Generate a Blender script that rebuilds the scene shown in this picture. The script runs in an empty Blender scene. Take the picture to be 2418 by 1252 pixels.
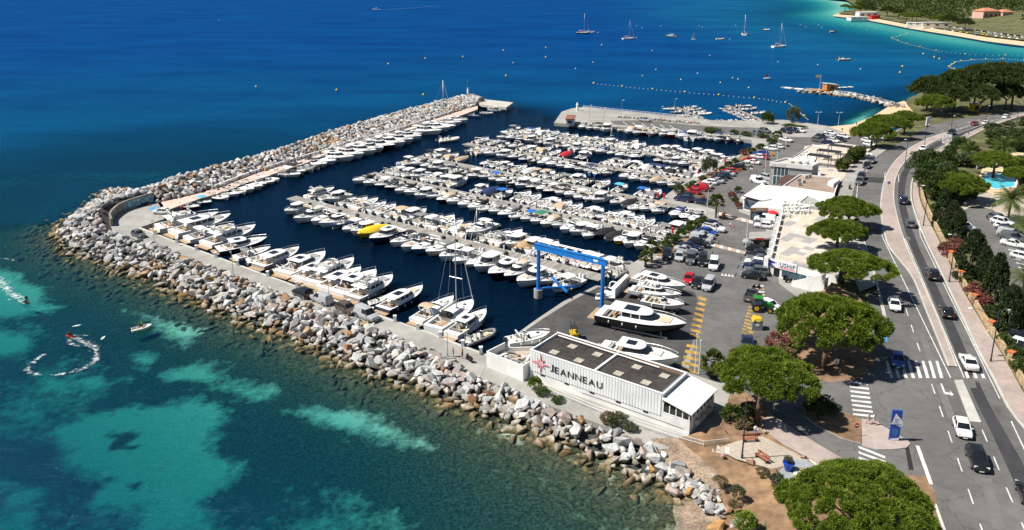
import bpy, bmesh, math, random
import numpy as np
from mathutils import Vector, Matrix, noise as mnoise

R = math.radians
random.seed(7); rng = np.random.default_rng(7)
SC = bpy.context.scene
COL = SC.collection

# ------------------------------------------------------------------ camera, sky, sun, exposure
F_PX, CX, CY, CAM_H = 1935.0, 1209.0, 446.0, 61.5
PITCH = math.atan(536.0 / F_PX)
cam = bpy.data.cameras.new("camera"); cam.sensor_width = 36.0
cam.lens = 36.0 * F_PX / 2418.0; cam.shift_y = -180.0 / 2418.0
cam.clip_start = 1.0; cam.clip_end = 20000.0
cam_o = bpy.data.objects.new("camera", cam); COL.objects.link(cam_o)
cam_o.location = (0, 0, CAM_H); cam_o.rotation_euler = (math.pi / 2 - PITCH, 0, 0)
SC.camera = cam_o

SUN_EL = R(53.0); SHADOW_AZ = R(5.5)          # shadows fall towards +X, a little away from the viewer
sun_to = Vector((-math.cos(SHADOW_AZ) * math.cos(SUN_EL), -math.sin(SHADOW_AZ) * math.cos(SUN_EL), math.sin(SUN_EL)))
sl = bpy.data.lights.new("sun", 'SUN'); sl.energy = 5.0; sl.angle = R(0.53); sl.color = (1.0, 0.955, 0.88)
so = bpy.data.objects.new("sun", sl); COL.objects.link(so)
so.rotation_euler = (-sun_to).to_track_quat('-Z', 'Y').to_euler()

world = bpy.data.worlds.new("World"); SC.world = world; world.use_nodes = True
wn = world.node_tree.nodes; wl = world.node_tree.links; wn.clear()
sky = wn.new('ShaderNodeTexSky'); sky.sky_type = 'NISHITA'; sky.sun_disc = False
sky.sun_elevation = SUN_EL; sky.sun_rotation = math.atan2(sun_to.x, sun_to.y); sky.altitude = 60
sky.air_density = 1.0; sky.dust_density = 0.4; sky.ozone_density = 2.0
bg = wn.new('ShaderNodeBackground'); bg.inputs[1].default_value = 0.05
wo = wn.new('ShaderNodeOutputWorld'); wl.new(sky.outputs[0], bg.inputs[0]); wl.new(bg.outputs[0], wo.inputs[0])
SC.view_settings.view_transform = 'Standard'; SC.view_settings.look = 'None'
SC.view_settings.exposure = 0.5; SC.view_settings.gamma = 1.0; SC.view_settings.use_curve_mapping = False
SC.cycles.max_bounces = 6; SC.cycles.diffuse_bounces = 2; SC.cycles.glossy_bounces = 2
SC.cycles.transparent_max_bounces = 12; SC.cycles.transmission_bounces = 4
SC.cycles.use_denoising = True; SC.cycles.caustics_reflective = False; SC.cycles.caustics_refractive = False
SC.cycles.sample_clamp_indirect = 4.0
SC.cycles.use_fast_gi = False

# ------------------------------------------------------------------ from a spot in the photograph to a place on the ground
def P(x, y, z=0.0):
    u = (x - CX) / F_PX; v = (y - CY) / F_PX
    c, s = math.cos(PITCH), math.sin(PITCH)
    d = (u, c - v * s, -s - v * c)
    t = (z - CAM_H) / d[2]
    return Vector((d[0] * t, d[1] * t, z))
def proj(q):
    c, s = math.cos(PITCH), math.sin(PITCH)
    dz = q[2] - CAM_H
    zc = q[1] * c - dz * s; yc = -q[1] * s - dz * c
    return CX + F_PX * q[0] / zc, CY + F_PX * yc / zc
def lerp(a, b, t): return a + (b - a) * t
def sstep(a, b, x):
    t = np.clip((x - a) / (b - a), 0, 1); return t * t * (3 - 2 * t)
def zroad(x, y):                                # height of the coast road and the land beside it
    return float(np.interp(y, [0, 108, 168, 250, 330, 2000], [1.9, 1.9, 4.4, 4.4, 2.2, 2.2]))
def G(x, y, off=0.0):
    z = 3.0
    for _ in range(8):
        q = P(x, y, z); z = zroad(q.x, q.y) + off
    return P(x, y, z)
def GP(pts, off=0.0): return [G(x, y, off) for x, y in pts]
def PP(pts, z): return [P(x, y, z) for x, y in pts]

# ------------------------------------------------------------------ object helpers
def tag(o, label=None, cat=None, group=None, kind=None):
    if label: o["label"] = label
    if cat: o["category"] = cat
    if group: o["group"] = group
    if kind: o["kind"] = kind
    return o
def empty(name, loc=(0, 0, 0), rz=0.0, label=None, cat=None, group=None):
    o = bpy.data.objects.new(name, None); COL.objects.link(o)
    o.location = loc; o.rotation_euler = (0, 0, rz); o.empty_display_size = 0.2
    return tag(o, label, cat, group)
def link_mesh(name, me, parent=None):
    o = bpy.data.objects.new(name, me); COL.objects.link(o)
    if parent is not None: o.parent = parent
    return o
def copy_tree(o, parent=None):
    c = o.copy(); COL.objects.link(c)
    if parent is not None: c.parent = parent
    for ch in KIDS.get(o.name, ()): copy_tree(ch, c)
    return c
KIDS = {}
class MB:
    """collects faces; build() links them as one mesh object"""
    def __init__(s): s.v = []; s.f = []; s.m = []
    def add(s, vs, fs, m=0):
        n = len(s.v); s.v.extend([tuple(q) for q in vs])
        s.f.extend([tuple(i + n for i in f) for f in fs]); s.m.extend([m] * len(fs)); return s
    def box(s, c, d, rz=0.0, m=0, tilt=None):
        x, y, z = d[0] / 2, d[1] / 2, d[2] / 2
        vs = [Vector((a * x, b * y, e * z)) for e in (-1, 1) for b in (-1, 1) for a in (-1, 1)]
        M = Matrix.Rotation(rz, 3, 'Z')
        if tilt: M = M @ Matrix.Rotation(tilt, 3, 'Y')
        c = Vector(c); vs = [M @ q + c for q in vs]
        return s.add(vs, [(0, 2, 3, 1), (4, 5, 7, 6), (0, 1, 5, 4), (1, 3, 7, 5), (3, 2, 6, 7), (2, 0, 4, 6)], m)
    def prism(s, poly, z0, z1=None, m=0, mside=None, bottom=False):
        """poly: vectors (own z used as top when z1 is None)"""
        n = len(poly); a = 0
        for i in range(n):
            p, q = poly[i], poly[(i + 1) % n]; a += p[0] * q[1] - q[0] * p[1]
        if a < 0: poly = poly[::-1]
        top = [(p[0], p[1], p[2] if z1 is None else z1) for p in poly]
        bot = [(p[0], p[1], z0) for p in poly]
        b = len(s.v); s.v.extend(top + bot)
        s.f.append(tuple(range(b, b + n))); s.m.append(m)
        for i in range(n):
            j = (i + 1) % n
            s.f.append((b + i, b + n + i, b + n + j, b + j)); s.m.append(m if mside is None else mside)
        if bottom: s.f.append(tuple(range(b + 2 * n - 1, b + n - 1, -1))); s.m.append(m)
        return s
    def tube(s, p0, p1, r0, r1=None, n=8, cap=True, m=0):
        r1 = r0 if r1 is None else r1
        p0, p1 = Vector(p0), Vector(p1); d = p1 - p0
        if d.length < 1e-6: return s
        q = d.to_track_quat('Z', 'Y')
        vs = []
        for p, r in ((p0, r0), (p1, r1)):
            for i in range(n):
                a = 2 * math.pi * i / n
                vs.append(p + q @ Vector((math.cos(a) * r, math.sin(a) * r, 0)))
        fs = [(i, (i + 1) % n, n + (i + 1) % n, n + i) for i in range(n)]
        if cap: fs += [tuple(range(n - 1, -1, -1)), tuple(range(n, 2 * n))]
        return s.add(vs, fs, m)
    def path(s, pts, r, n=5, m=0):
        for a, b in zip(pts[:-1], pts[1:]): s.tube(a, b, r, r, n, True, m)
        return s
    def loft(s, rings, closed=True, cap=True, m=0, mats=None):
        n = len(rings[0]); b = len(s.v)
        for r in rings: s.v.extend([tuple(q) for q in r])
        for k in range(len(rings) - 1):
            for i in range(n if closed else n - 1):
                j = (i + 1) % n
                s.f.append((b + k * n + i, b + k * n + j, b + (k + 1) * n + j, b + (k + 1) * n + i))
                s.m.append(mats[i] if mats else m)
        if cap and closed:
            s.f.append(tuple(range(b + n - 1, b - 1, -1))); s.m.append(m)
            e = b + (len(rings) - 1) * n; s.f.append(tuple(range(e, e + n))); s.m.append(m)
        return s
    def ribbon(s, A, B, m=0):
        b = len(s.v); n = len(A)
        s.v.extend([tuple(q) for q in A] + [tuple(q) for q in B])
        for i in range(n - 1): s.f.append((b + i, b + i + 1, b + n + i + 1, b + n + i)); s.m.append(m)
        return s
    def ball(s, c, r, nu=8, nv=5, m=0, sq=(1, 1, 1)):
        c = Vector(c); vs = []
        for k in range(nv + 1):
            t = math.pi * k / nv
            for i in range(nu):
                a = 2 * math.pi * i / nu
                vs.append(c + Vector((r * sq[0] * math.sin(t) * math.cos(a), r * sq[1] * math.sin(t) * math.sin(a), r * sq[2] * math.cos(t))))
        fs = [(k * nu + i, (k + 1) * nu + i, (k + 1) * nu + (i + 1) % nu, k * nu + (i + 1) % nu) for k in range(nv) for i in range(nu)]
        return s.add(vs, fs, m)
    def lathe(s, prof, c=(0, 0, 0), n=12, m=0):
        c = Vector(c)
        rings = [[c + Vector((r * math.cos(2 * math.pi * i / n), r * math.sin(2 * math.pi * i / n), z)) for i in range(n)] for r, z in prof]
        return s.loft(rings, True, True, m)
    def mesh(s, name, mats, smooth=False):
        me = bpy.data.meshes.new(name); me.from_pydata(s.v, [], s.f)
        if not isinstance(mats, (list, tuple)): mats = [mats]
        for q in mats: me.materials.append(q)
        if len(mats) > 1: me.polygons.foreach_set('material_index', s.m)
        if smooth is True: me.polygons.foreach_set('use_smooth', [True] * len(s.f))
        me.update()
        if smooth == 'auto': me.shade_smooth() if False else smooth_by_angle(me, R(38))
        return me
    def build(s, name, mats, parent=None, smooth=False, loc=None, rz=None, reg=True):
        o = link_mesh(name, s.mesh(name, mats, smooth), parent)
        if loc is not None: o.location = loc
        if rz is not None: o.rotation_euler = (0, 0, rz)
        if parent is not None and reg: KIDS.setdefault(parent.name, []).append(o)
        return o
def smooth_by_angle(me, ang):
    bm = bmesh.new(); bm.from_mesh(me)
    for f in bm.faces: f.smooth = True
    for e in bm.edges:
        e.smooth = (len(e.link_faces) == 2 and e.calc_face_angle(0) < ang)
    bm.to_mesh(me); bm.free()
def np_mesh(name, verts, faces, mats, k=4, matidx=None):
    """fast mesh from arrays; faces all with k corners"""
    me = bpy.data.meshes.new(name); verts = np.asarray(verts, np.float32); faces = np.asarray(faces, np.int32)
    me.vertices.add(len(verts)); me.vertices.foreach_set('co', verts.ravel())
    me.loops.add(faces.size); me.loops.foreach_set('vertex_index', faces.ravel())
    me.polygons.add(len(faces)); me.polygons.foreach_set('loop_start', np.arange(0, faces.size, k, dtype=np.int32))
    for q in (mats if isinstance(mats, (list, tuple)) else [mats]): me.materials.append(q)
    if matidx is not None: me.polygons.foreach_set('material_index', np.asarray(matidx, np.int32))
    me.update(calc_edges=True); return me
def resample(pts, n):
    pts = [Vector(p) for p in pts]; L = [0]
    for a, b in zip(pts[:-1], pts[1:]): L.append(L[-1] + (b - a).length)
    out = []
    for i in range(n):
        t = L[-1] * i / (n - 1); k = 0
        while k < len(L) - 2 and L[k + 1] < t: k += 1
        out.append(pts[k].lerp(pts[k + 1], (t - L[k]) / max(1e-9, L[k + 1] - L[k])))
    return out
def smooth_line(pts, it=2):
    pts = [Vector(p) for p in pts]
    for _ in range(it):
        q = [pts[0]]
        for a, b in zip(pts[:-1], pts[1:]): q += [a.lerp(b, .25), a.lerp(b, .75)]
        pts = q + [pts[-1]]
    return pts
def offset_line(pts, d):
    out = []
    for i, p in enumerate(pts):
        a = pts[max(0, i - 1)]; b = pts[min(len(pts) - 1, i + 1)]
        t = Vector((b[0] - a[0], b[1] - a[1], 0)).normalized()
        out.append(Vector((p[0] - t.y * d, p[1] + t.x * d, p[2])))
    return out
def poly_contains(poly, X, Y):
    n = len(poly); ins = np.zeros(X.shape, bool)
    for i in range(n):
        x1, y1 = poly[i][0], poly[i][1]; x2, y2 = poly[(i + 1) % n][0], poly[(i + 1) % n][1]
        c = ((y1 > Y) != (y2 > Y)) & (X < (x2 - x1) * (Y - y1) / (y2 - y1 + 1e-12) + x1)
        ins ^= c
    return ins
def dist_poly(pts, X, Y, closed=False):
    D = np.full(X.shape, 1e9)
    n = len(pts)
    for i in range(n if closed else n - 1):
        ax, ay = pts[i][0], pts[i][1]; bx, by = pts[(i + 1) % n][0], pts[(i + 1) % n][1]
        dx, dy = bx - ax, by - ay; L = dx * dx + dy * dy + 1e-12
        t = np.clip(((X - ax) * dx + (Y - ay) * dy) / L, 0, 1)
        D = np.minimum(D, np.hypot(X - ax - t * dx, Y - ay - t * dy))
    return D

# ------------------------------------------------------------------ materials
MATS = {}
def new_mat(name):
    m = bpy.data.materials.new(name); m.use_nodes = True
    nt = m.node_tree; b = nt.nodes['Principled BSDF']; MATS[name] = m
    return m, nt, b
def _noise(nt, scale, detail=4, rough=.6, coord='POS', stretch=None):
    tx = nt.nodes.new('ShaderNodeTexNoise'); tx.inputs['Scale'].default_value = scale
    tx.inputs['Detail'].default_value = detail; tx.inputs['Roughness'].default_value = rough
    if coord == 'POS':
        g = nt.nodes.new('ShaderNodeNewGeometry'); src = g.outputs['Position']
    else:
        g = nt.nodes.new('ShaderNodeTexCoord'); src = g.outputs['Object']
    if stretch:
        mp = nt.nodes.new('ShaderNodeMapping'); mp.inputs['Scale'].default_value = stretch[:3]
        if len(stretch) > 3: mp.inputs['Rotation'].default_value = (0, 0, stretch[3])
        nt.links.new(src, mp.inputs[0]); src = mp.outputs[0]
    nt.links.new(src, tx.inputs['Vector']); return tx
def _ramp(nt, fac, c0, c1, p0=.3, p1=.7):
    r = nt.nodes.new('ShaderNodeValToRGB'); e = r.color_ramp.elements
    e[0].position = p0; e[1].position = p1; e[0].color = (*c0, 1); e[1].color = (*c1, 1)
    nt.links.new(fac, r.inputs[0]); return r
def _mix(nt, mode, fac, a, b):
    n = nt.nodes.new('ShaderNodeMix'); n.data_type = 'RGBA'; n.blend_type = mode
    for sock, val in ((n.inputs[0], fac), (n.inputs[6], a), (n.inputs[7], b)):
        if isinstance(val, bpy.types.NodeSocket): nt.links.new(val, sock)
        elif isinstance(val, (int, float)): sock.default_value = val
        else: sock.default_value = (*val[:3], 1)
    return n.outputs[2]
def _math(nt, op, a, b=None, clamp=False):
    n = nt.nodes.new('ShaderNodeMath'); n.operation = op; n.use_clamp = clamp
    for i, val in enumerate((a, b)):
        if val is None: continue
        if isinstance(val, bpy.types.NodeSocket): nt.links.new(val, n.inputs[i])
        else: n.inputs[i].default_value = val
    return n.outputs[0]
def mat(name, c, rough=.6, var=.12, scale=1.5, bump=0.0, bscale=None, metal=0.0, spec=.4, coord='POS', var2=0.0, scale2=.15, coat=0.0, stretch=None, objcol=False, c2=None, crack=0.0):
    """colour with large and small uneven wear, optional relief"""
    m, nt, b = new_mat(name)
    n1 = _noise(nt, scale, 5, .62, coord, stretch)
    ca = tuple(max(0, x * (1 - var)) for x in c); cb = tuple(min(1, x * (1 + var)) for x in (c2 or c))
    col = _ramp(nt, n1.outputs[0], ca, cb, .3, .7).outputs[0]
    if var2:
        n2 = _noise(nt, scale2, 3, .55, coord)
        k = _ramp(nt, n2.outputs[0], (1 - var2,) * 3, (1, 1, 1), .35, .65).outputs[0]
        col = _mix(nt, 'MULTIPLY', 1.0, col, k)
    if crack:
        vo = nt.nodes.new('ShaderNodeTexVoronoi'); vo.feature = 'DISTANCE_TO_EDGE'; vo.inputs['Scale'].default_value = crack
        ws = nt.nodes.new('ShaderNodeVectorMath'); ws.operation = 'ADD'; n5 = _noise(nt, .6, 5, .7); g5 = nt.nodes.new('ShaderNodeNewGeometry')
        sc5 = nt.nodes.new('ShaderNodeVectorMath'); sc5.operation = 'SCALE'; sc5.inputs[3].default_value = 2.6; nt.links.new(n5.outputs['Color'], sc5.inputs[0])
        nt.links.new(g5.outputs['Position'], ws.inputs[0]); nt.links.new(sc5.outputs[0], ws.inputs[1]); nt.links.new(ws.outputs[0], vo.inputs['Vector'])
        col = _mix(nt, 'MULTIPLY', 1.0, col, _ramp(nt, vo.outputs[0], (.55, .55, .55), (1, 1, 1), .0, .012).outputs[0])
    if objcol:
        oi = nt.nodes.new('ShaderNodeObjectInfo'); col = _mix(nt, 'MULTIPLY', 1.0, col, oi.outputs['Color'])
    nt.links.new(col, b.inputs['Base Color'])
    b.inputs['Roughness'].default_value = rough; b.inputs['Metallic'].default_value = metal
    b.inputs['Specular IOR Level'].default_value = spec; b.inputs['Coat Weight'].default_value = coat
    if bump:
        n3 = _noise(nt, bscale or scale * 4, 5, .65, coord)
        bp = nt.nodes.new('ShaderNodeBump'); bp.inputs['Strength'].default_value = min(1, bump); bp.inputs['Distance'].default_value = .08
        nt.links.new(n3.outputs[0], bp.inputs['Height']); nt.links.new(bp.outputs[0], b.inputs['Normal'])
    return m
# ================================================================== materials of the setting
ASPH = mat('asphalt', (.148, .143, .137), .9, .16, .5, .25, 14, var2=.3, scale2=.07, crack=.13)
ASPH_DK = mat('asphalt_dark', (.045, .045, .048), .88, .16, .4, .25, 14, var2=.2, scale2=.1)
ASPH_YARD = mat('asphalt_yard', (.085, .082, .08), .88, .3, .35, .3, 10, var2=.4, scale2=.07, crack=.2)
CONC = mat('concrete', (.36, .345, .315), .9, .12, .5, .2, 8, var2=.25, scale2=.12)
CONC_PALE = mat('concrete_pale', (.52, .50, .45), .9, .12, .8, .2, 8, var2=.18, scale2=.15)
PINK = mat('pink_paving', (.40, .325, .29), .9, .14, .9, .2, 9, var2=.2, scale2=.14)
PINKQ = mat('pink_quay_paving', (.62, .47, .39), .9, .12, 1.2, .2, 9, var2=.15, scale2=.2)
DIRT = mat('dry_earth', (.30, .185, .105), .95, .35, .8, .7, 5, var2=.4, scale2=.25)
GRAVEL = mat('pale_gravel', (.45, .385, .31), .95, .2, 2.5, .5, 20, var2=.15, scale2=.2)
SAND = mat('beach_sand', (.62, .47, .30), .95, .12, .8, .3, 8, var2=.12, scale2=.1)
WRACK = mat('beach_wrack', (.36, .265, .19), .95, .5, 3.5, .9, 9, var2=.45, scale2=.5)
GRASSY = mat('dry_grass_ground', (.13, .13, .05), .95, .4, .4, .5, 3, var2=.4, scale2=.1)
WHITE = mat('white_paint', (.80, .80, .78), .55, .05, 1.0, .05, 6, var2=.07, scale2=.4)
WHITE_LINE = mat('white_road_paint', (.72, .71, .68), .75, .1, 3, var2=.35, scale2=1.2)
YELL_LINE = mat('yellow_road_paint', (.50, .31, .07), .8, .3, 3, var2=.6, scale2=1.0)
BLUE_LINE = mat('blue_road_paint', (.06, .30, .62), .7, .1, 3)
WOOD = mat('weathered_deck', (.30, .275, .24), .85, .2, 2.5, .2, 10, var2=.15, scale2=.5)
STEEL = mat('galvanised_steel', (.45, .46, .47), .45, .1, 2, metal=.6)
DARKST = mat('dark_steel', (.03, .032, .035), .5, .1, 3)
BLACK = mat('black_rubber', (.018, .018, .02), .6, .1, 3)
RED = mat('red_paint', (.55, .02, .025), .5, .1, 2)
CORE = mat('dark_rubble', (.06, .055, .05), .95, .4, 1.2, .8, 3)  # dark rubble sheet beneath the boulders, closes the gaps between them

# ================================================================== shorelines
COAST = [  # (foot of the rocks at the water, crest of the rocks, crest height)
    ((255, 446), (335, 452), 4.0), ((195, 495), (278, 467), 3.9), ((150, 525), (246, 484), 3.7), ((128, 556), (234, 508), 3.4), ((150, 590), (246, 536), 3.0),
    ((215, 617), (306, 556), 2.7), ((290, 646), (366, 583), 2.5), ((385, 682), (426, 607), 2.4), ((464, 717), (508, 637), 2.4), ((593, 773), (616, 676), 2.4),
    ((691, 806), (694, 706), 2.4), ((786, 852), (789, 738), 2.4), ((870, 888), (876, 772), 2.4), ((972, 919), (957, 805), 2.3), ((1037, 944), (1033, 838), 2.1),
    ((1091, 962), (1080, 860), 2.0), ((1145, 990), (1127, 886), 1.8), ((1236, 1027), (1207, 914), 1.5), ((1293, 1049), (1261, 943), 1.4), ((1358, 1074), (1351, 972), 1.4),
    ((1405, 1096), (1423, 1004), 1.4), ((1478, 1136), (1496, 1029), 1.5), ((1550, 1152), (1572, 1062), 1.6), ((1590, 1160), (1640, 1112), 1.5), ((1640, 1190), (1690, 1172), 1.3)]
foot = [P(a[0], a[1], 0) for a, b, c in COAST]
crest = [P(b[0], b[1], c) for a, b, c in COAST]
shore = foot[:-2] + [P(1578, 1160, 0), P(1582, 1200, 0), P(1590, 1252, 0), P(1610, 1330, 0)]
FAR_CREST = [P(x, y, 4.3) for x, y in [(335, 443), (426, 412), (508, 390), (600, 366), (715, 332), (787, 306), (859, 286), (945, 261), (1031, 240), (1089, 224), (1112, 221), (1136, 230)]]
FAR_INNER = [P(x, y, 2.2) for x, y in [(372, 470), (450, 453), (508, 437), (600, 402), (686, 376), (772, 351), (841, 327), (910, 312), (1031, 273), (1071, 260), (1105, 250), (1128, 243)]]
FAR_FOOT = offset_line(FAR_CREST, 8.5)
FARB = [P(x, y, 0) for x, y in [(1900, -5), (1990, 5), (2020, 25), (1965, 38), (2040, 47), (2085, 55), (2150, 68), (2250, 84), (2330, 98), (2418, 109), (2560, 126), (2900, 150)]]
NEARB = [P(x, y, 0) for x, y in [(1880, 282), (1960, 296), (2010, 292), (2060, 272), (2105, 244), (2150, 228), (2230, 205), (2300, 185), (2418, 170)]]
HARB = PP([(334, 538), (600, 640), (900, 745), (1150, 835), (1270, 760), (1475, 628), (1670, 500), (1556, 471), (1750, 362), (1790, 340), (1310, 290), (1205, 255), (1070, 262), (380, 490)], 0)

# ================================================================== sea bed and water
def axis(a0, a1, step, lo, hi, gr=1.16):
    v = list(np.arange(a0, a1 + .01, step)); s = step
    while v[-1] < hi: s *= gr; v.append(v[-1] + s)
    s = step; w = []
    while (w[-1] if w else v[0]) > lo: s *= gr; w.append((w[-1] if w else v[0]) - s)
    return np.array(w[::-1] + v)
gx = axis(-112, 70, 1.0, -6000, 6000); gy = axis(66, 215, 1.0, 20, 14000)
X, Y = np.meshgrid(gx, gy)
d_sh = dist_poly(shore, X, Y); d_mole = dist_poly(FAR_FOOT, X, Y); d_fb = dist_poly(FARB, X, Y); d_nb = dist_poly(NEARB, X, Y)
harb = poly_contains(HARB, X, Y)
dep = .15 + np.minimum(d_sh, 14) * .125 + np.clip(d_sh - 14, 0, 60) * .058 + np.clip(d_sh - 67, 0, 1e4) * .16
dep = np.minimum(dep, 2.0 + d_mole * .6)
dep_b = np.minimum(.3 + d_fb * .055, .3 + d_nb * .3)
dep = np.where(Y > 190, np.minimum(np.maximum(dep, 3 + .03 * np.clip(Y - 190, 0, 999)), dep_b + 30 * (1 - sstep(30, 140, X))), dep)
dep = dep * (1 - .5 * sstep(-30, 5, X) * (Y < 128) * (d_sh < 60)); dep = np.where(harb, 9.0, dep); dep = np.minimum(dep, 22)
def nz(x, y, s, seed=0):
    return np.vectorize(lambda a, b: mnoise.noise(Vector((a * s + seed, b * s - seed, seed * .37))))(x, y)
near_m = (d_sh < 110) & (Y < 260)
sand = np.zeros_like(X)
nzA = np.zeros_like(X); nzB = np.zeros_like(X)
nzA[near_m] = nz(X[near_m], Y[near_m], .16, 3.1) + .45 * nz(X[near_m], Y[near_m], .4, 5.1) + .25 * nz(X[near_m], Y[near_m], .9, 7.7); nzB[near_m] = nz(X[near_m], Y[near_m], .045, 9.3)
def sblob(pts, val, soft=3.2, z=-3):
    q = PP(pts, z); ins = poly_contains(q, X, Y); d = dist_poly(q, X, Y, True)
    k = sstep(-soft, soft, np.where(ins, d, -d) + 1.7 * nzA + 2.2 * nzB)
    return k * val
for pts in ([(330, 962), (480, 948), (565, 992), (520, 1060), (592, 1102), (560, 1150), (490, 1182), (525, 1265), (330, 1265), (305, 1205), (195, 1192), (245, 1140), (120, 1100), (128, 1020), (200, 978)],
            [(680, 985), (760, 998), (850, 1008), (960, 1056), (1020, 1085), (950, 1082), (850, 1042), (740, 1012)],
            [(290, 752), (360, 760), (475, 808), (450, 834), (370, 800)], [(325, 848), (366, 858), (345, 882)], [(385, 890), (500, 888), (505, 915), (400, 910)],
            [(0, 1130), (110, 1140), (60, 1182), (0, 1192)], [(0, 1205), (70, 1200), (95, 1265), (0, 1265)], [(520, 926), (600, 935), (655, 948), (620, 965), (560, 950)], [(100, 900), (160, 902), (150, 925), (105, 922)],
            [(-60, 620), (90, 690), (130, 740), (20, 760), (-60, 740)], [(-60, 780), (60, 795), (80, 840), (-60, 850)], [(180, 905), (250, 900), (230, 925)],
            [(960, 900), (1010, 925), (1060, 960), (1020, 960)], [(1180, 1040), (1260, 1080), (1240, 1100), (1160, 1060)]):
    sand = np.maximum(sand, sblob(pts, .95))
for pts in ([(243, 1026), (262, 1014), (290, 1022), (312, 1015), (334, 1030), (322, 1044), (302, 1050), (334, 1060), (326, 1070), (290, 1063), (255, 1072), (234, 1064), (262, 1049)], [(303, 1140), (372, 1128), (366, 1148), (310, 1156)], [(436, 1000), (470, 990), (480, 1020), (440, 1030)]):
    sand = np.minimum(sand, 1 - sblob(pts, .95, .8))
shal = np.clip(1 - d_sh / 34, 0, 1) * sstep(-25, 20, X) * (Y < 130)
sand = np.maximum(sand, shal * (.22 + .22 * nzA))
sand = np.maximum(sand, np.clip(.25 + .55 * nzB + .15 * nzA, 0, .62) * (d_sh > 20) * near_m)
bay = (X > 30) & (Y > 190)
sand = np.where(bay & ~harb, np.maximum(sand, 1 - sstep(15, 110, np.minimum(d_fb, d_nb * 14))), sand)
far = sstep(150, 700, np.hypot(X, Y)); nearm = 1 - sstep(20, 120, d_sh)
body = np.zeros(X.shape + (4,)); body[..., 3] = 1
c_far = np.array((.001, .045, .180)); c_mid = np.array((.001, .062, .145)); c_near = np.array((.0004, .038, .090)); c_h = np.array((.0006, .0065, .019))
bb = c_mid[None, None] * (1 - far[..., None]) + c_far[None, None] * far[..., None]
bb = bb * (1 - nearm[..., None]) + c_near[None, None] * nearm[..., None]
left = sstep(-60, -260, X)[..., None] * (1 - far[..., None])
bb = bb * (1 - .35 * left) + np.array((.001, .062, .125))[None, None] * .35 * left
dh = dist_poly(HARB, X, Y, True); hk = np.where(harb, 1.0, np.clip(1 - dh / 25, 0, 1) * (Y < 360) * (X > -20))[..., None]
bk = (sstep(420, 120, d_fb) * sstep(60, 260, X))[..., None]
bb = bb * (1 - bk) + np.array((.004, .095, .22))[None, None] * bk
bb = bb * (1 - hk) + c_h[None, None] * hk
body[..., :3] = bb
ny, nx = X.shape
idx = np.arange(nx * ny).reshape(ny, nx)
quads = np.stack([idx[:-1, :-1], idx[:-1, 1:], idx[1:, 1:], idx[1:, :-1]], -1).reshape(-1, 4)

m, nt, b = new_mat('sea_water'); nt.nodes.remove(b)
out = nt.nodes['Material Output']
at = nt.nodes.new('ShaderNodeAttribute'); at.attribute_name = 'depth'
ab = nt.nodes.new('ShaderNodeAttribute'); ab.attribute_name = 'body'
dsock = at.outputs['Fac']
def expn(k): return _math(nt, 'POWER', math.exp(-k), dsock)
cc = nt.nodes.new('ShaderNodeCombineColor')
for i, k in enumerate((.60, .105, .10)): nt.links.new(expn(k), cc.inputs[i])
tr = nt.nodes.new('ShaderNodeBsdfTransparent'); nt.links.new(cc.outputs[0], tr.inputs[0])
geo = nt.nodes.new('ShaderNodeNewGeometry')
def waves(scale, rot, sx, sy, detail, rough):
    n = _noise(nt, scale, detail, rough, 'POS', (sx, sy, 1, rot)); return n.outputs[0]
w1 = waves(.55, R(28), 1, 2.6, 6, .62); w2 = waves(1.6, R(-12), 1, 2.0, 4, .6); w3 = waves(.16, R(35), 1, 2.4, 4, .55)
hsum = _math(nt, 'ADD', _math(nt, 'MULTIPLY', w1, .7), _math(nt, 'ADD', _math(nt, 'MULTIPLY', w2, .22), _math(nt, 'MULTIPLY', w3, 1.2)))
bp = nt.nodes.new('ShaderNodeBump'); bp.inputs['Strength'].default_value = 1.0; bp.inputs['Distance'].default_value = .55
nt.links.new(hsum, bp.inputs['Height'])
ah = nt.nodes.new('ShaderNodeAttribute'); ah.attribute_name = 'calm'
nt.links.new(_math(nt, 'SUBTRACT', 1.0, _math(nt, 'MULTIPLY', ah.outputs['Fac'], .72)), bp.inputs['Strength'])
df = nt.nodes.new('ShaderNodeBsdfDiffuse')
big = _ramp(nt, _noise(nt, .012, 4, .6, 'POS', (1, 2.5, 1, .5)).outputs[0], (.66, .74, .80), (1.22, 1.16, 1.08), .33, .67).outputs[0]
nt.links.new(_mix(nt, 'MULTIPLY', 1.0, ab.outputs['Color'], big), df.inputs[0]); nt.links.new(bp.outputs[0], df.inputs['Normal'])
mixb = nt.nodes.new('ShaderNodeMixShader')
nt.links.new(_math(nt, 'SUBTRACT', 1.0, expn(.20)), mixb.inputs[0]); nt.links.new(tr.outputs[0], mixb.inputs[1]); nt.links.new(df.outputs[0], mixb.inputs[2])
gl = nt.nodes.new('ShaderNodeBsdfGlossy'); gl.inputs['Roughness'].default_value = .13; nt.links.new(bp.outputs[0], gl.inputs['Normal'])
gl.inputs[0].default_value = (.28, .6, 1, 1)
fr = nt.nodes.new('ShaderNodeFresnel'); fr.inputs[0].default_value = 1.33; nt.links.new(bp.outputs[0], fr.inputs['Normal'])
frc = _math(nt, 'MINIMUM', _math(nt, 'MULTIPLY', fr.outputs[0], .55), _math(nt, 'ADD', .10, _math(nt, 'MULTIPLY', ah.outputs['Fac'], .14)))
ms = nt.nodes.new('ShaderNodeMixShader'); nt.links.new(frc, ms.inputs[0]); nt.links.new(mixb.outputs[0], ms.inputs[1]); nt.links.new(gl.outputs[0], ms.inputs[2])
nt.links.new(ms.outputs[0], out.inputs[0]); WATER = m

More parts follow.
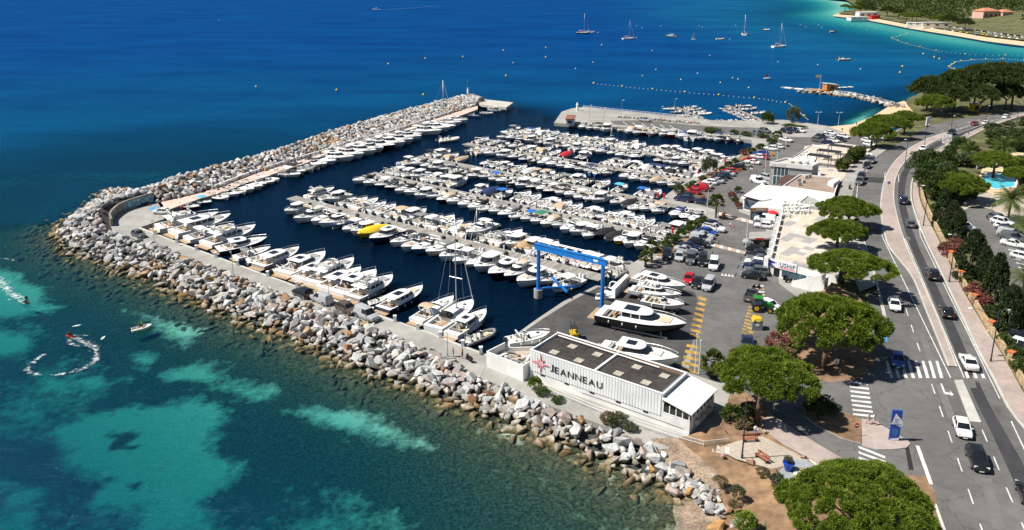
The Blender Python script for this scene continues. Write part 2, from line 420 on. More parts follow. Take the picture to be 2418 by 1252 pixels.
m, nt, b = new_mat('sea_bed')
asd = nt.nodes.new('ShaderNodeAttribute'); asd.attribute_name = 'sand'
nb = _noise(nt, .55, 7, .72); nb2 = _noise(nt, 2.6, 5, .72)
k = _math(nt, 'ADD', asd.outputs['Fac'], _math(nt, 'MULTIPLY', _math(nt, 'SUBTRACT', nb.outputs[0], .5), 1.5))
fac = _ramp(nt, k, (0, 0, 0), (1, 1, 1), .24, .80).outputs[0]
grass = _ramp(nt, nb2.outputs[0], (.018, .024, .014), (.18, .16, .085), .40, .78).outputs[0]
sandc = _ramp(nt, nb2.outputs[0], (.42, .44, .33), (.72, .72, .55), .3, .7).outputs[0]
nt.links.new(_mix(nt, 'MIX', fac, grass, sandc), b.inputs['Base Color']); b.inputs['Roughness'].default_value = 1.0
b.inputs['Specular IOR Level'].default_value = 0; SEABED = m

def grid_obj(name, Z, mt, attrs):
    vs = np.stack([X, Y, Z], -1).reshape(-1, 3); me = np_mesh(name, vs, quads, mt)
    for an, (ty, arr) in attrs.items():
        a = me.attributes.new(an, ty, 'POINT')
        a.data.foreach_set('value' if ty == 'FLOAT' else 'color', np.ascontiguousarray(arr, np.float32).ravel())
    me.polygons.foreach_set('use_smooth', np.ones(len(quads), bool))
    return tag(link_mesh(name, me), kind='structure')
sea = grid_obj('sea_water', np.zeros_like(X), WATER, {'depth': ('FLOAT', dep), 'body': ('FLOAT_COLOR', body), 'calm': ('FLOAT', np.where(harb, 1.0, .35 * (1 - sstep(10, 60, d_sh))))})
grid_obj('sea_bed', -dep - .02 + .12 * nzA * near_m, SEABED, {'sand': ('FLOAT', sand)})

# ================================================================== quays and land
def slab(name, poly, z0, m, kind='structure', side=None, label=None, cat=None):
    b = MB(); b.prism(poly, z0, None, 0, 1)
    o = b.build(name, [m, side or CONC]); return tag(o, label, cat, None, kind)
near_quay_in = [(331, 537), (410, 568), (480, 594), (550, 620), (659, 660), (762, 698), (849, 727), (930, 756), (1012, 784), (1093, 816), (1158, 840)]
nq = PP([(385, 484), (388, 517)] + near_quay_in, 1.2)
nq_out = [P(b[0], b[1] + 8, 1.2) for a, b, c in COAST[4:17]]
slab('near_quay', nq + [P(1135, 890, 1.2)] + nq_out[::-1] + PP([(238, 515), (252, 493), (290, 478), (362, 462)], 1.2), -5, CONC)
edge = MB()
for a, b_ in zip(near_quay_in[:-1], near_quay_in[1:]):
    A, B = P(*a, 1.2), P(*b_, 1.2); n = Vector((B.y - A.y, A.x - B.x, 0)).normalized()
    n = n if n.y < 0 else -n
    edge.prism([A - n * .02, B - n * .02, B + n * .5, A + n * .5], 1.2, 1.26)
tag(edge.build('quay_coping', CONC_PALE), kind='structure')
fq_in = [(385, 500), (440, 480), (518, 455), (600, 426), (669, 403), (761, 370), (850, 345), (930, 322), (1010, 297), (1080, 276), (1128, 258)]
slab('far_quay', PP(fq_in, 1.2) + [Vector((p.x, p.y, 1.2)) for p in FAR_INNER[::-1]], -5, PINKQ)

yard_px = [(1158, 840), (1195, 806), (1270, 752), (1330, 712), (1408, 674), (1448, 680), (1490, 652), (1482, 628)]
front_px = [(1482, 628), (1559, 583), (1623, 540), (1669, 503), (1640, 496), (1556, 473), (1590, 448), (1640, 415), (1690, 388), (1749, 364), (1778, 346), (1775, 331), (1640, 315), (1500, 302), (1364, 294), (1308, 290)]
back_px = [(1326, 264), (1350, 256), (1377, 253), (1505, 266), (1659, 281), (1697, 286), (1800, 283), (1850, 283), (1905, 290), (1960, 300)]
cp = PP(yard_px + front_px[1:], 1.25) + PP(back_px + [(2060, 340), (2130, 300), (2180, 300)], 1.25) + [P(2300, 600, 1.25), P(2300, 900, 1.25), P(2000, 1000, 1.25), P(1560, 1062, 1.25), P(1423, 1004, 1.25), P(1261, 945, 1.25), P(1135, 892, 1.25)]
slab('harbour_ground', cp, -5, CONC)
def sheet(name, pts, z, m, kind='structure'):
    b = MB(); q = PP(pts, z); b.add(q, [tuple(range(len(q)))] ); return tag(b.build(name, m), kind=kind)
def gsheet(name, A, B, off, m, n=40, kind='structure'):
    b = MB(); a = resample(smooth_line(GP(A), 2), n); c = resample(smooth_line(GP(B), 2), n)
    K = 4
    for k in range(K):
        r0 = [p.lerp(q, k / K) for p, q in zip(a, c)]; r1 = [p.lerp(q, (k + 1) / K) for p, q in zip(a, c)]
        for r in (r0, r1):
            for p in r: p.z = zroad(p.x, p.y) + off
        b.ribbon(r0, r1)
    return tag(b.build(name, m), kind=kind)
sheet('boatyard_asphalt', [(1165, 838), (1205, 806), (1275, 757), (1340, 716), (1412, 678), (1448, 684), (1490, 656), (1500, 655), (1560, 668), (1640, 690), (1660, 740), (1640, 800), (1610, 862), (1600, 905), (1500, 880), (1290, 800), (1250, 830), (1170, 845)], 1.256, ASPH_YARD)
sheet('car_park_asphalt', [(1500, 652), (1560, 605), (1640, 560), (1700, 515), (1690, 495), (1590, 468), (1640, 430), (1720, 385), (1800, 350), (1840, 322), (1970, 322), (2110, 310), (2060, 360), (1960, 350), (1840, 380), (1800, 430), (1745, 470), (1745, 500), (1800, 520), (1830, 600), (1840, 670), (1880, 700), (1860, 760), (1830, 800), (1840, 880), (1800, 905), (1700, 905), (1625, 880), (1640, 800), (1660, 740), (1640, 690), (1560, 668)], 1.254, ASPH)
sheet('fuel_quay_asphalt', [(1440, 285), (1520, 284), (1640, 296), (1720, 300), (1800, 302), (1860, 312), (1840, 322), (1800, 328), (1700, 315), (1560, 302), (1450, 294)], 1.256, ASPH)
sheet('beach_lane', [(1800, 302), (1850, 296), (1900, 300), (1980, 312), (2010, 325), (1970, 326), (1840, 322)], 1.258, CONC)

# land beside and beyond the coast road
land_w = [(1700, 1330), (1800, 1240), (1848, 1140), (1800, 1075), (1740, 1050), (1700, 1010), (1720, 930), (1800, 905), (1850, 860), (1850, 790), (1880, 730), (1965, 665), (1975, 590), (1950, 520), (1985, 470), (1975, 420), (1960, 385), (2000, 362), (2060, 342), (2130, 300), (2165, 262), (2140, 232), (2180, 215), (2300, 190), (2418, 172), (2560, 150)]
a = resample(GP(land_w), 120)
b = MB()
cols = []
for f_ in (0, .15, .3, .5, .75, 1):
    r = []
    for p in a:
        q = Vector((lerp(p.x, p.x * .4 + 230, f_), p.y + f_ * 20, 0)); q.z = zroad(q.x, q.y) - .06 - .4 * (f_ == 0); r.append(q)
    cols.append(r)
for r0, r1 in zip(cols[:-1], cols[1:]): b.ribbon(r1, r0)
low = [Vector((p.x, p.y, -.5)) for p in a]; b.ribbon(cols[0], low)
tag(b.build('coast_land', GRASSY, smooth=True), kind='structure')
# earth bank between rocks, beach and road
b = MB()
lo = [Vector(P(x, y, z)) for x, y, z in [(1530, 1035, 1.25), (1565, 1080, 1.0), (1585, 1140, .5), (1580, 1165, -.12), (1584, 1200, -.15), (1590, 1252, -.15), (1600, 1330, -.15)]]
mi = [Vector(P(x, y, z)) for x, y, z in [(1600, 1035, 1.5), (1640, 1070, 1.5), (1690, 1110, 1.3), (1700, 1150, 1.0), (1700, 1190, .6), (1700, 1252, .45), (1700, 1330, .4)]]
hi = [Vector(P(x, y, z)) for x, y, z in [(1700, 1005, 1.9), (1740, 1050, 1.9), (1800, 1078, 1.9), (1835, 1110, 1.9), (1848, 1160, 1.85), (1850, 1252, 1.8), (1850, 1330, 1.8)]]
lo, mi, hi = (resample(q, 24) for q in (lo, mi, hi))
for s0, s1, mm in ((lo, mi, 0), (mi, hi, 1)):
    for k in range(6):
        r0 = [p.lerp(q, k / 6) for p, q in zip(s0, s1)]; r1 = [p.lerp(q, (k + 1) / 6) for p, q in zip(s0, s1)]
        for r in (r0, r1):
            for q in r: q.z += .10 * mnoise.noise(q * .9)
        b.ribbon(r0, r1, mm)
tag(b.build('earth_bank', [WRACK, DIRT], smooth=True), kind='structure')

# ------------------------------------------------------------------ the coast road
ROAD_W = [(2240, 1330), (2230, 1252), (2199, 1144), (2166, 1052), (2130, 940), (2100, 830), (2092, 756), (2079, 704), (2076, 672), (2050, 590), (2020, 520), (2008, 470), (2026, 420), (2060, 378), (2100, 350), (2150, 324), (2190, 297), (2250, 284), (2311, 274), (2418, 256), (2500, 246)]
MED_L = [(2410, 1330), (2380, 1252), (2330, 1100), (2290, 1000), (2250, 895), (2238, 866), (2207, 787), (2178, 717), (2155, 653), (2118, 610), (2089, 573), (2077, 500), (2080, 458), (2089, 416), (2115, 375), (2169, 336), (2228, 314), (2280, 298), (2340, 282), (2418, 268), (2500, 258)]
MED_R = [(2416, 1330), (2386, 1252), (2350, 1100), (2318, 1000), (2275, 898), (2261, 868), (2220, 762), (2172, 653), (2133, 564), (2116, 500), (2110, 464), (2115, 416), (2139, 378), (2175, 351), (2243, 318), (2290, 300), (2345, 284), (2418, 270), (2500, 260)]
ROAD_E = [(2560, 1330), (2530, 1252), (2470, 1100), (2418, 1008), (2390, 984), (2366, 942), (2347, 899), (2312, 839), (2267, 743), (2219, 641), (2178, 557), (2157, 500), (2148, 464), (2151, 425), (2168, 395), (2200, 363), (2234, 342), (2272, 322), (2311, 303), (2388, 276), (2418, 267), (2500, 256)]
gsheet('coast_road_west', ROAD_W, MED_L, .0, ASPH, 80)
gsheet('coast_road_east', MED_L, ROAD_E, .004, ASPH, 80)
# darker new tarmac band on the far carriageway
gsheet('new_tarmac', [(2475, 1330), (2440, 1252), (2400, 1150), (2350, 1040), (2310, 960), (2275, 880), (2232, 770), (2182, 655), (2142, 564), (2125, 500), (2119, 464), (2124, 416), (2147, 378), (2182, 351), (2243, 322), (2290, 303), (2418, 272)],
       [(2530, 1330), (2490, 1252), (2440, 1140), (2385, 1040), (2338, 960), (2302, 880), (2256, 770), (2203, 655), (2160, 564), (2142, 500), (2135, 464), (2140, 416), (2160, 382), (2193, 357), (2252, 328), (2300, 308), (2418, 278)], .008, ASPH_DK, 80)
def kerb(pts, off0, h, w, m, side=1, name='kerb', n=90):
    a = resample(smooth_line(GP(pts), 2), n); c = offset_line(a, w * side)
    b = MB()
    for r in (a, c):
        for p in r: p.z = zroad(p.x, p.y) + off0
    for i in range(n - 1):
        q = [a[i], a[i + 1], c[i + 1], c[i]]
        b.add(q + [p + Vector((0, 0, h)) for p in q], [(4, 5, 6, 7), (0, 1, 5, 4), (3, 2, 6, 7)])
    return tag(b.build(name, m), kind='structure')
# median island (paved), two pieces
med1 = (MED_L[5:17], MED_R[5:15])
gsheet('median_paving', MED_L[5:17], MED_R[5:15], .16, PINK, 60)
kerb(MED_L[5:17], 0, .165, .25, CONC_PALE, -1, 'median_kerb', 60); kerb(MED_R[5:15], 0, .165, .25, CONC_PALE, 1, 'median_kerb', 60)
isl = [(2253, 899), (2273, 899), (2317, 1000), (2290, 998)]
b = MB(); q = GP(isl); b.prism(q, 1.7, q[0].z + .15); tag(b.build('crossing_island', [CONC_PALE]), kind='structure')
b = MB(); q = GP([(2258, 905), (2272, 905), (2307, 988), (2290, 988)]); b.prism(q, 1.7, q[0].z + .156); tag(b.build('crossing_island_paving', PINK), kind='structure')
# pavement on the land side
SIDE_E = [(2600, 1300), (2560, 1160), (2470, 1020), (2440, 985), (2418, 930), (2395, 890), (2363, 833), (2315, 760), (2258, 660), (2222, 580), (2196, 530), (2169, 470), (2168, 430), (2190, 395), (2225, 363), (2258, 342), (2296, 322), (2330, 303), (2400, 278), (2440, 268)]
gsheet('east_pavement', [(p[0] + 5, p[1]) for p in ROAD_E[1:21]], SIDE_E, .14, PINK, 80)
kerb(ROAD_E[1:21], 0, .15, .35, CONC_PALE, -1)
kerb([(2092, 756), (2079, 704), (2072, 665), (2050, 590), (2020, 520), (2008, 470)], 0, .12, .3, CONC_PALE, 1)
# west lay-by pavement
gsheet('west_pavement', [(2076, 672), (2050, 590), (2020, 520), (2008, 470), (2026, 420), (2060, 378), (2100, 350)], [(2030, 690), (1990, 600), (1975, 520), (1975, 465), (1990, 420), (2020, 385), (2070, 352)], .10, CONC, 50)
# ================================================================== boulders
def rock_mat(name, src):
    m, nt, b = new_mat(name)
    if src == 'OBJ':
        oi = nt.nodes.new('ShaderNodeObjectInfo'); base = oi.outputs['Color']
    else:
        a = nt.nodes.new('ShaderNodeAttribute'); a.attribute_name = 'tint'; base = a.outputs['Color']
    n1 = _noise(nt, 1.3, 6, .7); n2 = _noise(nt, 7, 4, .65)
    v = _ramp(nt, n1.outputs[0], (.62, .6, .58), (1.12, 1.12, 1.12), .3, .68).outputs[0]
    v2 = _ramp(nt, n2.outputs[0], (.75, .75, .75), (1.1, 1.1, 1.1), .3, .65).outputs[0]
    col = _mix(nt, 'MULTIPLY', 1.0, _mix(nt, 'MULTIPLY', 1.0, base, v), v2)
    g = nt.nodes.new('ShaderNodeNewGeometry'); sp = nt.nodes.new('ShaderNodeSeparateXYZ'); nt.links.new(g.outputs['Position'], sp.inputs[0])
    h = _math(nt, 'ADD', sp.outputs['Z'], _math(nt, 'MULTIPLY', _math(nt, 'SUBTRACT', n1.outputs[0], .5), 1.2))
    alg = _ramp(nt, h, (.11, .095, .05), (.27, .20, .09), -.5, .45)
    mr = nt.nodes.new('ShaderNodeMapRange'); mr.inputs[1].default_value = .25; mr.inputs[2].default_value = .95; nt.links.new(h, mr.inputs[0])
    col = _mix(nt, 'MIX', mr.outputs[0], _mix(nt, 'MULTIPLY', .35, alg.outputs[0], base), col)
    nt.links.new(col, b.inputs['Base Color']); b.inputs['Roughness'].default_value = .88; b.inputs['Specular IOR Level'].default_value = .25
    bp = nt.nodes.new('ShaderNodeBump'); bp.inputs['Strength'].default_value = .7; bp.inputs['Distance'].default_value = .12
    nt.links.new(n2.outputs[0], bp.inputs['Height']); nt.links.new(bp.outputs[0], b.inputs['Normal'])
    return m
ROCK_O = rock_mat('boulder_stone', 'OBJ'); ROCK_A = rock_mat('boulder_stone_mass', 'ATT')
TINTS = [(.54, .54, .53), (.46, .46, .455), (.60, .605, .60), (.36, .365, .365), (.48, .445, .40), (.46, .375, .335), (.27, .27, .275), (.66, .66, .645), (.56, .53, .475), (.52, .525, .52)]
ORANGE = [(.42, .24, .10), (.40, .27, .15), (.38, .22, .12)]
def hull_mesh(seed, npts=11):
    r = random.Random(seed); bm = bmesh.new()
    for i in range(npts):
        v = Vector((r.gauss(0, 1), r.gauss(0, 1), r.gauss(0, 1))).normalized()
        v = Vector([math.copysign(abs(c) ** .8, c) for c in v]) * r.uniform(.8, 1.05)
        bm.verts.new(v * .5)
    bmesh.ops.convex_hull(bm, input=bm.verts[:])
    for v in [v for v in bm.verts if not v.link_faces]: bm.verts.remove(v)
    bmesh.ops.dissolve_limit(bm, angle_limit=R(17), verts=bm.verts[:], edges=bm.edges[:])
    ed = [e for e in bm.edges if len(e.link_faces) == 2]
    bmesh.ops.bevel(bm, geom=ed, offset=.022, segments=1, affect='EDGES', clamp_overlap=True)
    bmesh.ops.triangulate(bm, faces=[f for f in bm.faces if len(f.verts) > 4])
    me = bpy.data.meshes.new('boulder'); bm.to_mesh(me); bm.free(); me.materials.append(ROCK_O); return me
BOULDERS = [hull_mesh(40 + i) for i in range(14)]
B_ARR = []
for me in BOULDERS:
    me.calc_loop_triangles()
    v = np.zeros(len(me.vertices) * 3, np.float32); me.vertices.foreach_get('co', v)
    t = np.zeros(len(me.loop_triangles) * 3, np.int32); me.loop_triangles.foreach_get('vertices', t)
    B_ARR.append((v.reshape(-1, 3), t.reshape(-1, 3)))
class RockPile:
    def __init__(s): s.items = []
    def put(s, p, size, orange=.08, flat=.78, dark=0.0):
        e = (random.uniform(0, 6.28), random.uniform(-.5, .5), random.uniform(-.5, .5))
        sc = (size * random.uniform(1.0, 1.55), size * random.uniform(.8, 1.15), size * flat * random.uniform(.85, 1.2))
        c = random.choice(ORANGE) if random.random() < orange else random.choice(TINTS)
        k = random.uniform(.85, 1.15) * (1 - dark); c = tuple(x * k for x in c)
        s.items.append((Vector(p), e, sc, c, random.randrange(len(BOULDERS))))
    def mats(s, it):
        p, e, sc, c, k = it
        from mathutils import Euler
        return Matrix.Translation(p) @ Euler(e[::-1], 'XYZ').to_matrix().to_4x4() @ Matrix.Diagonal((*sc, 1))
    def build(s, root, name='boulder', mass='boulder_mass', n=300, zmin=.2):
        def rank(it):
            p = it[0]; x, y = proj(p); ok = -40 < x < 2460 and -40 < y < 1300 and p.z > zmin
            return (0 if ok else 1e6) + (p - Vector((0, 0, CAM_H))).length / it[2][0]
        order = sorted(s.items, key=rank)
        for it in order[:n]:
            o = bpy.data.objects.new(name, BOULDERS[it[4]]); COL.objects.link(o); o.parent = root
            o.matrix_local = s.mats(it); o.color = (*it[3], 1)
        rest = order[n:]
        if rest:
            V, T, Cc = [], [], []; b0 = 0
            for it in rest:
                v, t = B_ARR[it[4]]; M = np.array(s.mats(it))
                V.append(v @ M[:3, :3].T + M[:3, 3]); T.append(t + b0); b0 += len(v); Cc.append(np.tile((*it[3], 1), (len(v), 1)))
            me = np_mesh(mass, np.concatenate(V), np.concatenate(T), ROCK_A, 3)
            a = me.attributes.new('tint', 'FLOAT_COLOR', 'POINT'); a.data.foreach_set('color', np.concatenate(Cc).astype(np.float32).ravel())
            o = link_mesh(mass, me, root); tag(o, kind='stuff')
# near arm, from the round head to the beach
root = empty('rock_breakwater', (0, 0, 0), 0, 'long bank of grey and ochre boulders between the sea and the service quay', 'breakwater')
pile = RockPile(); NS = 620
def fine(pts, n): return resample(pts, n)
fo, cr = [], []
for i in range(len(foot) - 1):
    n = max(2, int((crest[i + 1] - crest[i]).length / .4))
    for j in range(n): fo.append(foot[i].lerp(foot[i + 1], j / n)); cr.append(crest[i].lerp(crest[i + 1], j / n))
NSs = len(fo)
s = 0.0
rows_near = 0
arc = [0]
for i in range(1, NSs): arc.append(arc[-1] + ((fo[i] - fo[i - 1]).length + (cr[i] - cr[i - 1]).length) / 2)
def at_s(t):
    k = min(NSs - 2, max(0, int(np.searchsorted(arc, t)) - 1)); u = (t - arc[k]) / max(1e-6, arc[k + 1] - arc[k])
    return fo[k].lerp(fo[k + 1], u), cr[k].lerp(cr[k + 1], u), k / NSs
def zprof(u, zc): return lerp(-.25, zc - .35, min(1.0, u * 1.12) ** .8)
t = 0.0
while t < arc[-1]:
    a, c, q = at_s(t); W = (Vector((c.x, c.y, 0)) - a).length
    nr = max(3, int(round(W / 1.3)))
    for j in range(-7, nr + 2):
        u = (j + .5) / nr
        a2, c2, q2 = at_s(min(arc[-1] - .01, max(0, t + random.uniform(-.75, .75) + (.9 if j % 2 else 0))))
        u += random.uniform(-.3, .3) / nr
        if u < -.75 and random.random() < .45: continue
        p = a2.lerp(c2, u)
        p.z = zprof(u, c2.z) if u >= 0 else -.2 + u * W * .14
        if u > 1: p.z = c2.z - .55 - (u - 1) * W * .3
        if u > 1 and (c2.z < 2.0 or c2.z > 2.6): continue
        big = random.uniform(1.0, 2.5) if random.random() < .7 else random.uniform(.8, 1.3) if u >= 0 else random.uniform(1.3, 2.0)
        pile.put(p, big, .04 + .09 * (.3 < q2 < .62), .8)
    for _ in range(2):
        u = random.uniform(.1, .95); p = a.lerp(c, u); p.z = zprof(u, c.z) + .35; pile.put(p, random.uniform(.7, 1.15), .06)
    t += 1.6
pile.build(root, zmin=.1)
core = MB()
for k in range(5):
    u0, u1 = [(-1.2, 0), (0, .3), (.3, .7), (.7, 1), (1, 1.25)][k]
    def lay(u, idx):
        out = []
        for i in idx:
            p = fo[i].lerp(cr[i], u); p.z = (zprof(u, cr[i].z) - .55) if u >= 0 else -.75 + u * .8
            if u > 1: p.z = .9
            out.append(p)
        return out
    idx = list(range(0, NSs, 3)); core.ribbon(lay(u0, idx), lay(u1, idx))
o = core.build('rubble_core', CORE, root)
# far arm
root = empty('rock_mole', (0, 0, 0), 0, 'far arm of grey boulders behind the pink walkway of the outer quay', 'breakwater')
pile = RockPile()
fc = fine(FAR_CREST, 400); fi = fine(FAR_INNER, 400); ff = fine(FAR_FOOT, 400)
L = sum((fc[i + 1] - fc[i]).length for i in range(399)); nst = int(L / 1.9)
for k in range(nst):
    i0 = 399 * k / nst
    def pick(arr, o=0): return arr[int(min(399, max(0, i0 + o)))].copy()
    wi = (pick(fc) - pick(fi)).length; ni = max(3, int(wi / 1.5))
    for j in range(ni + 1):
        u = (j + random.uniform(.1, .9)) / (ni + 1); off = random.uniform(-1.2, 1.2)
        p = pick(fi, off).lerp(pick(fc, off), u); p.z = lerp(1.6, 4.1, u ** .75) - .25
        pile.put(p, random.uniform(1.5, 2.4), .05 + .25 * (.34 < k / nst < .44), .8)
    for j in range(5):
        u = (j + random.uniform(.1, .9)) / 5; off = random.uniform(-1.2, 1.2)
        p = pick(fc, off).lerp(pick(ff, off), u); p.z = lerp(3.9, -.8, u); pile.put(p, random.uniform(1.6, 2.4), .05, .8)
pile.build(root, zmin=1.2)
core = MB(); sel = range(0, 400, 8)
def low(p, z): return Vector((p.x, p.y, z))
core.ribbon([low(fi[i], 1.0) for i in sel], [low(fc[i], 3.2) for i in sel]); core.ribbon([low(fc[i], 3.2) for i in sel], [low(ff[i], -1.6) for i in sel])
core.build('rubble_core', CORE, root)

# ------------------------------------------------------------------ low wall along the outer quay, curved painted wall
WALLC = mat('painted_wall', (.30, .275, .25), .85, .25, 1.2, .2, 6, var2=.35, scale2=.5)
w = MB(); q = resample(FAR_INNER[2:10], 60); q2 = offset_line(q, .45)
for i in range(59): w.prism([low(q[i], 2.15), low(q[i + 1], 2.15), low(q2[i + 1], 2.15), low(q2[i], 2.15)], 1.2, None)
wall = w.build('quay_wall', WHITE); tag(wall, 'long low white wall between boulders and pink walkway', 'wall')
for i in range(3, 58, 2):
    n = (q2[i] - q[i]).normalized(); c = q[i] - n * .03
    b = MB(); b.box((c.x, c.y, 1.75), (.5, .12, .5), math.atan2((q[i + 1] - q[i]).y, (q[i + 1] - q[i]).x)); b.build('drain_opening', DARKST, wall)
cw = smooth_line(PP([(365, 478), (330, 487), (290, 499), (272, 512), (263, 523), (268, 534)], 1.2), 2)
cw2 = offset_line(cw, -.5)
if (cw2[0] - Vector((0, 0, 1.2))).y < cw[0].y: cw2 = offset_line(cw, .5)
w = MB()
for i in range(len(cw) - 1):
    h = lerp(3.9, 3.0, i / len(cw)); w.prism([low(cw[i], h), low(cw[i + 1], h), low(cw2[i + 1], h), low(cw2[i], h)], 1.2, h)
wall = w.build('curved_wall', WALLC); tag(wall, 'curved grey concrete wall with blue mural at the breakwater corner', 'wall')
MURAL = mat('mural_blue', (.05, .20, .42), .8, .8, 1.6, c2=(.30, .5, .68), var2=.5, scale2=.9)
def mural(t0, t1, z0, z1):
    b = MB(); n = len(cw); i0, i1 = int(t0 * n), int(t1 * n); A, B = [], []
    for i in range(i0, i1):
        d = (cw[i] - cw2[i]).normalized() * .03; j = mnoise.noise(Vector((i * .7, 0, 3)))
        A.append(low(cw[i] + d, z0 + .25 * j)); B.append(low(cw[i] + d, z1 + .3 * mnoise.noise(Vector((i * .9, 5, 3)))))
    b.ribbon(A, B); b.build('mural', MURAL, wall)
mural(.06, .42, 1.5, 3.2); mural(.72, .95, 1.4, 2.9)

# ------------------------------------------------------------------ pontoons
PONT = [((688, 466), (1424, 657), 1.6), ((876, 409), (1586, 566), 1.5), ((985, 370), (1640, 494), 1.5), ((1098, 339), (1656, 431), 1.5), ((1190, 312), (1732, 392), 1.4)]
PNAMES = ['first pontoon from the blue gantry', 'second pontoon from the blue gantry', 'middle pontoon', 'fourth pontoon from the blue gantry', 'pontoon farthest from the gantry']
PLINES = []
FLOATM = mat('pontoon_float', (.42, .42, .40), .8, .15, 2, var2=.2, scale2=.6)
PLANKV = [mat('deck_plank_%s' % n, tuple(.29 * k * c for c in (1, .93, .82)), .85, .15, 3, .15, 12) for n, k in (('a', .8), ('b', 1.0), ('c', 1.18))]
for pi, (a, b_, hw) in enumerate(PONT):
    A, B = P(*a, .6), P(*b_, .6); d = (B - A).normalized(); n = Vector((-d.y, d.x, 0)); PLINES.append((A, B, hw))
    L = (B - A).length
    root = empty('pontoon', A, math.atan2(d.y, d.x), 'long grey planked pontoon, %s' % PNAMES[pi], 'pontoon', 'mooring pontoons in the basin')
    m_ = MB(); m_.box((L / 2, hw - .06, .5 - .6 + .04), (L, .12, .28)); m_.box((L / 2, -hw + .06, .5 - .6 + .04), (L, .12, .28)); m_.build('edge_beam', FLOATM, root)
    k = 0; x = 0; npl = min(150, int(L / .62)); st = L / npl
    pm = []
    for q in range(3):
        mm = MB(); mm.box((st / 2, 0, 0), (st - .04, 2 * hw - .26, .07)); pm.append(mm.mesh('plank', PLANKV[q]))
    for k in range(npl):
        o = link_mesh('plank', pm[random.choice((0, 1, 1, 2))], root); o.location = (k * st, random.uniform(-.03, .03), random.uniform(-.02, .01))
    for k in range(int(L / 7)):
        m_ = MB(); m_.box((k * 7 + 3, 0, -.42), (4.2, 2 * hw - .3, .62)); m_.build('float', FLOATM, root)
    for k in range(int(L / 11)):
        m_ = MB(); m_.box((k * 11 + 5, hw - .3, .5), (.22, .22, .95)); m_.box((k * 11 + 5, hw - .3, 1.0), (.26, .26, .1)); m_.build('service_pedestal', WHITE, root)
# ================================================================== boats
GEL = mat('gelcoat', (.80, .80, .79), .28, .04, 1.2, coord='OBJ', coat=.3, objcol=True, spec=.5)
GELW = mat('gelcoat_deck', (.78, .775, .76), .4, .07, 2.0, coord='OBJ', var2=.08, scale2=.7)
NONSKID = mat('cockpit_floor', (.50, .49, .46), .8, .12, 3, coord='OBJ')
CUSH = mat('grey_cushion', (.56, .54, .50), .8, .12, 3, coord='OBJ', objcol=True)
TEAK = mat('teak_deck', (.40, .275, .17), .75, .2, 3, coord='OBJ', stretch=(1, 9, 1))
GLASS = mat('tinted_glass', (.012, .016, .022), .06, .2, 2, coord='OBJ', spec=.7)
ENG = mat('outboard_cowl', (.03, .03, .032), .3, .1, 3, coord='OBJ', coat=.3, objcol=False)
ENGW = mat('outboard_cowl_pale', (.62, .62, .62), .3, .1, 3, coord='OBJ', coat=.3)
CANV = mat('canvas', (1, 1, 1), .85, .14, 2.5, .2, 8, coord='OBJ', objcol=True)
TUBE = mat('inflatable_tube', (1, 1, 1), .55, .08, 2, coord='OBJ', objcol=True)
ALU = mat('polished_rail', (.55, .56, .57), .45, .05, 3, metal=.85, coord='OBJ')
BOOT = mat('boot_stripe', (.02, .03, .06), .5, .3, 3, coord='OBJ')
FEND = mat('fender_vinyl', (.70, .70, .68), .5, .1, 4, coord='OBJ')
ROPE = mat('furled_sail', (.70, .68, .63), .8, .12, 3, coord='OBJ')

def hb(t, B):                                       # half beam along the hull, 0 stern .. 1 bow
    return B / 2 * (.90 + .10 * math.sin(math.pi * min(1, t / .55) / 2)) if t < .55 else B / 2 * max(.02, 1 - ((t - .55) / .45) ** 2.3)
def sheer(t, hs, hbw): return lerp(hs, hbw, t ** 1.8)
TT = [0, .12, .26, .4, .55, .66, .76, .85, .92, .97, 1.0]
def make_hull(root, L, B, hs, hbw, dr=.35, stripe=True):
    m = MB(); rings = []
    for t in TT:
        b_ = hb(t, B); zs = sheer(t, hs, hbw); k = max(0, (t - .5) / .5)
        xs = L * (t - .5); ck = lerp(.86, .45, k ** 1.5); zc = lerp(.06, hbw * .55, k ** 2.4); zk = lerp(-dr, hbw * .35, max(0, (t - .75) / .25) ** 2)
        xc = xs - L * .035 * k ** 2; xk = xs - L * .07 * k ** 2; zm = lerp(zc, zs, .35)
        rings.append([Vector((xs, b_, zs)), Vector((lerp(xc, xs, .35), lerp(b_ * ck, b_, .6), zm)), Vector((xc, b_ * ck, zc)), Vector((xk, 0, zk)), Vector((xc, -b_ * ck, zc)), Vector((lerp(xc, xs, .35), -lerp(b_ * ck, b_, .6), zm)), Vector((xs, -b_, zs))])
    m.loft(rings, False, False); n = len(m.v)
    m.f.append((6, 5, 4, 3, 2, 1, 0)); m.m.append(0)
    h = m.build('hull', GEL, root, 'auto')
    if stripe:
        s = MB()
        for sg in (1, -1):
            A, Bb = [], []
            for t in TT[:-1]:
                b_ = hb(t, B) + .015; zs = sheer(t, hs, hbw)
                A.append(Vector((L * (t - .5), sg * b_, zs - .10))); Bb.append(Vector((L * (t - .5) - .01, sg * b_, zs - .02)))
            s.ribbon(A, Bb)
        s.build('rub_rail', BOOT, root)
    return h
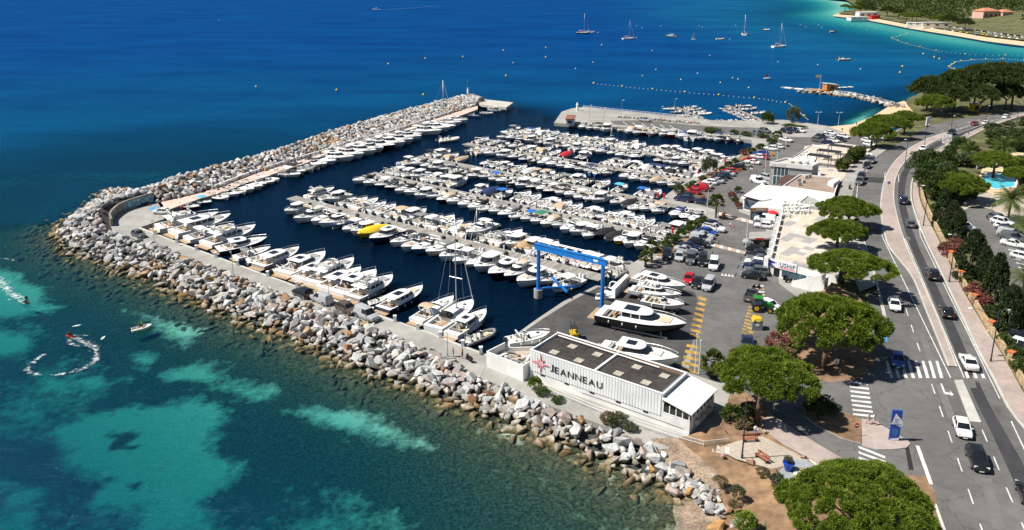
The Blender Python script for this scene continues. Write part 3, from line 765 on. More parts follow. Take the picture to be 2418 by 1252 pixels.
def make_deck(root, L, B, hs, hbw, c0, c1, floor, g=.2, mt=None, fl=None):
    """side decks, closed foredeck from c1, cockpit well from c0 to c1"""
    m = MB()
    ts = [c0] + [t for t in TT if c0 < t < c1] + [c1]
    def e(t, sg, inn): return Vector((L * (t - .5), sg * max(.01, hb(t, B) - inn), sheer(t, hs, hbw) + (.03 if inn else 0)))
    for sg in (1, -1):
        m.ribbon([e(t, sg, 0) for t in ts], [e(t, sg, g) for t in ts])
    tf = [c1] + [t for t in TT if t > c1]
    for sg in (1, -1):
        m.ribbon([e(t, sg, 0) for t in tf], [Vector((L * (t - .5), 0, sheer(t, hs, hbw) + .10 * hb(t, B))) for t in tf])
    if c0 > 0:
        ta = [0, c0]
        m.ribbon([e(t, 1, 0) for t in ta], [e(t, -1, 0) for t in ta])
    else:
        m.add([e(0, 1, 0), e(0, 1, g), e(.03, 1, g), e(.03, -1, g), e(0, -1, g), e(0, -1, 0)], [(0, 1, 2, 3, 4, 5)])
    m.build('deck', mt or GELW, root, False)
    w = MB()
    lo = lambda t, sg: Vector((L * (t - .5), sg * max(.01, hb(t, B) - g), floor))
    for sg in (1, -1): w.ribbon([e(t, sg, g) for t in ts], [lo(t, sg) for t in ts])
    w.add([e(c1, 1, g), e(c1, -1, g), lo(c1, -1), lo(c1, 1)], [(0, 1, 2, 3)]); w.add([e(c0, 1, g), e(c0, -1, g), lo(c0, -1), lo(c0, 1)], [(0, 1, 2, 3)])
    w.add([Vector((L * (c1 - .5), 0, sheer(c1, hs, hbw) + .10 * hb(c1, B))), e(c1, 1, g), e(c1, -1, g)], [(0, 1, 2)])
    w.ribbon([lo(t, 1) for t in ts], [lo(t, -1) for t in ts], 1)
    w.build('cockpit', [GELW, fl or NONSKID], root)
def outl(x0, x1, w, fr=.45, n=5):
    xm = lerp(x1, x0, fr); r = [(x0, -w), (lerp(x0, xm, .5), -w)]
    for i in range(n * 2 + 1):
        a = -math.pi / 2 + math.pi * i / (n * 2); r.append((xm + (x1 - xm) * math.cos(a) ** .8 if math.cos(a) > 0 else xm, w * math.copysign(abs(math.sin(a)) ** .85, math.sin(a))))
    return r + [(lerp(x0, xm, .5), w), (x0, w)]
def shell(root, name, levels, mt, fr=.45, sm='auto'):
    m = MB(); m.loft([[Vector((x, y, z)) for x, y in outl(x0, x1, w, fr)] for z, x0, x1, w in levels], True, True)
    return m.build(name, mt, root, sm)
def outboard(root, x, y, z, mt, s=1.0):
    m = MB()
    m.loft([[Vector((x + dx * s * k, y + dy * s * k, z + zz * s)) for dx, dy in ((-.34, -.2), (.12, -.24), (.26, -.12), (.26, .12), (.12, .24), (-.34, .2))] for zz, k in ((.05, .8), (.25, 1.0), (.55, .95), (.68, .6))])
    m.build('outboard_engine', mt, root, 'auto')
    m = MB(); m.box((x - .02, y, z - .35), (.3 * s, .14 * s, .85 * s)); m.build('outboard_leg', ENG, root)
def rail(root, L, B, hs, hbw, t0, t1, h=.5, inn=.12):
    m = MB(); ts = np.linspace(t0, t1, 6)
    for sg in (1, -1):
        pts = [Vector((L * (t - .5), sg * max(.02, hb(t, B) - inn), sheer(t, hs, hbw) + h)) for t in ts]
        m.path(pts, .03, 4)
        for p in pts[:-1]: m.tube(p, p - Vector((0, 0, h)), .022, .022, 4, False)
    m.build('bow_rail', ALU, root)
def seat(root, x, y, z, lx, ly, hh=.42, back=True, mt=None):
    m = MB(); m.box((x, y, z + hh / 2), (lx, ly, hh));
    if back: m.box((x - lx / 2 + .07, y, z + hh + .18), (.14, ly, .42))
    m.build('seat', mt or CUSH, root)
def arch(root, x, w, z0, z1, rake=-.5, mt=None, r=.09):
    m = MB(); pts = [Vector((x, -w, z0)), Vector((x + rake * .8, -w * .95, lerp(z0, z1, .8))), Vector((x + rake, -w * .7, z1)), Vector((x + rake, w * .7, z1)), Vector((x + rake * .8, w * .95, lerp(z0, z1, .8))), Vector((x, w, z0))]
    m.path(pts, r, 6); m.build('radar_arch', mt or GELW, root, 'auto')
def top(root, name, x0, x1, w, z, mt, th=.09, bow=.1, posts=True, zf=.6):
    m = MB(); rings = []
    for i in range(5):
        t = i / 4; x = lerp(x0, x1, t); dz = bow * math.sin(math.pi * t); ww = w * (1 if .1 < t < .9 else .9)
        rings.append([Vector((x, -ww, z + dz - .05)), Vector((x, -ww * .6, z + dz + .04)), Vector((x, ww * .6, z + dz + .04)), Vector((x, ww, z + dz - .05)), Vector((x, ww * .6, z + dz + .04 - th)), Vector((x, -ww * .6, z + dz + .04 - th))])
    m.loft(rings); m.build(name, mt, root, 'auto')
    if posts:
        for sx in (.12, .88):
            for sg in (1, -1):
                m = MB(); m.tube((lerp(x0, x1, .5) + (sx - .5) * (x1 - x0) * .5, sg * w * .9, zf), (lerp(x0, x1, sx), sg * w * .9, z), .03, .03, 4, False); m.build('top_post', ALU, root)
def windshield(root, x, w, z, h, rake=.45, mt=None):
    m = MB(); A = outl(x - .9, x, w, .8)[2:-2]; B2 = outl(x - .9 - rake * .6, x - rake, w * .86, .8)[2:-2]
    m.ribbon([Vector((a, b, z)) for a, b in A], [Vector((a, b, z + h)) for a, b in B2]); m.build('windshield', mt or GLASS, root, False)
    m = MB(); m.path([Vector((a, b, z + h)) for a, b in B2], .025, 4); m.build('windshield_frame', ALU, root)
def fenders(root, L, B, hs, hbw, ts=(.25, .5, .68)):
    for t in ts:
        for sg in (1, -1):
            m = MB(); b_ = hb(t, B) + .1; z = sheer(t, hs, hbw) * .55
            m.lathe([(.02, -.3), (.11, -.22), (.11, .22), (.02, .3)], (L * (t - .5), sg * b_, z), 6); m.build('fender', FEND, root, True)
def hatch(root, x, z, s=.5):
    m = MB(); m.box((x, 0, z), (s, s, .05)); m.build('deck_hatch', GLASS, root)

BP = {}
def proto(key):
    o = empty('boat_source_' + key); BP[key] = o; return o
def p_open(key, L=6.2, B=2.35, engines=1, dark=True, sun=True, consW=.45):
    r = proto(key); hs, hbw = .62, .98; make_hull(r, L, B, hs, hbw); make_deck(r, L, B, hs, hbw, .1, .70, .22)
    m = MB(); m.loft([[Vector((x, y, z)) for x, y in ((-.35, -consW), (.45, -consW), (.55, 0), (.45, consW), (-.35, consW))] for z in (.22, .95)]); m.build('console', GELW, r)
    windshield(r, .55, consW, .95, .35, .2)
    seat(r, -.95, 0, .22, .5, .9); seat(r, -2.2, 0, .22, .55, 1.6); seat(r, 1.35, 0, .22, .8, 1.2, .3, False)
    for e in range(engines): outboard(r, -L / 2 - .25, (e - (engines - 1) / 2) * .6, .5, ENG if dark else ENGW, 1.05)
    rail(r, L, B, hs, hbw, .72, .99, .3); fenders(r, L, B, hs, hbw, (.3, .6)); return r
def p_bimini(key): r = p_open(key); top(r, 'bimini', -1.7, .5, 1.0, 1.95, CANV); return r
def p_ttop(key, L=7.2, B=2.6):
    r = p_open(key, L, B, 2, False); top(r, 'hardtop', -1.2, .9, .95, 2.05, GELW, .08, .05); return r
def p_cuddy(key, L=7.0, B=2.6, cover=False, archd=True):
    r = proto(key); hs, hbw = .78, 1.15; make_hull(r, L, B, hs, hbw); make_deck(r, L, B, hs, hbw, .1, .52, .3)
    shell(r, 'cabin_trunk', [(1.0, -.2, L * .36, .85), (1.22, -.1, L * .32, .72), (1.28, 0, L * .28, .55)], GELW, .7)
    windshield(r, .35, .98, 1.02, .55, .6); hatch(r, 1.5, 1.29)
    seat(r, -.5, .5, .3, .55, .55); seat(r, -.5, -.5, .3, .55, .55); seat(r, -2.1, 0, .3, .6, 1.7)
    if archd: arch(r, -1.5, 1.1, .8, 1.9, -.35)
    if cover: shell(r, 'cockpit_cover', [(.85, -2.7, .25, 1.12), (1.45, -2.4, .05, 1.0), (1.62, -2.0, -.35, .75)], CANV, .3)
    outboard(r, -L / 2 - .25, 0, .5, ENG, 1.15); rail(r, L, B, hs, hbw, .5, .99, .4); fenders(r, L, B, hs, hbw); return r
def p_pilot(key, L=7.3, B=2.75):
    r = proto(key); hs, hbw = .85, 1.3; make_hull(r, L, B, hs, hbw); make_deck(r, L, B, hs, hbw, .06, .34, .35)
    shell(r, 'cabin', [(1.0, -1.2, L * .34, .98), (1.3, -1.2, L * .30, .92)], GELW, .5)
    shell(r, 'cabin_windows', [(1.3, -1.15, L * .24, .9), (1.98, -1.1, L * .13, .82)], GLASS, .4, False)
    shell(r, 'roof', [(1.98, -1.75, L * .18, 1.0), (2.08, -1.75, L * .18, 1.0), (2.14, -1.6, L * .15, .85)], GELW, .35)
    for x in (-1.1, -.1, .5):
        for sg in (1, -1): m = MB(); m.box((x, sg * .89, 1.64), (.09, .08, .7)); m.build('window_pillar', GELW, r)
    seat(r, -2.5, 0, .35, .5, 1.6); hatch(r, 2.2, 1.32, .45); outboard(r, -L / 2 - .25, 0, .5, ENG, 1.2); rail(r, L, B, hs, hbw, .4, .99, .45); fenders(r, L, B, hs, hbw); return r
def p_rib(key, L=6.4, B=2.5):
    r = proto(key); m = MB()
    pts = [Vector((-L / 2, B / 2 - .25, .45)), Vector((L * .12, B / 2 - .25, .5)), Vector((L * .3, B * .36, .58)), Vector((L * .42, B * .2, .68)), Vector((L * .48, 0, .76))]
    full = pts + [Vector((p.x, -p.y, p.z)) for p in pts[-2::-1]]; full = smooth_line(full, 1)
    for a, b_ in zip(full[:-1], full[1:]): m.tube(a, b_, .26, .26, 8, True)
    m.ball(full[0], .26, 8, 5); m.ball(full[-1], .26, 8, 5); m.build('inflatable_tube', TUBE, r, 'auto')
    h = MB(); h.loft([[Vector((x, -w, .4)), Vector((x, -w * .6, -.05)), Vector((x, 0, -.3)), Vector((x, w * .6, -.05)), Vector((x, w, .4))] for x, w in ((-L / 2, .95), (L * .15, .95), (L * .34, .6), (L * .46, .08))], True, True); h.build('hull', GELW, r)
    m = MB(); m.add([Vector((-L / 2 + .1, -.85, .42)), Vector((L * .15, -.85, .42)), Vector((L * .38, -.3, .44)), Vector((L * .38, .3, .44)), Vector((L * .15, .85, .42)), Vector((-L / 2 + .1, .85, .42))], [(0, 1, 2, 3, 4, 5)]); m.build('deck', NONSKID, r)
    m = MB(); m.loft([[Vector((x, y, z)) for x, y in ((-.3, -.4), (.35, -.4), (.5, 0), (.35, .4), (-.3, .4))] for z in (.42, 1.15)]); m.build('console', GELW, r)
    windshield(r, .45, .4, 1.15, .3, .2); seat(r, -.85, 0, .42, .5, .8); seat(r, -2.1, 0, .42, .5, 1.3); seat(r, 1.4, 0, .42, .8, .9, .25, False)
    arch(r, -2.3, .85, .6, 1.75, -.3, ALU, .045); outboard(r, -L / 2 - .2, 0, .55, ENG, 1.15); return r
def p_covered(key, L=6.2, B=2.35):
    r = proto(key); hs, hbw = .68, 1.0; make_hull(r, L, B, hs, hbw)
    m = MB(); ts = [0, .15, .3, .45, .6, .72, .84, .94]
    rings = [[Vector((L * (t - .5), -hb(t, B) - .02, sheer(t, hs, hbw) - .05)), Vector((L * (t - .5), -hb(t, B) * .6, sheer(t, hs, hbw) + .25 + .3 * math.sin(math.pi * min(1, t * 1.15)))), Vector((L * (t - .5), 0, sheer(t, hs, hbw) + .34 + .45 * math.sin(math.pi * min(1, t * 1.2)))), Vector((L * (t - .5), hb(t, B) * .6, sheer(t, hs, hbw) + .25 + .3 * math.sin(math.pi * min(1, t * 1.15)))), Vector((L * (t - .5), hb(t, B) + .02, sheer(t, hs, hbw) - .05))] for t in ts]
    m.loft(rings, True, True); m.build('boat_cover', CANV, r, 'auto')
    make_deck(r, L, B, hs - .03, hbw - .03, .2, .8, .3); outboard(r, -L / 2 - .25, 0, .5, ENG); return r
def p_cruiser(key, L=10.5, B=3.4, hard=True):
    r = proto(key); hs, hbw = 1.05, 1.75; make_hull(r, L, B, hs, hbw, .5); make_deck(r, L, B, hs, hbw, .10, .40, .5, .25, None, TEAK)
    m = MB(); m.box((-L / 2 - .45, 0, .35), (.95, B * .8, .14)); m.build('swim_platform', TEAK, r)
    shell(r, 'cabin_trunk', [(1.3, -.9, L * .37, 1.25), (1.62, -.7, L * .32, 1.05), (1.7, -.5, L * .28, .8)], GELW, .6)
    if hard:
        shell(r, 'saloon_windows', [(1.6, -2.0, L * .2, 1.22), (2.25, -1.7, L * .06, 1.08)], GLASS, .5, False)
        shell(r, 'hardtop', [(2.25, -2.7, L * .09, 1.2), (2.36, -2.7, L * .08, 1.2), (2.42, -2.4, L * .05, .95)], GELW, .4)
        m = MB(); m.box((-1.0, 0, 2.43), (1.3, 1.1, .03)); m.build('sunroof', GLASS, r)
        m = MB()
        for sg in (1, -1): m.tube((-2.5, sg * 1.2, 1.2), (-1.9, sg * 1.12, 2.3), .12, .1, 5)
        m.build('hardtop_support', GELW, r)
    else:
        windshield(r, .9, 1.3, 1.55, .6, .8); arch(r, -2.2, 1.45, 1.1, 2.5, -.7, None, .14); top(r, 'bimini', -3.2, -1.2, 1.3, 2.55, CANV, .06, .12)
    hatch(r, L * .25, 1.72); hatch(r, L * .16, 1.76, .4)
    m = MB(); m.box((L * .22, 0, 1.74), (1.5, 1.3, .08)); m.build('sun_pad', CUSH, r)
    seat(r, -L * .33, 0, .5, .7, 2.1); seat(r, -.9 - .9, .8, .5, .7, .8); seat(r, -3.0, -.95, .5, 1.4, .6, .42, False)
    rail(r, L, B, hs, hbw, .38, .99, .55, .18); fenders(r, L, B, hs, hbw, (.2, .4, .6)); return r
def p_fly(key, L=14.0, B=4.3, fly=True):
    r = proto(key); hs, hbw = 1.35, 2.2; make_hull(r, L, B, hs, hbw, .6); make_deck(r, L, B, hs, hbw, .08, .26, .75, .28, None, TEAK)
    m = MB(); m.box((-L / 2 - .6, 0, .45), (1.3, B * .84, .16)); m.build('swim_platform', TEAK, r)
    for sg in (1, -1):
        m = MB(); A = [Vector((L * (t - .5), sg * (hb(t, B) + .012), sheer(t, hs, hbw) * .55)) for t in (.45, .52, .6, .68)]; Bq = [Vector((L * (t - .5), sg * (hb(t, B) + .02), sheer(t, hs, hbw) * .74)) for t in (.45, .52, .6, .68)]
        m.ribbon(A, Bq); m.build('hull_window', GLASS, r)
    shell(r, 'cabin_trunk', [(1.6, -3.0, L * .36, 1.65), (2.0, -2.9, L * .31, 1.45), (2.1, -2.7, L * .27, 1.1)], GELW, .55)
    shell(r, 'saloon_windows', [(2.0, -2.9, L * .22, 1.5), (2.85, -2.8, L * .08, 1.35)], GLASS, .45, False)
    for x in (-2.7, -1.2, .2):
        for sg in (1, -1): m = MB(); m.box((x, sg * 1.45, 2.45), (.14, .12, .9)); m.build('window_pillar', GELW, r)
    shell(r, 'flybridge_deck' if fly else 'hardtop', [(2.85, -4.9, L * .13, 1.55), (3.0, -5.0, L * .12, 1.6), (3.08, -4.9, L * .10, 1.45)], GELW, .4)
    if fly:
        m = MB(); o_ = outl(-3.6, L * .07, 1.42, .45); i_ = outl(-3.6, L * .06, 1.32, .45)
        m.ribbon([Vector((x, y, 3.05)) for x, y in o_], [Vector((x * 1.0, y, 3.5)) for x, y in o_]); m.build('flybridge_coaming', GELW, r)
        windshield(r, L * .07, 1.3, 3.48, .3, .25); seat(r, -2.6, 0, 3.08, .8, 2.2, .4, True); seat(r, -.8, .7, 3.08, 1.3, .9, .4, False); seat(r, -.6, -.8, 3.08, .6, .6)
        arch(r, -3.7, 1.4, 3.0, 4.4, -.5, None, .12); m = MB(); m.ball((-4.2, 0, 4.65), .28, 8, 5); m.build('radar_dome', GELW, r, True)
    else:
        m = MB(); m.box((-1.6, 0, 3.10), (2.2, 1.7, .03)); m.build('sunroof', GLASS, r)
    m = MB(); m.box((L * .27, 0, 2.14), (1.9, 1.8, .1)); m.build('sun_pad', CUSH, r); hatch(r, L * .36, 2.06)
    seat(r, -L * .37, 0, .75, .7, 2.6); m = MB(); m.box((-L * .30, 0, 1.45), (.7, 1.5, .06)); m.tube((-L * .30, 0, .75), (-L * .30, 0, 1.45), .08, .08, 6); m.build('cockpit_table', TEAK, r)
    rail(r, L, B, hs, hbw, .36, .99, .65, .2); fenders(r, L, B, hs, hbw, (.18, .34, .5)); return r
def p_sail(key, L=10.5, B=3.4):
    r = proto(key); hs, hbw = 1.0, 1.25; make_hull(r, L, B, hs, hbw, .6); make_deck(r, L, B, hs, hbw, .06, .30, .55, .35, None, TEAK)
    shell(r, 'coachroof', [(1.1, -1.9, 2.6, .95), (1.42, -1.8, 2.1, .8), (1.48, -1.6, 1.8, .6)], GELW, .5)
    for sg in (1, -1):
        m = MB(); m.box((0, sg * .90, 1.28), (2.2, .04, .16)); m.build('cabin_window', GLASS, r)
    hatch(r, 2.9, 1.27, .5); hatch(r, .9, 1.5, .4)
    m = MB(); m.tube((.7, 0, 1.3), (.7, 0, 15.5), .09, .06, 8); m.build('mast', ALU, r, True)
    m = MB(); m.tube((.6, 0, 2.4), (-3.4, 0, 2.5), .07, .06, 6); m.build('boom', ALU, r, True)
    m = MB(); m.tube((.4, 0, 2.6), (-3.2, 0, 2.66), .17, .12, 6); m.build('furled_mainsail', ROPE, r, True)
    m = MB(); m.tube((.7, -1.0, 6.2), (.7, 1.0, 6.2), .035, .035, 4); m.tube((.7, -.75, 10.5), (.7, .75, 10.5), .03, .03, 4); m.build('spreader', ALU, r)
    m = MB()
    m.tube((L / 2 - .15, 0, 1.3), (.75, 0, 15.2), .06, .04, 5); m.build('furled_jib', ROPE, r)
    m = MB(); m.tube((-L / 2 + .1, 0, 1.1), (.65, 0, 15.4), .018, .018, 3)
    for sg in (1, -1):
        m.tube((.55, sg * 1.55, 1.1), (.7, sg * 1.0, 6.2), .018, .018, 3); m.tube((.7, sg * 1.0, 6.2), (.7, sg * .75, 10.5), .018, .018, 3); m.tube((.7, sg * .75, 10.5), (.7, 0, 15.2), .018, .018, 3)
    m.build('rigging', ALU, r)
    shell(r, 'sprayhood', [(1.3, -2.4, -1.0, .95), (1.85, -2.3, -1.4, .85), (1.95, -2.2, -1.6, .6)], CANV, .4)
    m = MB(); m.tube((-3.9, -.5, 1.25), (-3.9, .5, 1.25), .05, .05, 6); m.box((-3.9, 0, .95), (.1, .1, .7)); m.build('wheel_pedestal', GELW, r)
    rail(r, L, B, hs, hbw, .02, .99, .6, .1); fenders(r, L, B, hs, hbw, (.3, .55)); return r
def p_dinghy(key, L=3.4, B=1.5):
    r = proto(key); hs, hbw = .42, .6; make_hull(r, L, B, hs, hbw, .15, False); make_deck(r, L, B, hs, hbw, .05, .8, .12, .1)
    for x in (-.7, .35):
        m = MB(); m.box((x, 0, .33), (.28, 1.1, .05)); m.build('thwart', TEAK, r)
    outboard(r, -L / 2 - .12, 0, .35, ENG, .6); return r
p_open('open'); p_bimini('bimini'); p_ttop('ttop'); p_cuddy('cuddy'); p_cuddy('cover', 7.0, 2.6, True, False); p_pilot('pilot'); p_rib('rib'); p_covered('covered')
p_cruiser('hardtop'); p_cruiser('express', 10.5, 3.4, False); p_fly('fly'); p_fly('coupe', 14.0, 4.3, False); p_sail('sail'); p_dinghy('dinghy')
DIM = dict(open=(6.2, 2.35), bimini=(6.2, 2.35), ttop=(7.2, 2.6), cuddy=(7.0, 2.6), cover=(7.0, 2.6), pilot=(7.3, 2.75), rib=(6.4, 2.5), covered=(6.2, 2.35), hardtop=(10.5, 3.4), express=(10.5, 3.4), fly=(14, 4.3), coupe=(14, 4.3), sail=(10.5, 3.4), dinghy=(3.4, 1.5))
BNAME = dict(open='open_motorboat', bimini='open_motorboat', ttop='open_motorboat', cuddy='day_cruiser', cover='day_cruiser', pilot='pilothouse_boat', rib='inflatable_boat', covered='covered_boat', hardtop='cabin_cruiser', express='cabin_cruiser', fly='motor_yacht', coupe='motor_yacht', sail='sailing_yacht', dinghy='dinghy')
BLOOK = dict(open='white open boat with console', bimini='white open boat with %s bimini', ttop='white open boat with hard T-top', cuddy='white day cruiser with arch', cover='white day cruiser with %s cockpit cover', pilot='white pilothouse boat', rib='%s inflatable boat', covered='boat under %s cover', hardtop='white hardtop cruiser', express='white express cruiser with %s bimini', fly='white flybridge motor yacht', coupe='white coupe motor yacht', sail='white sailing yacht with %s sprayhood', dinghy='small white dinghy')
CANVC = dict(white=(.72, .72, .70), beige=(.52, .40, .27), grey=(.22, .22, .22), black=(.022, .022, .025), navy=(.02, .04, .13), blue=(.02, .14, .48), green=(.02, .20, .11), red=(.55, .02, .04), cyan=(.10, .45, .60), tan=(.45, .30, .16), yellow=(.80, .55, .02))
HULLC = dict(white=(1, 1, 1), cream=(.95, .90, .80), navy=(.02, .03, .07), black=(.018, .018, .022), grey=(.4, .41, .43), blue=(.05, .2, .5), yellow=(1.0, .62, .01), red=(.5, .03, .03), green=(.05, .2, .14))
def put_boat(key, pos, ang, s=1.0, cv='white', hl='white', label='', group=None, roll=0.0, extra=None, sz=None):
    o = copy_tree(BP[key]); o.name = BNAME[key]
    o.location = pos; o.rotation_euler = (roll, 0, ang); o.scale = (s, s * random.uniform(1.04, 1.18), s * (sz or 1))
    for ch in o.children:
        st = ch.name.split('.')[0]
        if st == 'hull': ch.color = (*HULLC[hl], 1)
        elif st in ('bimini', 'cockpit_cover', 'boat_cover', 'sprayhood'): ch.color = (*CANVC[cv], 1)
        elif st == 'inflatable_tube': ch.color = (*CANVC[cv], 1)
        elif st in ('seat', 'sun_pad'):
            ch.color = (*(extra or random.choice([(1, 1, 1), (1, 1, 1), (1.15, 1.15, 1.15), (.55, .55, .57), (1.05, .9, .7)])), 1)
        else: ch.color = (1, 1, 1, 1)
    look = BLOOK[key]; look = look % cv if '%s' in look else look
    if hl != 'white': look = look.replace('white', hl, 1) if 'white' in look else look + ' on ' + hl + ' hull'
    cat = dict(rib='inflatable boat', sail='sailboat', dinghy='dinghy', fly='yacht', coupe='yacht').get(key, 'motorboat')
    return tag(o, (look + ', ' + label)[:150], cat, group)
def ordn(n):
    w_ = ['', 'first', 'second', 'third', 'fourth', 'fifth', 'sixth', 'seventh', 'eighth', 'ninth', 'tenth', 'eleventh', 'twelfth']
    return w_[n] if n < len(w_) else '%d%s' % (n, {1: 'st', 2: 'nd', 3: 'rd'}.get(n % 10 if n % 100 not in (11, 12, 13) else 0, 'th'))
def rnd_small():
    key = random.choices(['open', 'bimini', 'ttop', 'cuddy', 'cover', 'pilot', 'rib', 'covered'], [16, 10, 11, 26, 13, 11, 9, 3])[0]
    cv = random.choices(['white', 'beige', 'grey', 'black', 'navy'], [22, 15, 26, 24, 13])[0]
    if key == 'rib': cv = random.choices(['white', 'grey', 'black'], [60, 25, 15])[0]
    hl = random.choices(['white', 'cream', 'navy', 'black', 'grey', 'blue'], [74, 8, 6, 4, 5, 3])[0]
    return key, cv, hl
def row(line, side, xs, where, sc=(.95, 1.12), special={}, group=None, reverse=.08, big=None):
    """xs: photo columns at which the boats' middles stand; line: (A, B, half width); side: +1 / -1 of the line"""
    A, B, hw = line; d = (B - A).normalized(); n = Vector((-d.y, d.x, 0)) * side
    L = (B - A).length; ts = np.linspace(-.06, 1.06, 900)
    N = len(xs)
    for i, x in enumerate(xs):
        key, cv, hl = rnd_small()
        if big and random.random() < big: key = random.choice(['hardtop', 'express', 'pilot', 'cuddy']); 
        s = random.uniform(*sc); kw = {}
        if i in special:
            sp = special[i]; key = sp.get('k', key); cv = sp.get('cv', cv); hl = sp.get('hl', hl); s = sp.get('s', s); kw = {'extra': sp.get('seat')}
        if key in ('hardtop', 'express') and i not in special: s *= .86
        if key == 'express' and cv == 'white': cv = random.choice(['beige', 'grey', 'black', 'white'])
        bl = DIM[key][0] * s; off = hw + bl / 2 + random.uniform(.7, 1.5)
        best = min(ts, key=lambda t: abs(proj(A + d * (L * t) + n * off + Vector((0, 0, .6)))[0] - x))
        p = A + d * (L * best) + n * off; p.z = random.uniform(-.03, .03)
        a = math.atan2(n.y, n.x) + random.gauss(0, .05)
        if random.random() < reverse and i not in special: a += math.pi
        k = N - i
        put_boat(key, p, a, s, cv, hl, '%s from shore, %s' % (ordn(k), where), group, random.gauss(0, .012), **kw)
def span(a, b, step): return list(np.linspace(a, b, max(2, int(round((b - a) / step)) + 1)))
GR = 'boats moored along the pontoons'
row(PLINES[0], -1, [700, 737, 768, 793, 812, 838, 864, 880, 911, 956, 985, 1009, 1040, 1073, 1102, 1131, 1157, 1192, 1224, 1261, 1300, 1338, 1449], 'near side of the first pontoon', (1.18, 1.3),
    {0: dict(k='pilot', s=1.1), 1: dict(k='fly', s=.8), 2: dict(k='cuddy', s=1.35), 3: dict(k='hardtop', s=.95), 4: dict(k='rib', s=1.3), 5: dict(k='ttop', s=1.2), 6: dict(k='pilot', s=1.2), 7: dict(k='covered', cv='yellow', hl='yellow', s=1.45), 8: dict(k='hardtop', hl='navy', s=1.05), 9: dict(k='express', cv='black', s=.9), 10: dict(k='express', cv='black', seat=(1.0, .62, .5), s=.95),
     11: dict(k='cuddy', s=1.4), 12: dict(k='cover', cv='grey', s=1.3), 13: dict(k='pilot', s=1.25), 14: dict(k='ttop', s=1.25), 15: dict(k='sail', s=.8), 16: dict(k='pilot', s=1.4), 17: dict(k='hardtop', s=1.08), 18: dict(k='fly', s=.74), 19: dict(k='hardtop', s=1.05), 20: dict(k='open', s=1.1), 21: dict(k='ttop', s=1.25), 22: dict(k='cuddy', s=1.35, hl='cream')}, GR, .05)
row(PLINES[0], 1, [757, 775] + span(798, 1245, 22.5) + [1262, 1290, 1318, 1342, 1366, 1390, 1416, 1440, 1468], 'far side of the first pontoon', (1.1, 1.25),
    {0: dict(k='fly', s=.68), 5: dict(k='express', cv='beige', s=.85), 9: dict(k='bimini', cv='beige', s=1.35), 13: dict(k='express', cv='grey', s=.9), 16: dict(k='express', cv='beige', s=.9), 18: dict(k='rib', cv='grey'), 20: dict(k='express', cv='grey', s=.95), 22: dict(k='covered', cv='tan', s=1.3), 24: dict(k='ttop', s=1.3), 25: dict(k='bimini', cv='black'), 27: dict(k='rib', cv='red'), 28: dict(k='ttop', s=1.2), 29: dict(k='open', hl='black', s=1.2), 31: dict(k='rib', cv='grey', s=1.3), 32: dict(k='covered', cv='beige'), 33: dict(k='cover', cv='black')}, GR, .1, .12)
row(PLINES[1], -1, span(858, 1545, 24.6), 'near side of the second pontoon', (1.1, 1.24),
    {0: dict(k='cover', cv='black'), 8: dict(k='cover', cv='beige'), 11: dict(k='cover', cv='black'), 12: dict(k='rib', cv='white'), 14: dict(k='cover', cv='grey', s=1.25), 16: dict(k='bimini', cv='blue'), 17: dict(k='bimini', cv='green'), 21: dict(k='pilot'), 23: dict(k='covered', cv='black', hl='black', s=1.15), 24: dict(k='covered', cv='black', s=1.1), 25: dict(k='cuddy', hl='yellow', s=1.05)}, GR, .06)
row(PLINES[1], 1, span(925, 1078, 23) + [1136, 1158, 1190, 1234, 1258] + span(1282, 1600, 24.5), 'far side of the second pontoon', (1.06, 1.2),
    {7: dict(k='pilot', s=1.3), 8: dict(k='pilot', s=.95), 9: dict(k='covered', cv='navy', s=1.15), 10: dict(k='bimini', cv='blue'), 14: dict(k='ttop'), 15: dict(k='cover', cv='beige')}, GR, .1)
row(PLINES[2], -1, span(966, 1396, 22.6) + [1418, 1457, 1484, 1505, 1527, 1556, 1600, 1622, 1645], 'near side of the middle pontoon', (1.06, 1.2),
    {9: dict(k='bimini', cv='blue'), 20: dict(k='pilot'), 24: dict(k='open', s=1.15), 23: dict(k='rib', cv='white')}, GR, .06)
row(PLINES[2], 1, [1020, 1042, 1066, 1090, 1150, 1172, 1195] + span(1225, 1388, 23) + [1424, 1466, 1520, 1545], 'far side of the middle pontoon', (1.05, 1.18),
    {16: dict(k='bimini', cv='cyan'), 17: dict(k='bimini', cv='blue'), 18: dict(k='cover', cv='grey')}, GR, .08)
row(PLINES[3], -1, [1115, 1135, 1160, 1192, 1215, 1240, 1262, 1285] + span(1308, 1436, 20) + [1480, 1502, 1526, 1547, 1567, 1590], 'near side of the fourth pontoon', (1.06, 1.18), {}, GR, .06)
row(PLINES[3], 1, [1137, 1165, 1190, 1215, 1240, 1262, 1286, 1310, 1337, 1380, 1436, 1456, 1474, 1504, 1526, 1547, 1567, 1588, 1609, 1632, 1656], 'far side of the fourth pontoon', (1.05, 1.18),
    {8: dict(k='covered', cv='red', s=1.15)}, GR, .08)
row(PLINES[4], -1, [1190, 1210, 1232, 1255, 1278, 1300, 1322, 1343, 1364, 1386, 1404, 1422, 1445, 1470, 1486, 1502, 1558, 1578, 1596, 1615, 1650, 1676], 'near side of the last pontoon', (1.06, 1.18), {12: dict(k='sail', s=.6, hl='white')}, GR, .06)
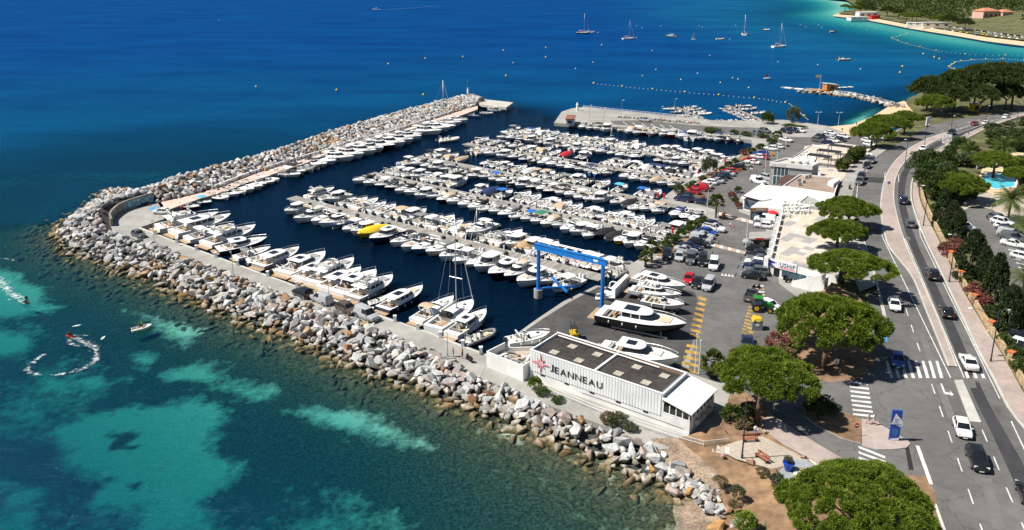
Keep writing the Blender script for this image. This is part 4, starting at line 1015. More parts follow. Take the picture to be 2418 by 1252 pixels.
row(PLINES[4], 1, [1215, 1238, 1260, 1282, 1305, 1330, 1352, 1374, 1398, 1424, 1444, 1462, 1488, 1510, 1530, 1550, 1572, 1596, 1620, 1646, 1674, 1698, 1722], 'far side of the last pontoon', (1.08, 1.2),
    {2: dict(k='express', cv='blue', s=.85), 8: dict(k='express', cv='beige', s=.8), 17: dict(k='ttop', s=1.3), 19: dict(k='ttop', s=1.35), 20: dict(k='ttop', s=1.35)}, GR, .08, .2)
FQ = (P(1364, 296, 0), P(1770, 331, 0), .1)
row(FQ, -1, [1377, 1394, 1412, 1433, 1467, 1488, 1508, 1524, 1541, 1567, 1588, 1613, 1634, 1654, 1677, 1696, 1720, 1744], 'along the fuel quay', (1.22, 1.42),
    {4: dict(k='dinghy', s=1.6), 7: dict(k='open', hl='red'), 9: dict(k='hardtop', s=.8), 10: dict(k='cuddy', hl='red'), 11: dict(k='cover', cv='navy'), 17: dict(k='rib', cv='black', s=1.1), 16: dict(k='rib', cv='black')}, 'boats moored along the fuel quay', .05)
# outer quay: small boats then yachts, sterns to the walkway
FQL = PP(fq_in, 0)
def quay_row(items, group, where, inward):
    for i, (x, y, key, s, cv, hl) in enumerate(items):
        p = P(x, y, .8); j = min(range(len(FQL) - 1), key=lambda k: (FQL[k].lerp(FQL[k + 1], .5) - p).length)
        d = (FQL[j + 1] - FQL[j]).normalized(); n = Vector((d.y, -d.x, 0))
        t = (Vector((p.x, p.y, 0)) - FQL[j]).dot(d); q = FQL[j] + d * t + n * (DIM[key][0] * s / 2 + 1.4)
        put_boat(key, q, math.atan2(n.y, n.x) + random.gauss(0, .03), s * 1.06, cv, hl, where % ordn(i + 1), group).scale.y *= 1.1
quay_row([(462, 487, 'open', .95, 'white', 'red'), (488, 476, 'bimini', .95, 'cyan', 'blue'), (524, 464, 'rib', 1.0, 'white', 'white'), (549, 457, 'open', 1.15, 'white', 'white'), (566, 452, 'rib', 1.05, 'white', 'white'), (580, 447, 'cuddy', 1.1, 'white', 'white'), (604, 441, 'cuddy', 1.15, 'white', 'white'), (622, 434, 'open', 1.1, 'white', 'white'), (640, 429, 'ttop', 1.0, 'white', 'white'), (657, 424, 'rib', 1.0, 'white', 'white'),
          (690, 411, 'ttop', 1.25, 'white', 'white'), (708, 405, 'bimini', 1.3, 'black', 'white'), (727, 399, 'rib', 1.3, 'grey', 'white'), (747, 394, 'rib', 1.3, 'black', 'white'), (766, 390, 'express', .85, 'black', 'white'), (785, 383, 'cuddy', 1.35, 'white', 'white'),
          (806, 374, 'coupe', .86, 'white', 'white'), (829, 366, 'fly', .9, 'white', 'white'), (850, 357, 'coupe', .92, 'white', 'white'), (868, 350, 'fly', .88, 'white', 'white'), (889, 345, 'fly', .98, 'white', 'black'), (912, 338, 'coupe', .98, 'white', 'white'), (938, 331, 'fly', .92, 'white', 'white'), (966, 324, 'fly', .85, 'white', 'white'), (990, 320, 'hardtop', .85, 'white', 'white'),
          (1012, 312, 'fly', .95, 'white', 'white'), (1032, 304, 'coupe', .92, 'white', 'white'), (1050, 298, 'sail', 1.12, 'grey', 'white'), (1068, 291, 'hardtop', 1.0, 'white', 'white'), (1082, 285, 'hardtop', .95, 'white', 'white')],
         'boats along the outer quay', '%s along the outer quay from the mural', 1)
# service quay: yachts one by one, from stern and bow
NQ = [((374, 543), (520, 505), 'fly', 'white'), ((412, 555), (548, 509), 'coupe', 'white'), ((443, 568), (556, 530), 'express', 'white'), ((488, 581), (606, 533), 'fly', 'white'), ((515, 594), (633, 560), 'hardtop', 'navy'), ((556, 610), (641, 578), 'express', 'white'), ((582, 619), (660, 590), 'open', 'grey'), ((611, 631), (708, 582), 'coupe', 'grey'),
      ((645, 641), (700, 614), 'cuddy', 'yellow'), ((670, 650), (770, 595), 'hardtop', 'cream'), ((704, 661), (793, 611), 'coupe', 'white'), ((738, 673), (837, 610), 'fly', 'white'), ((765, 685), (854, 629), 'coupe', 'white'), ((797, 697), (890, 637), 'hardtop', 'white'), ((832, 707), (929, 648), 'fly', 'grey'),
      ((869, 716), (915, 688), 'open', 'cream'), ((905, 734), (1000, 673), 'coupe', 'navy'), ((984, 761), (1073, 698), 'express', 'white'), ((1024, 780), (1119, 703), 'sail', 'white'), ((1066, 794), (1150, 728), 'hardtop', 'white'), ((1098, 810), (1171, 766), 'rib', 'white')]
for i, (st, bw, key, hl) in enumerate(NQ):
    a = P(*st, .5); b_ = P(*bw, 1.7); a.z = b_.z = 0; d = b_ - a; L = d.length
    cv = {2: 'white', 5: 'grey', 8: 'tan', 17: 'beige', 18: 'black', 20: 'grey'}.get(i, 'white')
    put_boat(key, a.lerp(b_, .5 - .02), math.atan2(d.y, d.x), L / DIM[key][0] * 1.0, cv, hl, '%s along the service quay from the mural' % ordn(i + 1), 'yachts stern-to along the service quay', sz=1.0).scale.y *= 1.14 if i < 15 else .95
# ================================================================== showroom by the rocks
class Frame:
    """local axes on a rectangle: o corner, u along the front, v towards the back"""
    def __init__(s, o, u, v): s.o, s.u, s.v = Vector((o.x, o.y, 0)), u.normalized(), v.normalized()
    def __call__(s, a, b, z): return Vector((s.o.x + s.u.x * a + s.v.x * b, s.o.y + s.u.y * a + s.v.y * b, z))
    def quadz(s, a0, b0, a1, b1, z): return [s(a0, b0, z), s(a1, b0, z), s(a1, b1, z), s(a0, b1, z)]
    @property
    def ang(s): return math.atan2(s.u.y, s.u.x)
def text_mesh(txt, size, ext, name, mt, space=1.0, align='LEFT'):
    cu = bpy.data.curves.new(name, 'FONT'); cu.body = txt; cu.size = size; cu.extrude = ext; cu.space_character = space; cu.align_x = align; cu.resolution_u = 3
    o = bpy.data.objects.new(name, cu); COL.objects.link(o)
    dg = bpy.context.evaluated_depsgraph_get(); me = bpy.data.meshes.new_from_object(o.evaluated_get(dg)); bpy.data.objects.remove(o)
    me.materials.clear(); me.materials.append(mt); return me
def put_text(me, name, parent, o, u, up, width=None, sh=0.0):
    """lay text mesh: origin o, along u, up vector"""
    vs = np.zeros(len(me.vertices) * 3, np.float32); me.vertices.foreach_get('co', vs); vs = vs.reshape(-1, 3)
    k = (width / (vs[:, 0].max() - vs[:, 0].min())) if width else 1.0
    u, up = Vector(u).normalized(), Vector(up).normalized(); n = u.cross(up)
    M = Matrix((( u.x * k, up.x * (k if not sh else sh), n.x, o[0]), (u.y * k, up.y * (k if not sh else sh), n.y, o[1]), (u.z * k, up.z * (k if not sh else sh), n.z, o[2]), (0, 0, 0, 1)))
    me.transform(M); return link_mesh(name, me, parent)
CLAD = mat('white_cladding', (.80, .81, .80), .5, .05, 1.5, var2=.14, scale2=.5, stretch=(3, 3, .3))
WALLW = mat('white_render', (.80, .79, .76), .8, .06, 1.5, .08, 8, var2=.16, scale2=.35)
ROOFD = mat('dark_corrugated_roof', (.085, .075, .068), .8, .3, 1.2, var2=.35, scale2=.35)
SKYL = mat('skylight_sheet', (.42, .38, .31), .6, .2, 2)
BRWN = mat('parapet_brown', (.30, .18, .11), .85, .25, 2)
BLKP = mat('black_paint', (.015, .015, .018), .5, .1, 3)
REDP = mat('logo_red', (.62, .02, .06), .5, .05, 3)
ZP = 6.0
A, Bq, C, D = P(1251.5, 825.8, ZP), P(1317.3, 784.8, ZP), P(1566.7, 931.2, ZP), P(1622.5, 880.3, ZP)
u = ((C - A) + (D - Bq)).normalized(); v = Vector((-u.y, u.x, 0)); v = v if v.dot(Bq - A) > 0 else -v
FJ = Frame(A, u, v); LU = ((C - A).dot(u) + (D - Bq).dot(u)) / 2; LV = ((Bq - A).dot(v) + (D - C).dot(v)) / 2
J = empty('showroom_building', FJ(0, 0, 1.25), 0, 'long white showroom with star logo, lettering and dark corrugated roof', 'building')
def jb(name, mb, mt, parent=None, sm=False):
    o = mb.build(name, mt, None, sm); p = parent or J; o.parent = p
    o.matrix_parent_inverse = Matrix.Translation(J.location).inverted(); return o
m = MB(); m.prism(FJ.quadz(0, 0, LU, LV, 0), 1.2, 5.35); jb('wall', m, WALLW)
for nm, (a0, b0, a1, b1) in dict(front=(0, -.02, LU, .2), back=(0, LV - .2, LU, LV + .02), west=(-.02, .2, .2, LV - .2), east=(LU - .2, .2, LU + .02, LV - .2)).items():
    m = MB(); m.prism(FJ.quadz(a0, b0, a1, b1, 0), 5.35, ZP); jb('parapet', m, BRWN if nm == 'back' else CLAD)
m = MB(); m.prism(FJ.quadz(-.06, LV - .26, LU + .06, LV + .08, 0), ZP, ZP + .06); jb('parapet_cap', m, WHITE)
m = MB(); m.prism(FJ.quadz(-.06, -.08, LU + .06, .24, 0), ZP, ZP + .06); jb('parapet_cap', m, WHITE)
# corrugated roof sheets, two bays of two slopes with skylights
PITCHc = .32
for bay in (0, 1):
    a0 = .25 + bay * (LU / 2); a1 = a0 + LU / 2 - .55
    for b0, b1, z0, z1 in ((.22, LV / 2, 5.42, 5.72), (LV / 2, LV - .22, 5.72, 5.5)):
        m = MB(); n = int((a1 - a0) / (PITCHc / 2)); r0, r1 = [], []
        for i in range(n + 1):
            a = lerp(a0, a1, i / n); dz = .05 * (1 if i % 2 else -1); r0.append(FJ(a, b0, z0 + dz)); r1.append(FJ(a, b1, z1 + dz))
        m.ribbon(r0, r1); jb('roof_sheet', m, ROOFD)
    for k in (.2, .62):
        for b0, b1, z in ((LV * .2, LV * .36, 5.62), (LV * .62, LV * .78, 5.70)):
            ac = lerp(a0, a1, k + (.12 if b0 > LV / 2 else 0)); m = MB(); m.prism(FJ.quadz(ac, b0, ac + 1.25, b1, 0), z - .05, z + .06); jb('skylight', m, SKYL)
m = MB(); m.prism(FJ.quadz(LU / 2 - .22, .2, LU / 2 + .12, LV - .2, 0), 5.4, 5.86); jb('roof_divider', m, CLAD)
m = MB(); m.tube(FJ(.6, LV - .75, 5.95), FJ(LU * .82, LV - .75, 5.9), .1, .1, 6); jb('roof_pipe', m, WHITE)
m = MB(); m.prism(FJ.quadz(LU - .45, .05, LU + .05, LV, 0), 5.5, ZP - .02); jb('gutter', m, STEEL)
# ribbed cladding on the front, each panel a strip
cz0 = 2.75; npn = 46; st = (LU - .3) / npn
panel = MB(); panel.add([(0, 0, 0), (.10, -.05, 0), (st - .10, -.05, 0), (st, 0, 0), (0, 0, ZP - cz0 - .04), (.10, -.05, ZP - cz0 - .04), (st - .10, -.05, ZP - cz0 - .04), (st, 0, ZP - cz0 - .04)], [(0, 1, 5, 4), (1, 2, 6, 5), (2, 3, 7, 6), (0, 3, 2, 1)])
pme = panel.mesh('cladding_panel', CLAD)
for i in range(npn):
    o = link_mesh('cladding_panel', pme, J); o.location = FJ(.15 + i * st, -.05, cz0) - J.location; o.rotation_euler = (0, 0, FJ.ang)
for k in range(5):
    a = LU * (.09 + .195 * k); m = MB(); m.prism(FJ.quadz(a, -.06, a + .75, 0.05, 0), 2.42, 2.62); jb('vent_slot', m, BLKP)
m = MB(); m.prism(FJ.quadz(LU * .42, -.07, LU + 3.2, .02, 0), 2.0, 2.06); jb('wall_pipe', m, STEEL)
# lettering and star
un, up = FJ.u, Vector((0, 0, 1)); nrm = -FJ.v
x0 = LU * .172
for i, ch in enumerate('JEANNEAU'):
    big = i == 0; me = text_mesh(ch, 1.0, .02, 'letter', BLKP, 1.0)
    w_ = dict(J=.55, E=.72, A=1.05, N=1.0, U=.95)[ch]; h_ = 1.18 if big else .98
    vs = np.zeros(len(me.vertices) * 3, np.float32); me.vertices.foreach_get('co', vs); vs = vs.reshape(-1, 3)
    vs[:, 0] = (vs[:, 0] - vs[:, 0].min()) / np.ptp(vs[:, 0]) * w_; vs[:, 1] = (vs[:, 1] - vs[:, 1].min()) / np.ptp(vs[:, 1]) * h_
    me.vertices.foreach_set('co', vs.ravel()); o_ = FJ(x0, -.155, 3.72)
    M = Matrix(((un.x, 0, nrm.x, o_.x - J.location.x), (un.y, 0, nrm.y, o_.y - J.location.y), (0, 1, 0, o_.z - J.location.z), (0, 0, 0, 1))); me.transform(M); me.update()
    link_mesh('letter', me, J); x0 += w_ + (.26 if not big else .22)
sc_ = FJ(LU * .095, -.15, 4.42)
def sp(r, a, d=0): return sc_ + un * (r * math.sin(a)) + up * (r * math.cos(a)) + nrm * d
for k in range(8):
    a = k * math.pi / 4; r = 1.55 if k % 2 == 0 else .95; rr = r
    for sg, mt_ in ((1, REDP), (-1, WHITE)):
        m = MB(); m.add([sp(0, 0, .05), sp(.42, a + sg * math.pi / 8, .02), sp(rr, a, .02)], [(0, 1, 2) if sg > 0 else (0, 2, 1)]); jb('star_ray', m, mt_)
    m = MB(); m.path([sp(.42, a + math.pi / 8, .03), sp(rr, a, .03), sp(.42, a - math.pi / 8, .03)], .03, 4); jb('star_outline', m, REDP)
# glazed end wing
eu0, eu1 = LU, LU + 4.0
zw = 4.55
m = MB(); m.prism(FJ.quadz(eu0, 0, eu1, LV + .5, 0), 1.2, 3.35); jb('wing_wall', m, WALLW)
m = MB(); m.prism(FJ.quadz(eu0, .08, eu1 - .08, LV + .3, 0), 3.35, 4.5); jb('wing_glazing', m, GLASS)
for k in range(5):
    a = lerp(eu0 + .1, eu1 - .12, k / 4); m = MB(); m.prism(FJ.quadz(a - .07, -.02, a + .07, .12, 0), 3.35, 4.75 - .06 * k); jb('window_mullion', m, WHITE)
m = MB(); m.prism(FJ.quadz(eu0, -.03, eu1, .05, 0), 3.32, 3.42); jb('window_sill', m, WHITE)
for k in range(7):
    b = lerp(.6, LV, k / 6); m = MB(); m.prism(FJ.quadz(eu1 - .1, b - .1, eu1 + .03, b + .35, 0), 3.35, 4.5); jb('wing_panel', m, WALLW)
for k in range(5):
    b0 = lerp(-.35, LV + .6, k / 5); b1 = lerp(-.35, LV + .6, (k + 1) / 5) - .03
    m = MB(); q = [FJ(eu0 + .02, b0, 5.5), FJ(eu1 + .35, b0, 4.62), FJ(eu1 + .35, b1, 4.62), FJ(eu0 + .02, b1, 5.5)]
    m.add(q + [p - Vector((0, 0, .12)) for p in q], [(0, 1, 2, 3), (7, 6, 5, 4), (0, 4, 5, 1), (1, 5, 6, 2), (2, 6, 7, 3), (3, 7, 4, 0)]); jb('wing_roof_panel', m, WHITE)
for b in (1.4, 3.2, 5.2):
    m = MB(); m.prism(FJ.quadz(eu1 + .02, b, eu1 + .55, b + .85, 0), 2.2, 2.95); jb('air_conditioner', m, CONC_PALE)
m = MB(); m.tube(FJ(eu1 - .3, .1, 4.5), FJ(eu1 - .3, .1, 8.2), .02, .015, 4); jb('antenna', m, STEEL)
# open store yard with white walls
ZY = 3.85
yp = PP([(1148.5, 829.5), (1235.4, 864.2), (1251.5, 853), (1268, 806), (1192, 808)], ZY)
Yd = empty('walled_store', low(yp[0], 1.25), 0, 'roofless white walled store heaped with debris beside the showroom', 'wall')
def yb(name, mb, mt):
    o = mb.build(name, mt); o.parent = Yd; o.matrix_parent_inverse = Matrix.Translation(Yd.location).inverted(); return o
cen = sum(yp, Vector()) / 5
for i, (p, q) in enumerate(zip(yp, yp[1:] + yp[:1])):
    if i == 2: continue
    ip, iq = p.lerp(cen, .05), q.lerp(cen, .05); m = MB(); m.prism([p, q, iq, ip], 1.2, ZY - (.9 if i == 3 else 0)); yb('wall_panel', m, WALLW)
m = MB(); m.prism([p.lerp(cen, .06) for p in yp], 1.2, 2.4); yb('floor', m, GRAVEL)
for k in range(26):
    a, b = random.random(), random.random(); p = yp[0].lerp(yp[1], .1 + .8 * a).lerp(yp[4].lerp(yp[3], .1 + .8 * a), .15 + .65 * b)
    m = MB(); mt_ = random.choice([BRWN, STEEL, WHITE, WOOD, DARKST, CONC_PALE])
    if k % 3: m.box((p.x, p.y, 2.5 + random.random() * .3), (random.uniform(.6, 2.6), random.uniform(.1, .5), random.uniform(.06, .3)), random.uniform(0, 6.28), 0, random.uniform(-.25, .25))
    else: m.lathe([(.25, 0), (.3, .3), (.05, .34)], (p.x, p.y, 2.4), 8)
    o = m.build('debris_piece', mt_); o.parent = Yd; o.matrix_parent_inverse = Matrix.Translation(Yd.location).inverted()

def railing(name, pts, h, mt, label, step=1.6, mid=2, r=.03, cat='railing', bars=False):
    L = sum((b - a).length for a, b in zip(pts[:-1], pts[1:])); n = max(2, int(L / step) + 1); q = resample(pts, n)
    root = empty(name, q[0], 0, label, cat)
    for p in q:
        m = MB(); m.tube((0, 0, 0), (0, 0, h), r * 1.2, r, 5); o = m.build('post', mt, root); o.location = p - q[0]
    for k in range(mid):
        z = h * (k + 1) / mid; m = MB(); m.path([p - q[0] + Vector((0, 0, z)) for p in q], r, 5); m.build('rail', mt, root)
    if bars:
        m = MB()
        for a, b in zip(q[:-1], q[1:]):
            for j in range(1, 9): p = a.lerp(b, j / 9) - q[0]; m.tube(p, p + Vector((0, 0, h)), r * .45, r * .45, 3, False)
        o = m.build('balusters', mt, root); tag(o, kind='stuff')
    return root
railing('footpath_railing', PP([(1263, 912), (1408, 974), (1492, 1003)], 1.26), 1.0, WHITE, 'white tube railing along footpath before the showroom, boulder side')
railing('footpath_railing', PP([(1492, 1003), (1570, 1030), (1658, 1058), (1720, 1052)], 1.4), 1.0, WHITE, 'white barred railing at the foot of the showroom near the steps', 1.5, 2, .03, 'railing', True)
# steps from the footpath up to the viewpoint
st_ = empty('stone_steps', P(1690, 1062, 1.3), 0, 'pale concrete steps rising from footpath to the viewpoint', 'steps')
for k in range(6):
    a = P(1668, 1058, 1.3).lerp(P(1728, 1068, 1.9), k / 6); m = MB(); dd = (P(1728, 1068, 1.3) - P(1668, 1058, 1.3)); an = math.atan2(dd.y, dd.x)
    m.box((a.x - st_.location.x, a.y - st_.location.y, .05 + k * .1), (dd.length / 6 + .05, 1.6, .2), an); m.build('step', CONC_PALE, st_)

# ================================================================== blue boat gantry
CRB = mat('crane_blue', (.01, .20, .62), .45, .12, 1.5, var2=.2, scale2=.6, coat=.2)
p0, p1 = P(1271, 700, .2), P(1421, 729, 1.25)
Gt = empty('boat_gantry', low(p0, 0), 0, 'tall blue steel boat lifting gantry straddling the dock edge', 'crane')
def gb(name, mb, mt, sm=False):
    o = mb.build(name, mt, None, sm); o.parent = Gt; o.matrix_parent_inverse = Matrix.Translation(Gt.location).inverted(); return o
ZB = 9.7; d = (low(p1, 0) - low(p0, 0)).normalized(); an = math.atan2(d.y, d.x); Lg = (low(p1, 0) - low(p0, 0)).length
m = MB(); m.tube(low(p0, -4), low(p0, 1.7), .85, .85, 16); gb('pile', m, CONC, 'auto')
m = MB(); m.tube(low(p0, 1.7), low(p0, ZB), .36, .36, 14); m.tube(low(p0, 1.7), low(p0, 1.85), .6, .6, 14); gb('leg', m, CRB, 'auto')
m = MB(); m.tube(low(p1, 1.25), low(p1, ZB), .36, .36, 14); m.tube(low(p1, 1.25), low(p1, 1.45), .6, .6, 14); gb('leg', m, CRB, 'auto')
c = (low(p0, 0) + low(p1, 0)) / 2
m = MB(); m.box((c.x, c.y, ZB + .5), (Lg + 1.5, .55, 1.0), an); gb('beam', m, CRB)
m = MB(); m.box((c.x, c.y, ZB + 1.03), (Lg + 1.6, .75, .06), an); gb('beam_flange', m, CRB)
m = MB(); m.box((c.x, c.y, ZB - .03), (Lg + 1.6, .75, .06), an); gb('beam_flange', m, CRB)
nn = Vector((-d.y, d.x, 0))
for s_ in (-.28, .28):
    m = MB(); a_ = low(p0, ZB + 1.06) + nn * s_; b_ = low(p1, ZB + 1.06) + nn * s_; m.path([a_ + Vector((0, 0, .7)), b_ + Vector((0, 0, .7))], .03, 4)
    for k in range(10): q = a_.lerp(b_, k / 9); m.tube(q, q + Vector((0, 0, .7)), .025, .025, 4, False)
    gb('walkway_rail', m, STEEL)
m = MB(); pl = low(p0.lerp(p1, .9), ZB + .5) - nn * .3; m.box(pl, (.9, .05, .4), an); gb('rating_plate', m, WHITE)
m = MB(); m.path([low(p1, ZB + 1.0), low(p1 + d * .9, ZB + 1.1), low(p1 + d * 1.4, ZB + .2), low(p1 + d * 1.2, ZB - 1.0)], .08, 6); gb('cable_duct', m, WHITE)
hc = p0.lerp(p1, .42); hz = 2.6
for px0, px1 in (((1281, 681), (1366, 676)), ((1304, 655), (1339, 690))):
    a_, b_ = P(*px0, hz), P(*px1, hz); dd = b_ - a_; m = MB(); q = (a_ + b_) / 2; m.box(q, (dd.length, .32, .36), math.atan2(dd.y, dd.x)); gb('sling_bar', m, CRB)
    for e in (a_, b_): m = MB(); m.tube(e.lerp(q, .25) + Vector((0, 0, .1)), low(hc, ZB), .02, .02, 3); gb('sling_cable', m, STEEL)
# white angled wall at the slip
m = MB(); q = PP([(1444, 700), (1478, 668), (1484, 672), (1452, 706)], 1.25); m.prism([low(p, 3.2) for p in q], 1.25, 3.2); o = m.build('slip_wall', WALLW); tag(o, 'short white screen wall between the gantry and the yachts ashore', 'wall')

# ================================================================== boats ashore on cradles
def ashore(st, bw, key, hl, lift, label, cv='white', sz=.95, zs=2.6, zb=3.6):
    a = P(*st, zs); b_ = P(*bw, zb); d = Vector((b_.x - a.x, b_.y - a.y, 0)); L = d.length; c = (a + b_) / 2
    o = put_boat(key, (c.x, c.y, 1.25 + lift), math.atan2(d.y, d.x), L / DIM[key][0] * .97, cv, hl, '', None, 0, None, sz); o['label'] = label
    r = empty('boat_cradle', (c.x, c.y, 1.256), math.atan2(d.y, d.x), 'steel cradle under the ' + label.split(' on ')[0].split(' with ')[0], 'cradle', 'cradles under boats ashore')
    Bm = DIM[key][1] * L / DIM[key][0]
    for sg in (1, -1):
        m = MB(); m.box((0, sg * Bm * .28, .25), (L * .62, .28, .3)); m.build('runner', CONC_PALE, r)
        for x in (-.22, .05, .25):
            m = MB(); m.tube((x * L, sg * Bm * .3, .3), (x * L, sg * Bm * .36, lift + .45), .07, .07, 5); m.build('prop', STEEL, r)
    for x in (-.25, .2):
        m = MB(); m.box((x * L, 0, .35), (.3, Bm * .7, .25)); m.build('crossbeam', STEEL, r)
    return o
ashore((1412, 742), (1624, 772), 'coupe', 'black', 1.0, 'large sleek yacht with black hull and white deck on yard cradle', sz=.82)
ashore((1487, 684), (1612, 694), 'fly', 'white', .9, 'white flybridge cruiser ashore beside the slip wall')
ashore((1497, 655), (1622, 674), 'coupe', 'white', .9, 'white hardtop cruiser ashore beside parked silver van', sz=.85)
ashore((1516, 712), (1618, 722), 'open', 'white', .9, 'white open boat on trailer between black yacht and flybridge cruiser', zs=2.2, zb=3)
ashore((1415, 826), (1606, 858), 'hardtop', 'white', .6, 'long white cabin boat ashore behind the showroom roof', zs=2.2, zb=2.8)
ashore((1196, 812), (1300, 788), 'cuddy', 'white', .6, 'white day cruiser ashore behind the walled store', zs=2, zb=2.6)

# ================================================================== terrace, shops and restaurants
TILES = [mat('terrace_tile_%s' % n, c_, .85, .08, 1.2, var2=.1, scale2=.3) for n, c_ in (('cream', (.56, .49, .40)), ('sand', (.60, .53, .41)), ('grey', (.36, .34, .33)), ('pale', (.58, .53, .47)))]
AWN = mat('awning_white', (.80, .79, .77), .8, .04, 1.5, var2=.06, scale2=.5)
BROWNA = mat('awning_brown', (.085, .045, .035), .85, .2, 2)
GRAVR = mat('gravel_roof', (.33, .25, .195), .95, .22, 3, .4, 14, var2=.2, scale2=.4)
GLZ = mat('shop_glass', (.05, .09, .12), .08, .3, .8, spec=.6)
TZ = 4.5
ter = PP([(1818, 612), (1846, 505), (1862, 470), (1965, 468), (2000, 500), (2005, 560), (1990, 610), (1978, 652)], TZ)
T = empty('terrace', low(ter[0], 1.25), 0, 'raised terrace paved in cream and grey squares above the chandlery', 'terrace')
def pb(root, name, mb, mt, sm=False):
    o = mb.build(name, mt, None, sm); o.parent = root; o.matrix_parent_inverse = root.matrix_basis.inverted() if root.type != 'EMPTY' else (Matrix.Translation(root.location) @ Matrix.Rotation(root.rotation_euler[2], 4, 'Z')).inverted(); return o
m = MB(); m.prism(ter, 1.2, TZ - .03); pb(T, 'retaining_wall', m, WALLW)
e0 = (ter[7] - ter[0]).normalized(); e1 = Vector((-e0.y, e0.x, 0)); FT = Frame(ter[0], e0, e1)
TS = 2.05
for i in range(-4, 14):
    for j in range(-2, 22):
        cx_, cy_ = i * TS + TS / 2, j * TS + TS / 2; p = FT(cx_, cy_, TZ)
        if not poly_contains(ter, np.array([p.x]), np.array([p.y]))[0]: continue
        px_, py_ = proj(p)
        q = FT.quadz(i * TS + .012, j * TS + .012, (i + 1) * TS - .012, (j + 1) * TS - .012, TZ)
        if not all(poly_contains(ter, np.array([c_.x]), np.array([c_.y]))[0] for c_ in q): continue
        k = (2 if random.random() < .3 else random.choice((0, 1, 3)))
        m = MB(); m.prism(q, TZ - .03, TZ + .006); pb(T, 'paving_tile', m, TILES[k])
m = MB(); m.prism([p for p in ter], TZ - .03, TZ - .004); pb(T, 'paving_bed', m, TILES[0])
# parapet with buttresses along the car park
for k in range(7):
    a_ = ter[0].lerp(ter[1], k / 7); b_ = ter[0].lerp(ter[1], (k + .8) / 7); dd = (b_ - a_).normalized(); n_ = Vector((dd.y, -dd.x, 0)); n_ = n_ if n_.x < 0 else -n_
    m = MB(); m.prism([low(a_, 0), low(b_, 0), low(b_ - n_ * .3, 0), low(a_ - n_ * .3, 0)], TZ, TZ + .85); pb(T, 'parapet', m, WALLW)
    m = MB(); m.prism([low(a_, 0), low(a_ + dd * .4, 0), low(a_ + dd * .4 + n_ * .9, 0), low(a_ + n_ * .9, 0)], 1.25, TZ + .5); pb(T, 'buttress', m, WALLW)
railing('terrace_railing', [low(ter[0].lerp(ter[7], t), TZ) for t in (.03, .5, .98)], 1.0, STEEL, 'thin grey railing on terrace edge above the chandlery sign', 1.6, 3, .025)
# chandlery front
SGNB = mat('sign_blue', (.03, .03, .22), .5, .1, 2)
fe = (ter[7] - ter[0]).normalized(); fn = Vector((fe.y, -fe.x, 0)); fn = fn if fn.y < 0 else -fn
FS = Frame(ter[0], fe, fn)
Sg = empty('chandlery_sign', FS(0, .3, TZ - .9), 0, 'white shop sign with blue chevron and lettering under the terrace edge', 'sign')
m = MB(); m.prism(FS.quadz(-.6, .05, 5.6, .2, 0), 3.1, 4.75); pb(Sg, 'board', m, WHITE)
m = MB(); m.add([FS(-.6, .215, 4.7), FS(-.6, .215, 3.15), FS(1.4, .215, 3.15), FS(.45, .215, 3.75), FS(1.6, .215, 4.1)], [(0, 1, 2, 3, 4)]); pb(Sg, 'chevron', m, SGNB)
me = text_mesh('USHiP', 1.0, .02, 'lettering', SGNB, 1.05); o = put_text(me, 'lettering', Sg, FS(2.2, .23, 3.62) - Sg.location, fe, (0, 0, 1), 3.1)
m = MB(); m.prism(FS.quadz(2.0, .2, 5.4, .215, 0), 3.28, 3.38); pb(Sg, 'red_line', m, REDP)
m = MB(); m.prism(FS.quadz(2.4, .2, 5.4, .215, 0), 3.44, 3.5); pb(Sg, 'red_line', m, REDP)
Sh = empty('chandlery_shop', FS(0, .1, 1.25), 0, 'ground floor shop front with glass panes under the terrace', 'shop front')
m = MB(); m.prism(FS.quadz(1.0, -.02, 2.2, .05, 0), 1.3, 3.1); pb(Sh, 'doorway', m, BLKP)
for k in range(4): m = MB(); m.prism(FS.quadz(2.7 + k * 1.25, -.02, 3.85 + k * 1.25, .06, 0), 1.55, 3.0); pb(Sh, 'pane', m, GLZ)
for k in range(2): m = MB(); m.prism(FS.quadz(8.2 + k * 1.1, .02, 9.0 + k * 1.1, .45, 0), 2.6, 3.3); pb(Sh, 'air_conditioner', m, CONC_PALE)
m = MB(); m.prism(FS.quadz(-1.0, -.5, -.1, .5, 0), 1.25, 4.9); pb(Sh, 'pillar', m, WALLW)
# outside stairs
Sr = empty('outside_stairs', FS(7.5, 1.8, 1.25), 0, 'white masonry stairs climbing from car park to the road', 'stairs')
for k in range(11): m = MB(); m.prism(FS.quadz(6.2 + k * .55, 1.0, 6.75 + k * .55, 2.6, 0), 1.2, 1.45 + k * .29); pb(Sr, 'step', m, WALLW)
m = MB(); q = [FS(6.0, 2.6, 0), FS(12.3, 2.6, 0), FS(12.3, 2.85, 0), FS(6.0, 2.85, 0)]; zt_ = (2.2, 5.4, 5.4, 2.2)
m.add([low(p, 1.2) for p in q] + [low(p, z_) for p, z_ in zip(q, zt_)], [(4, 5, 6, 7), (0, 1, 5, 4), (1, 2, 6, 5), (2, 3, 7, 6), (3, 0, 4, 7)]); pb(Sr, 'stair_wall', m, WALLW)

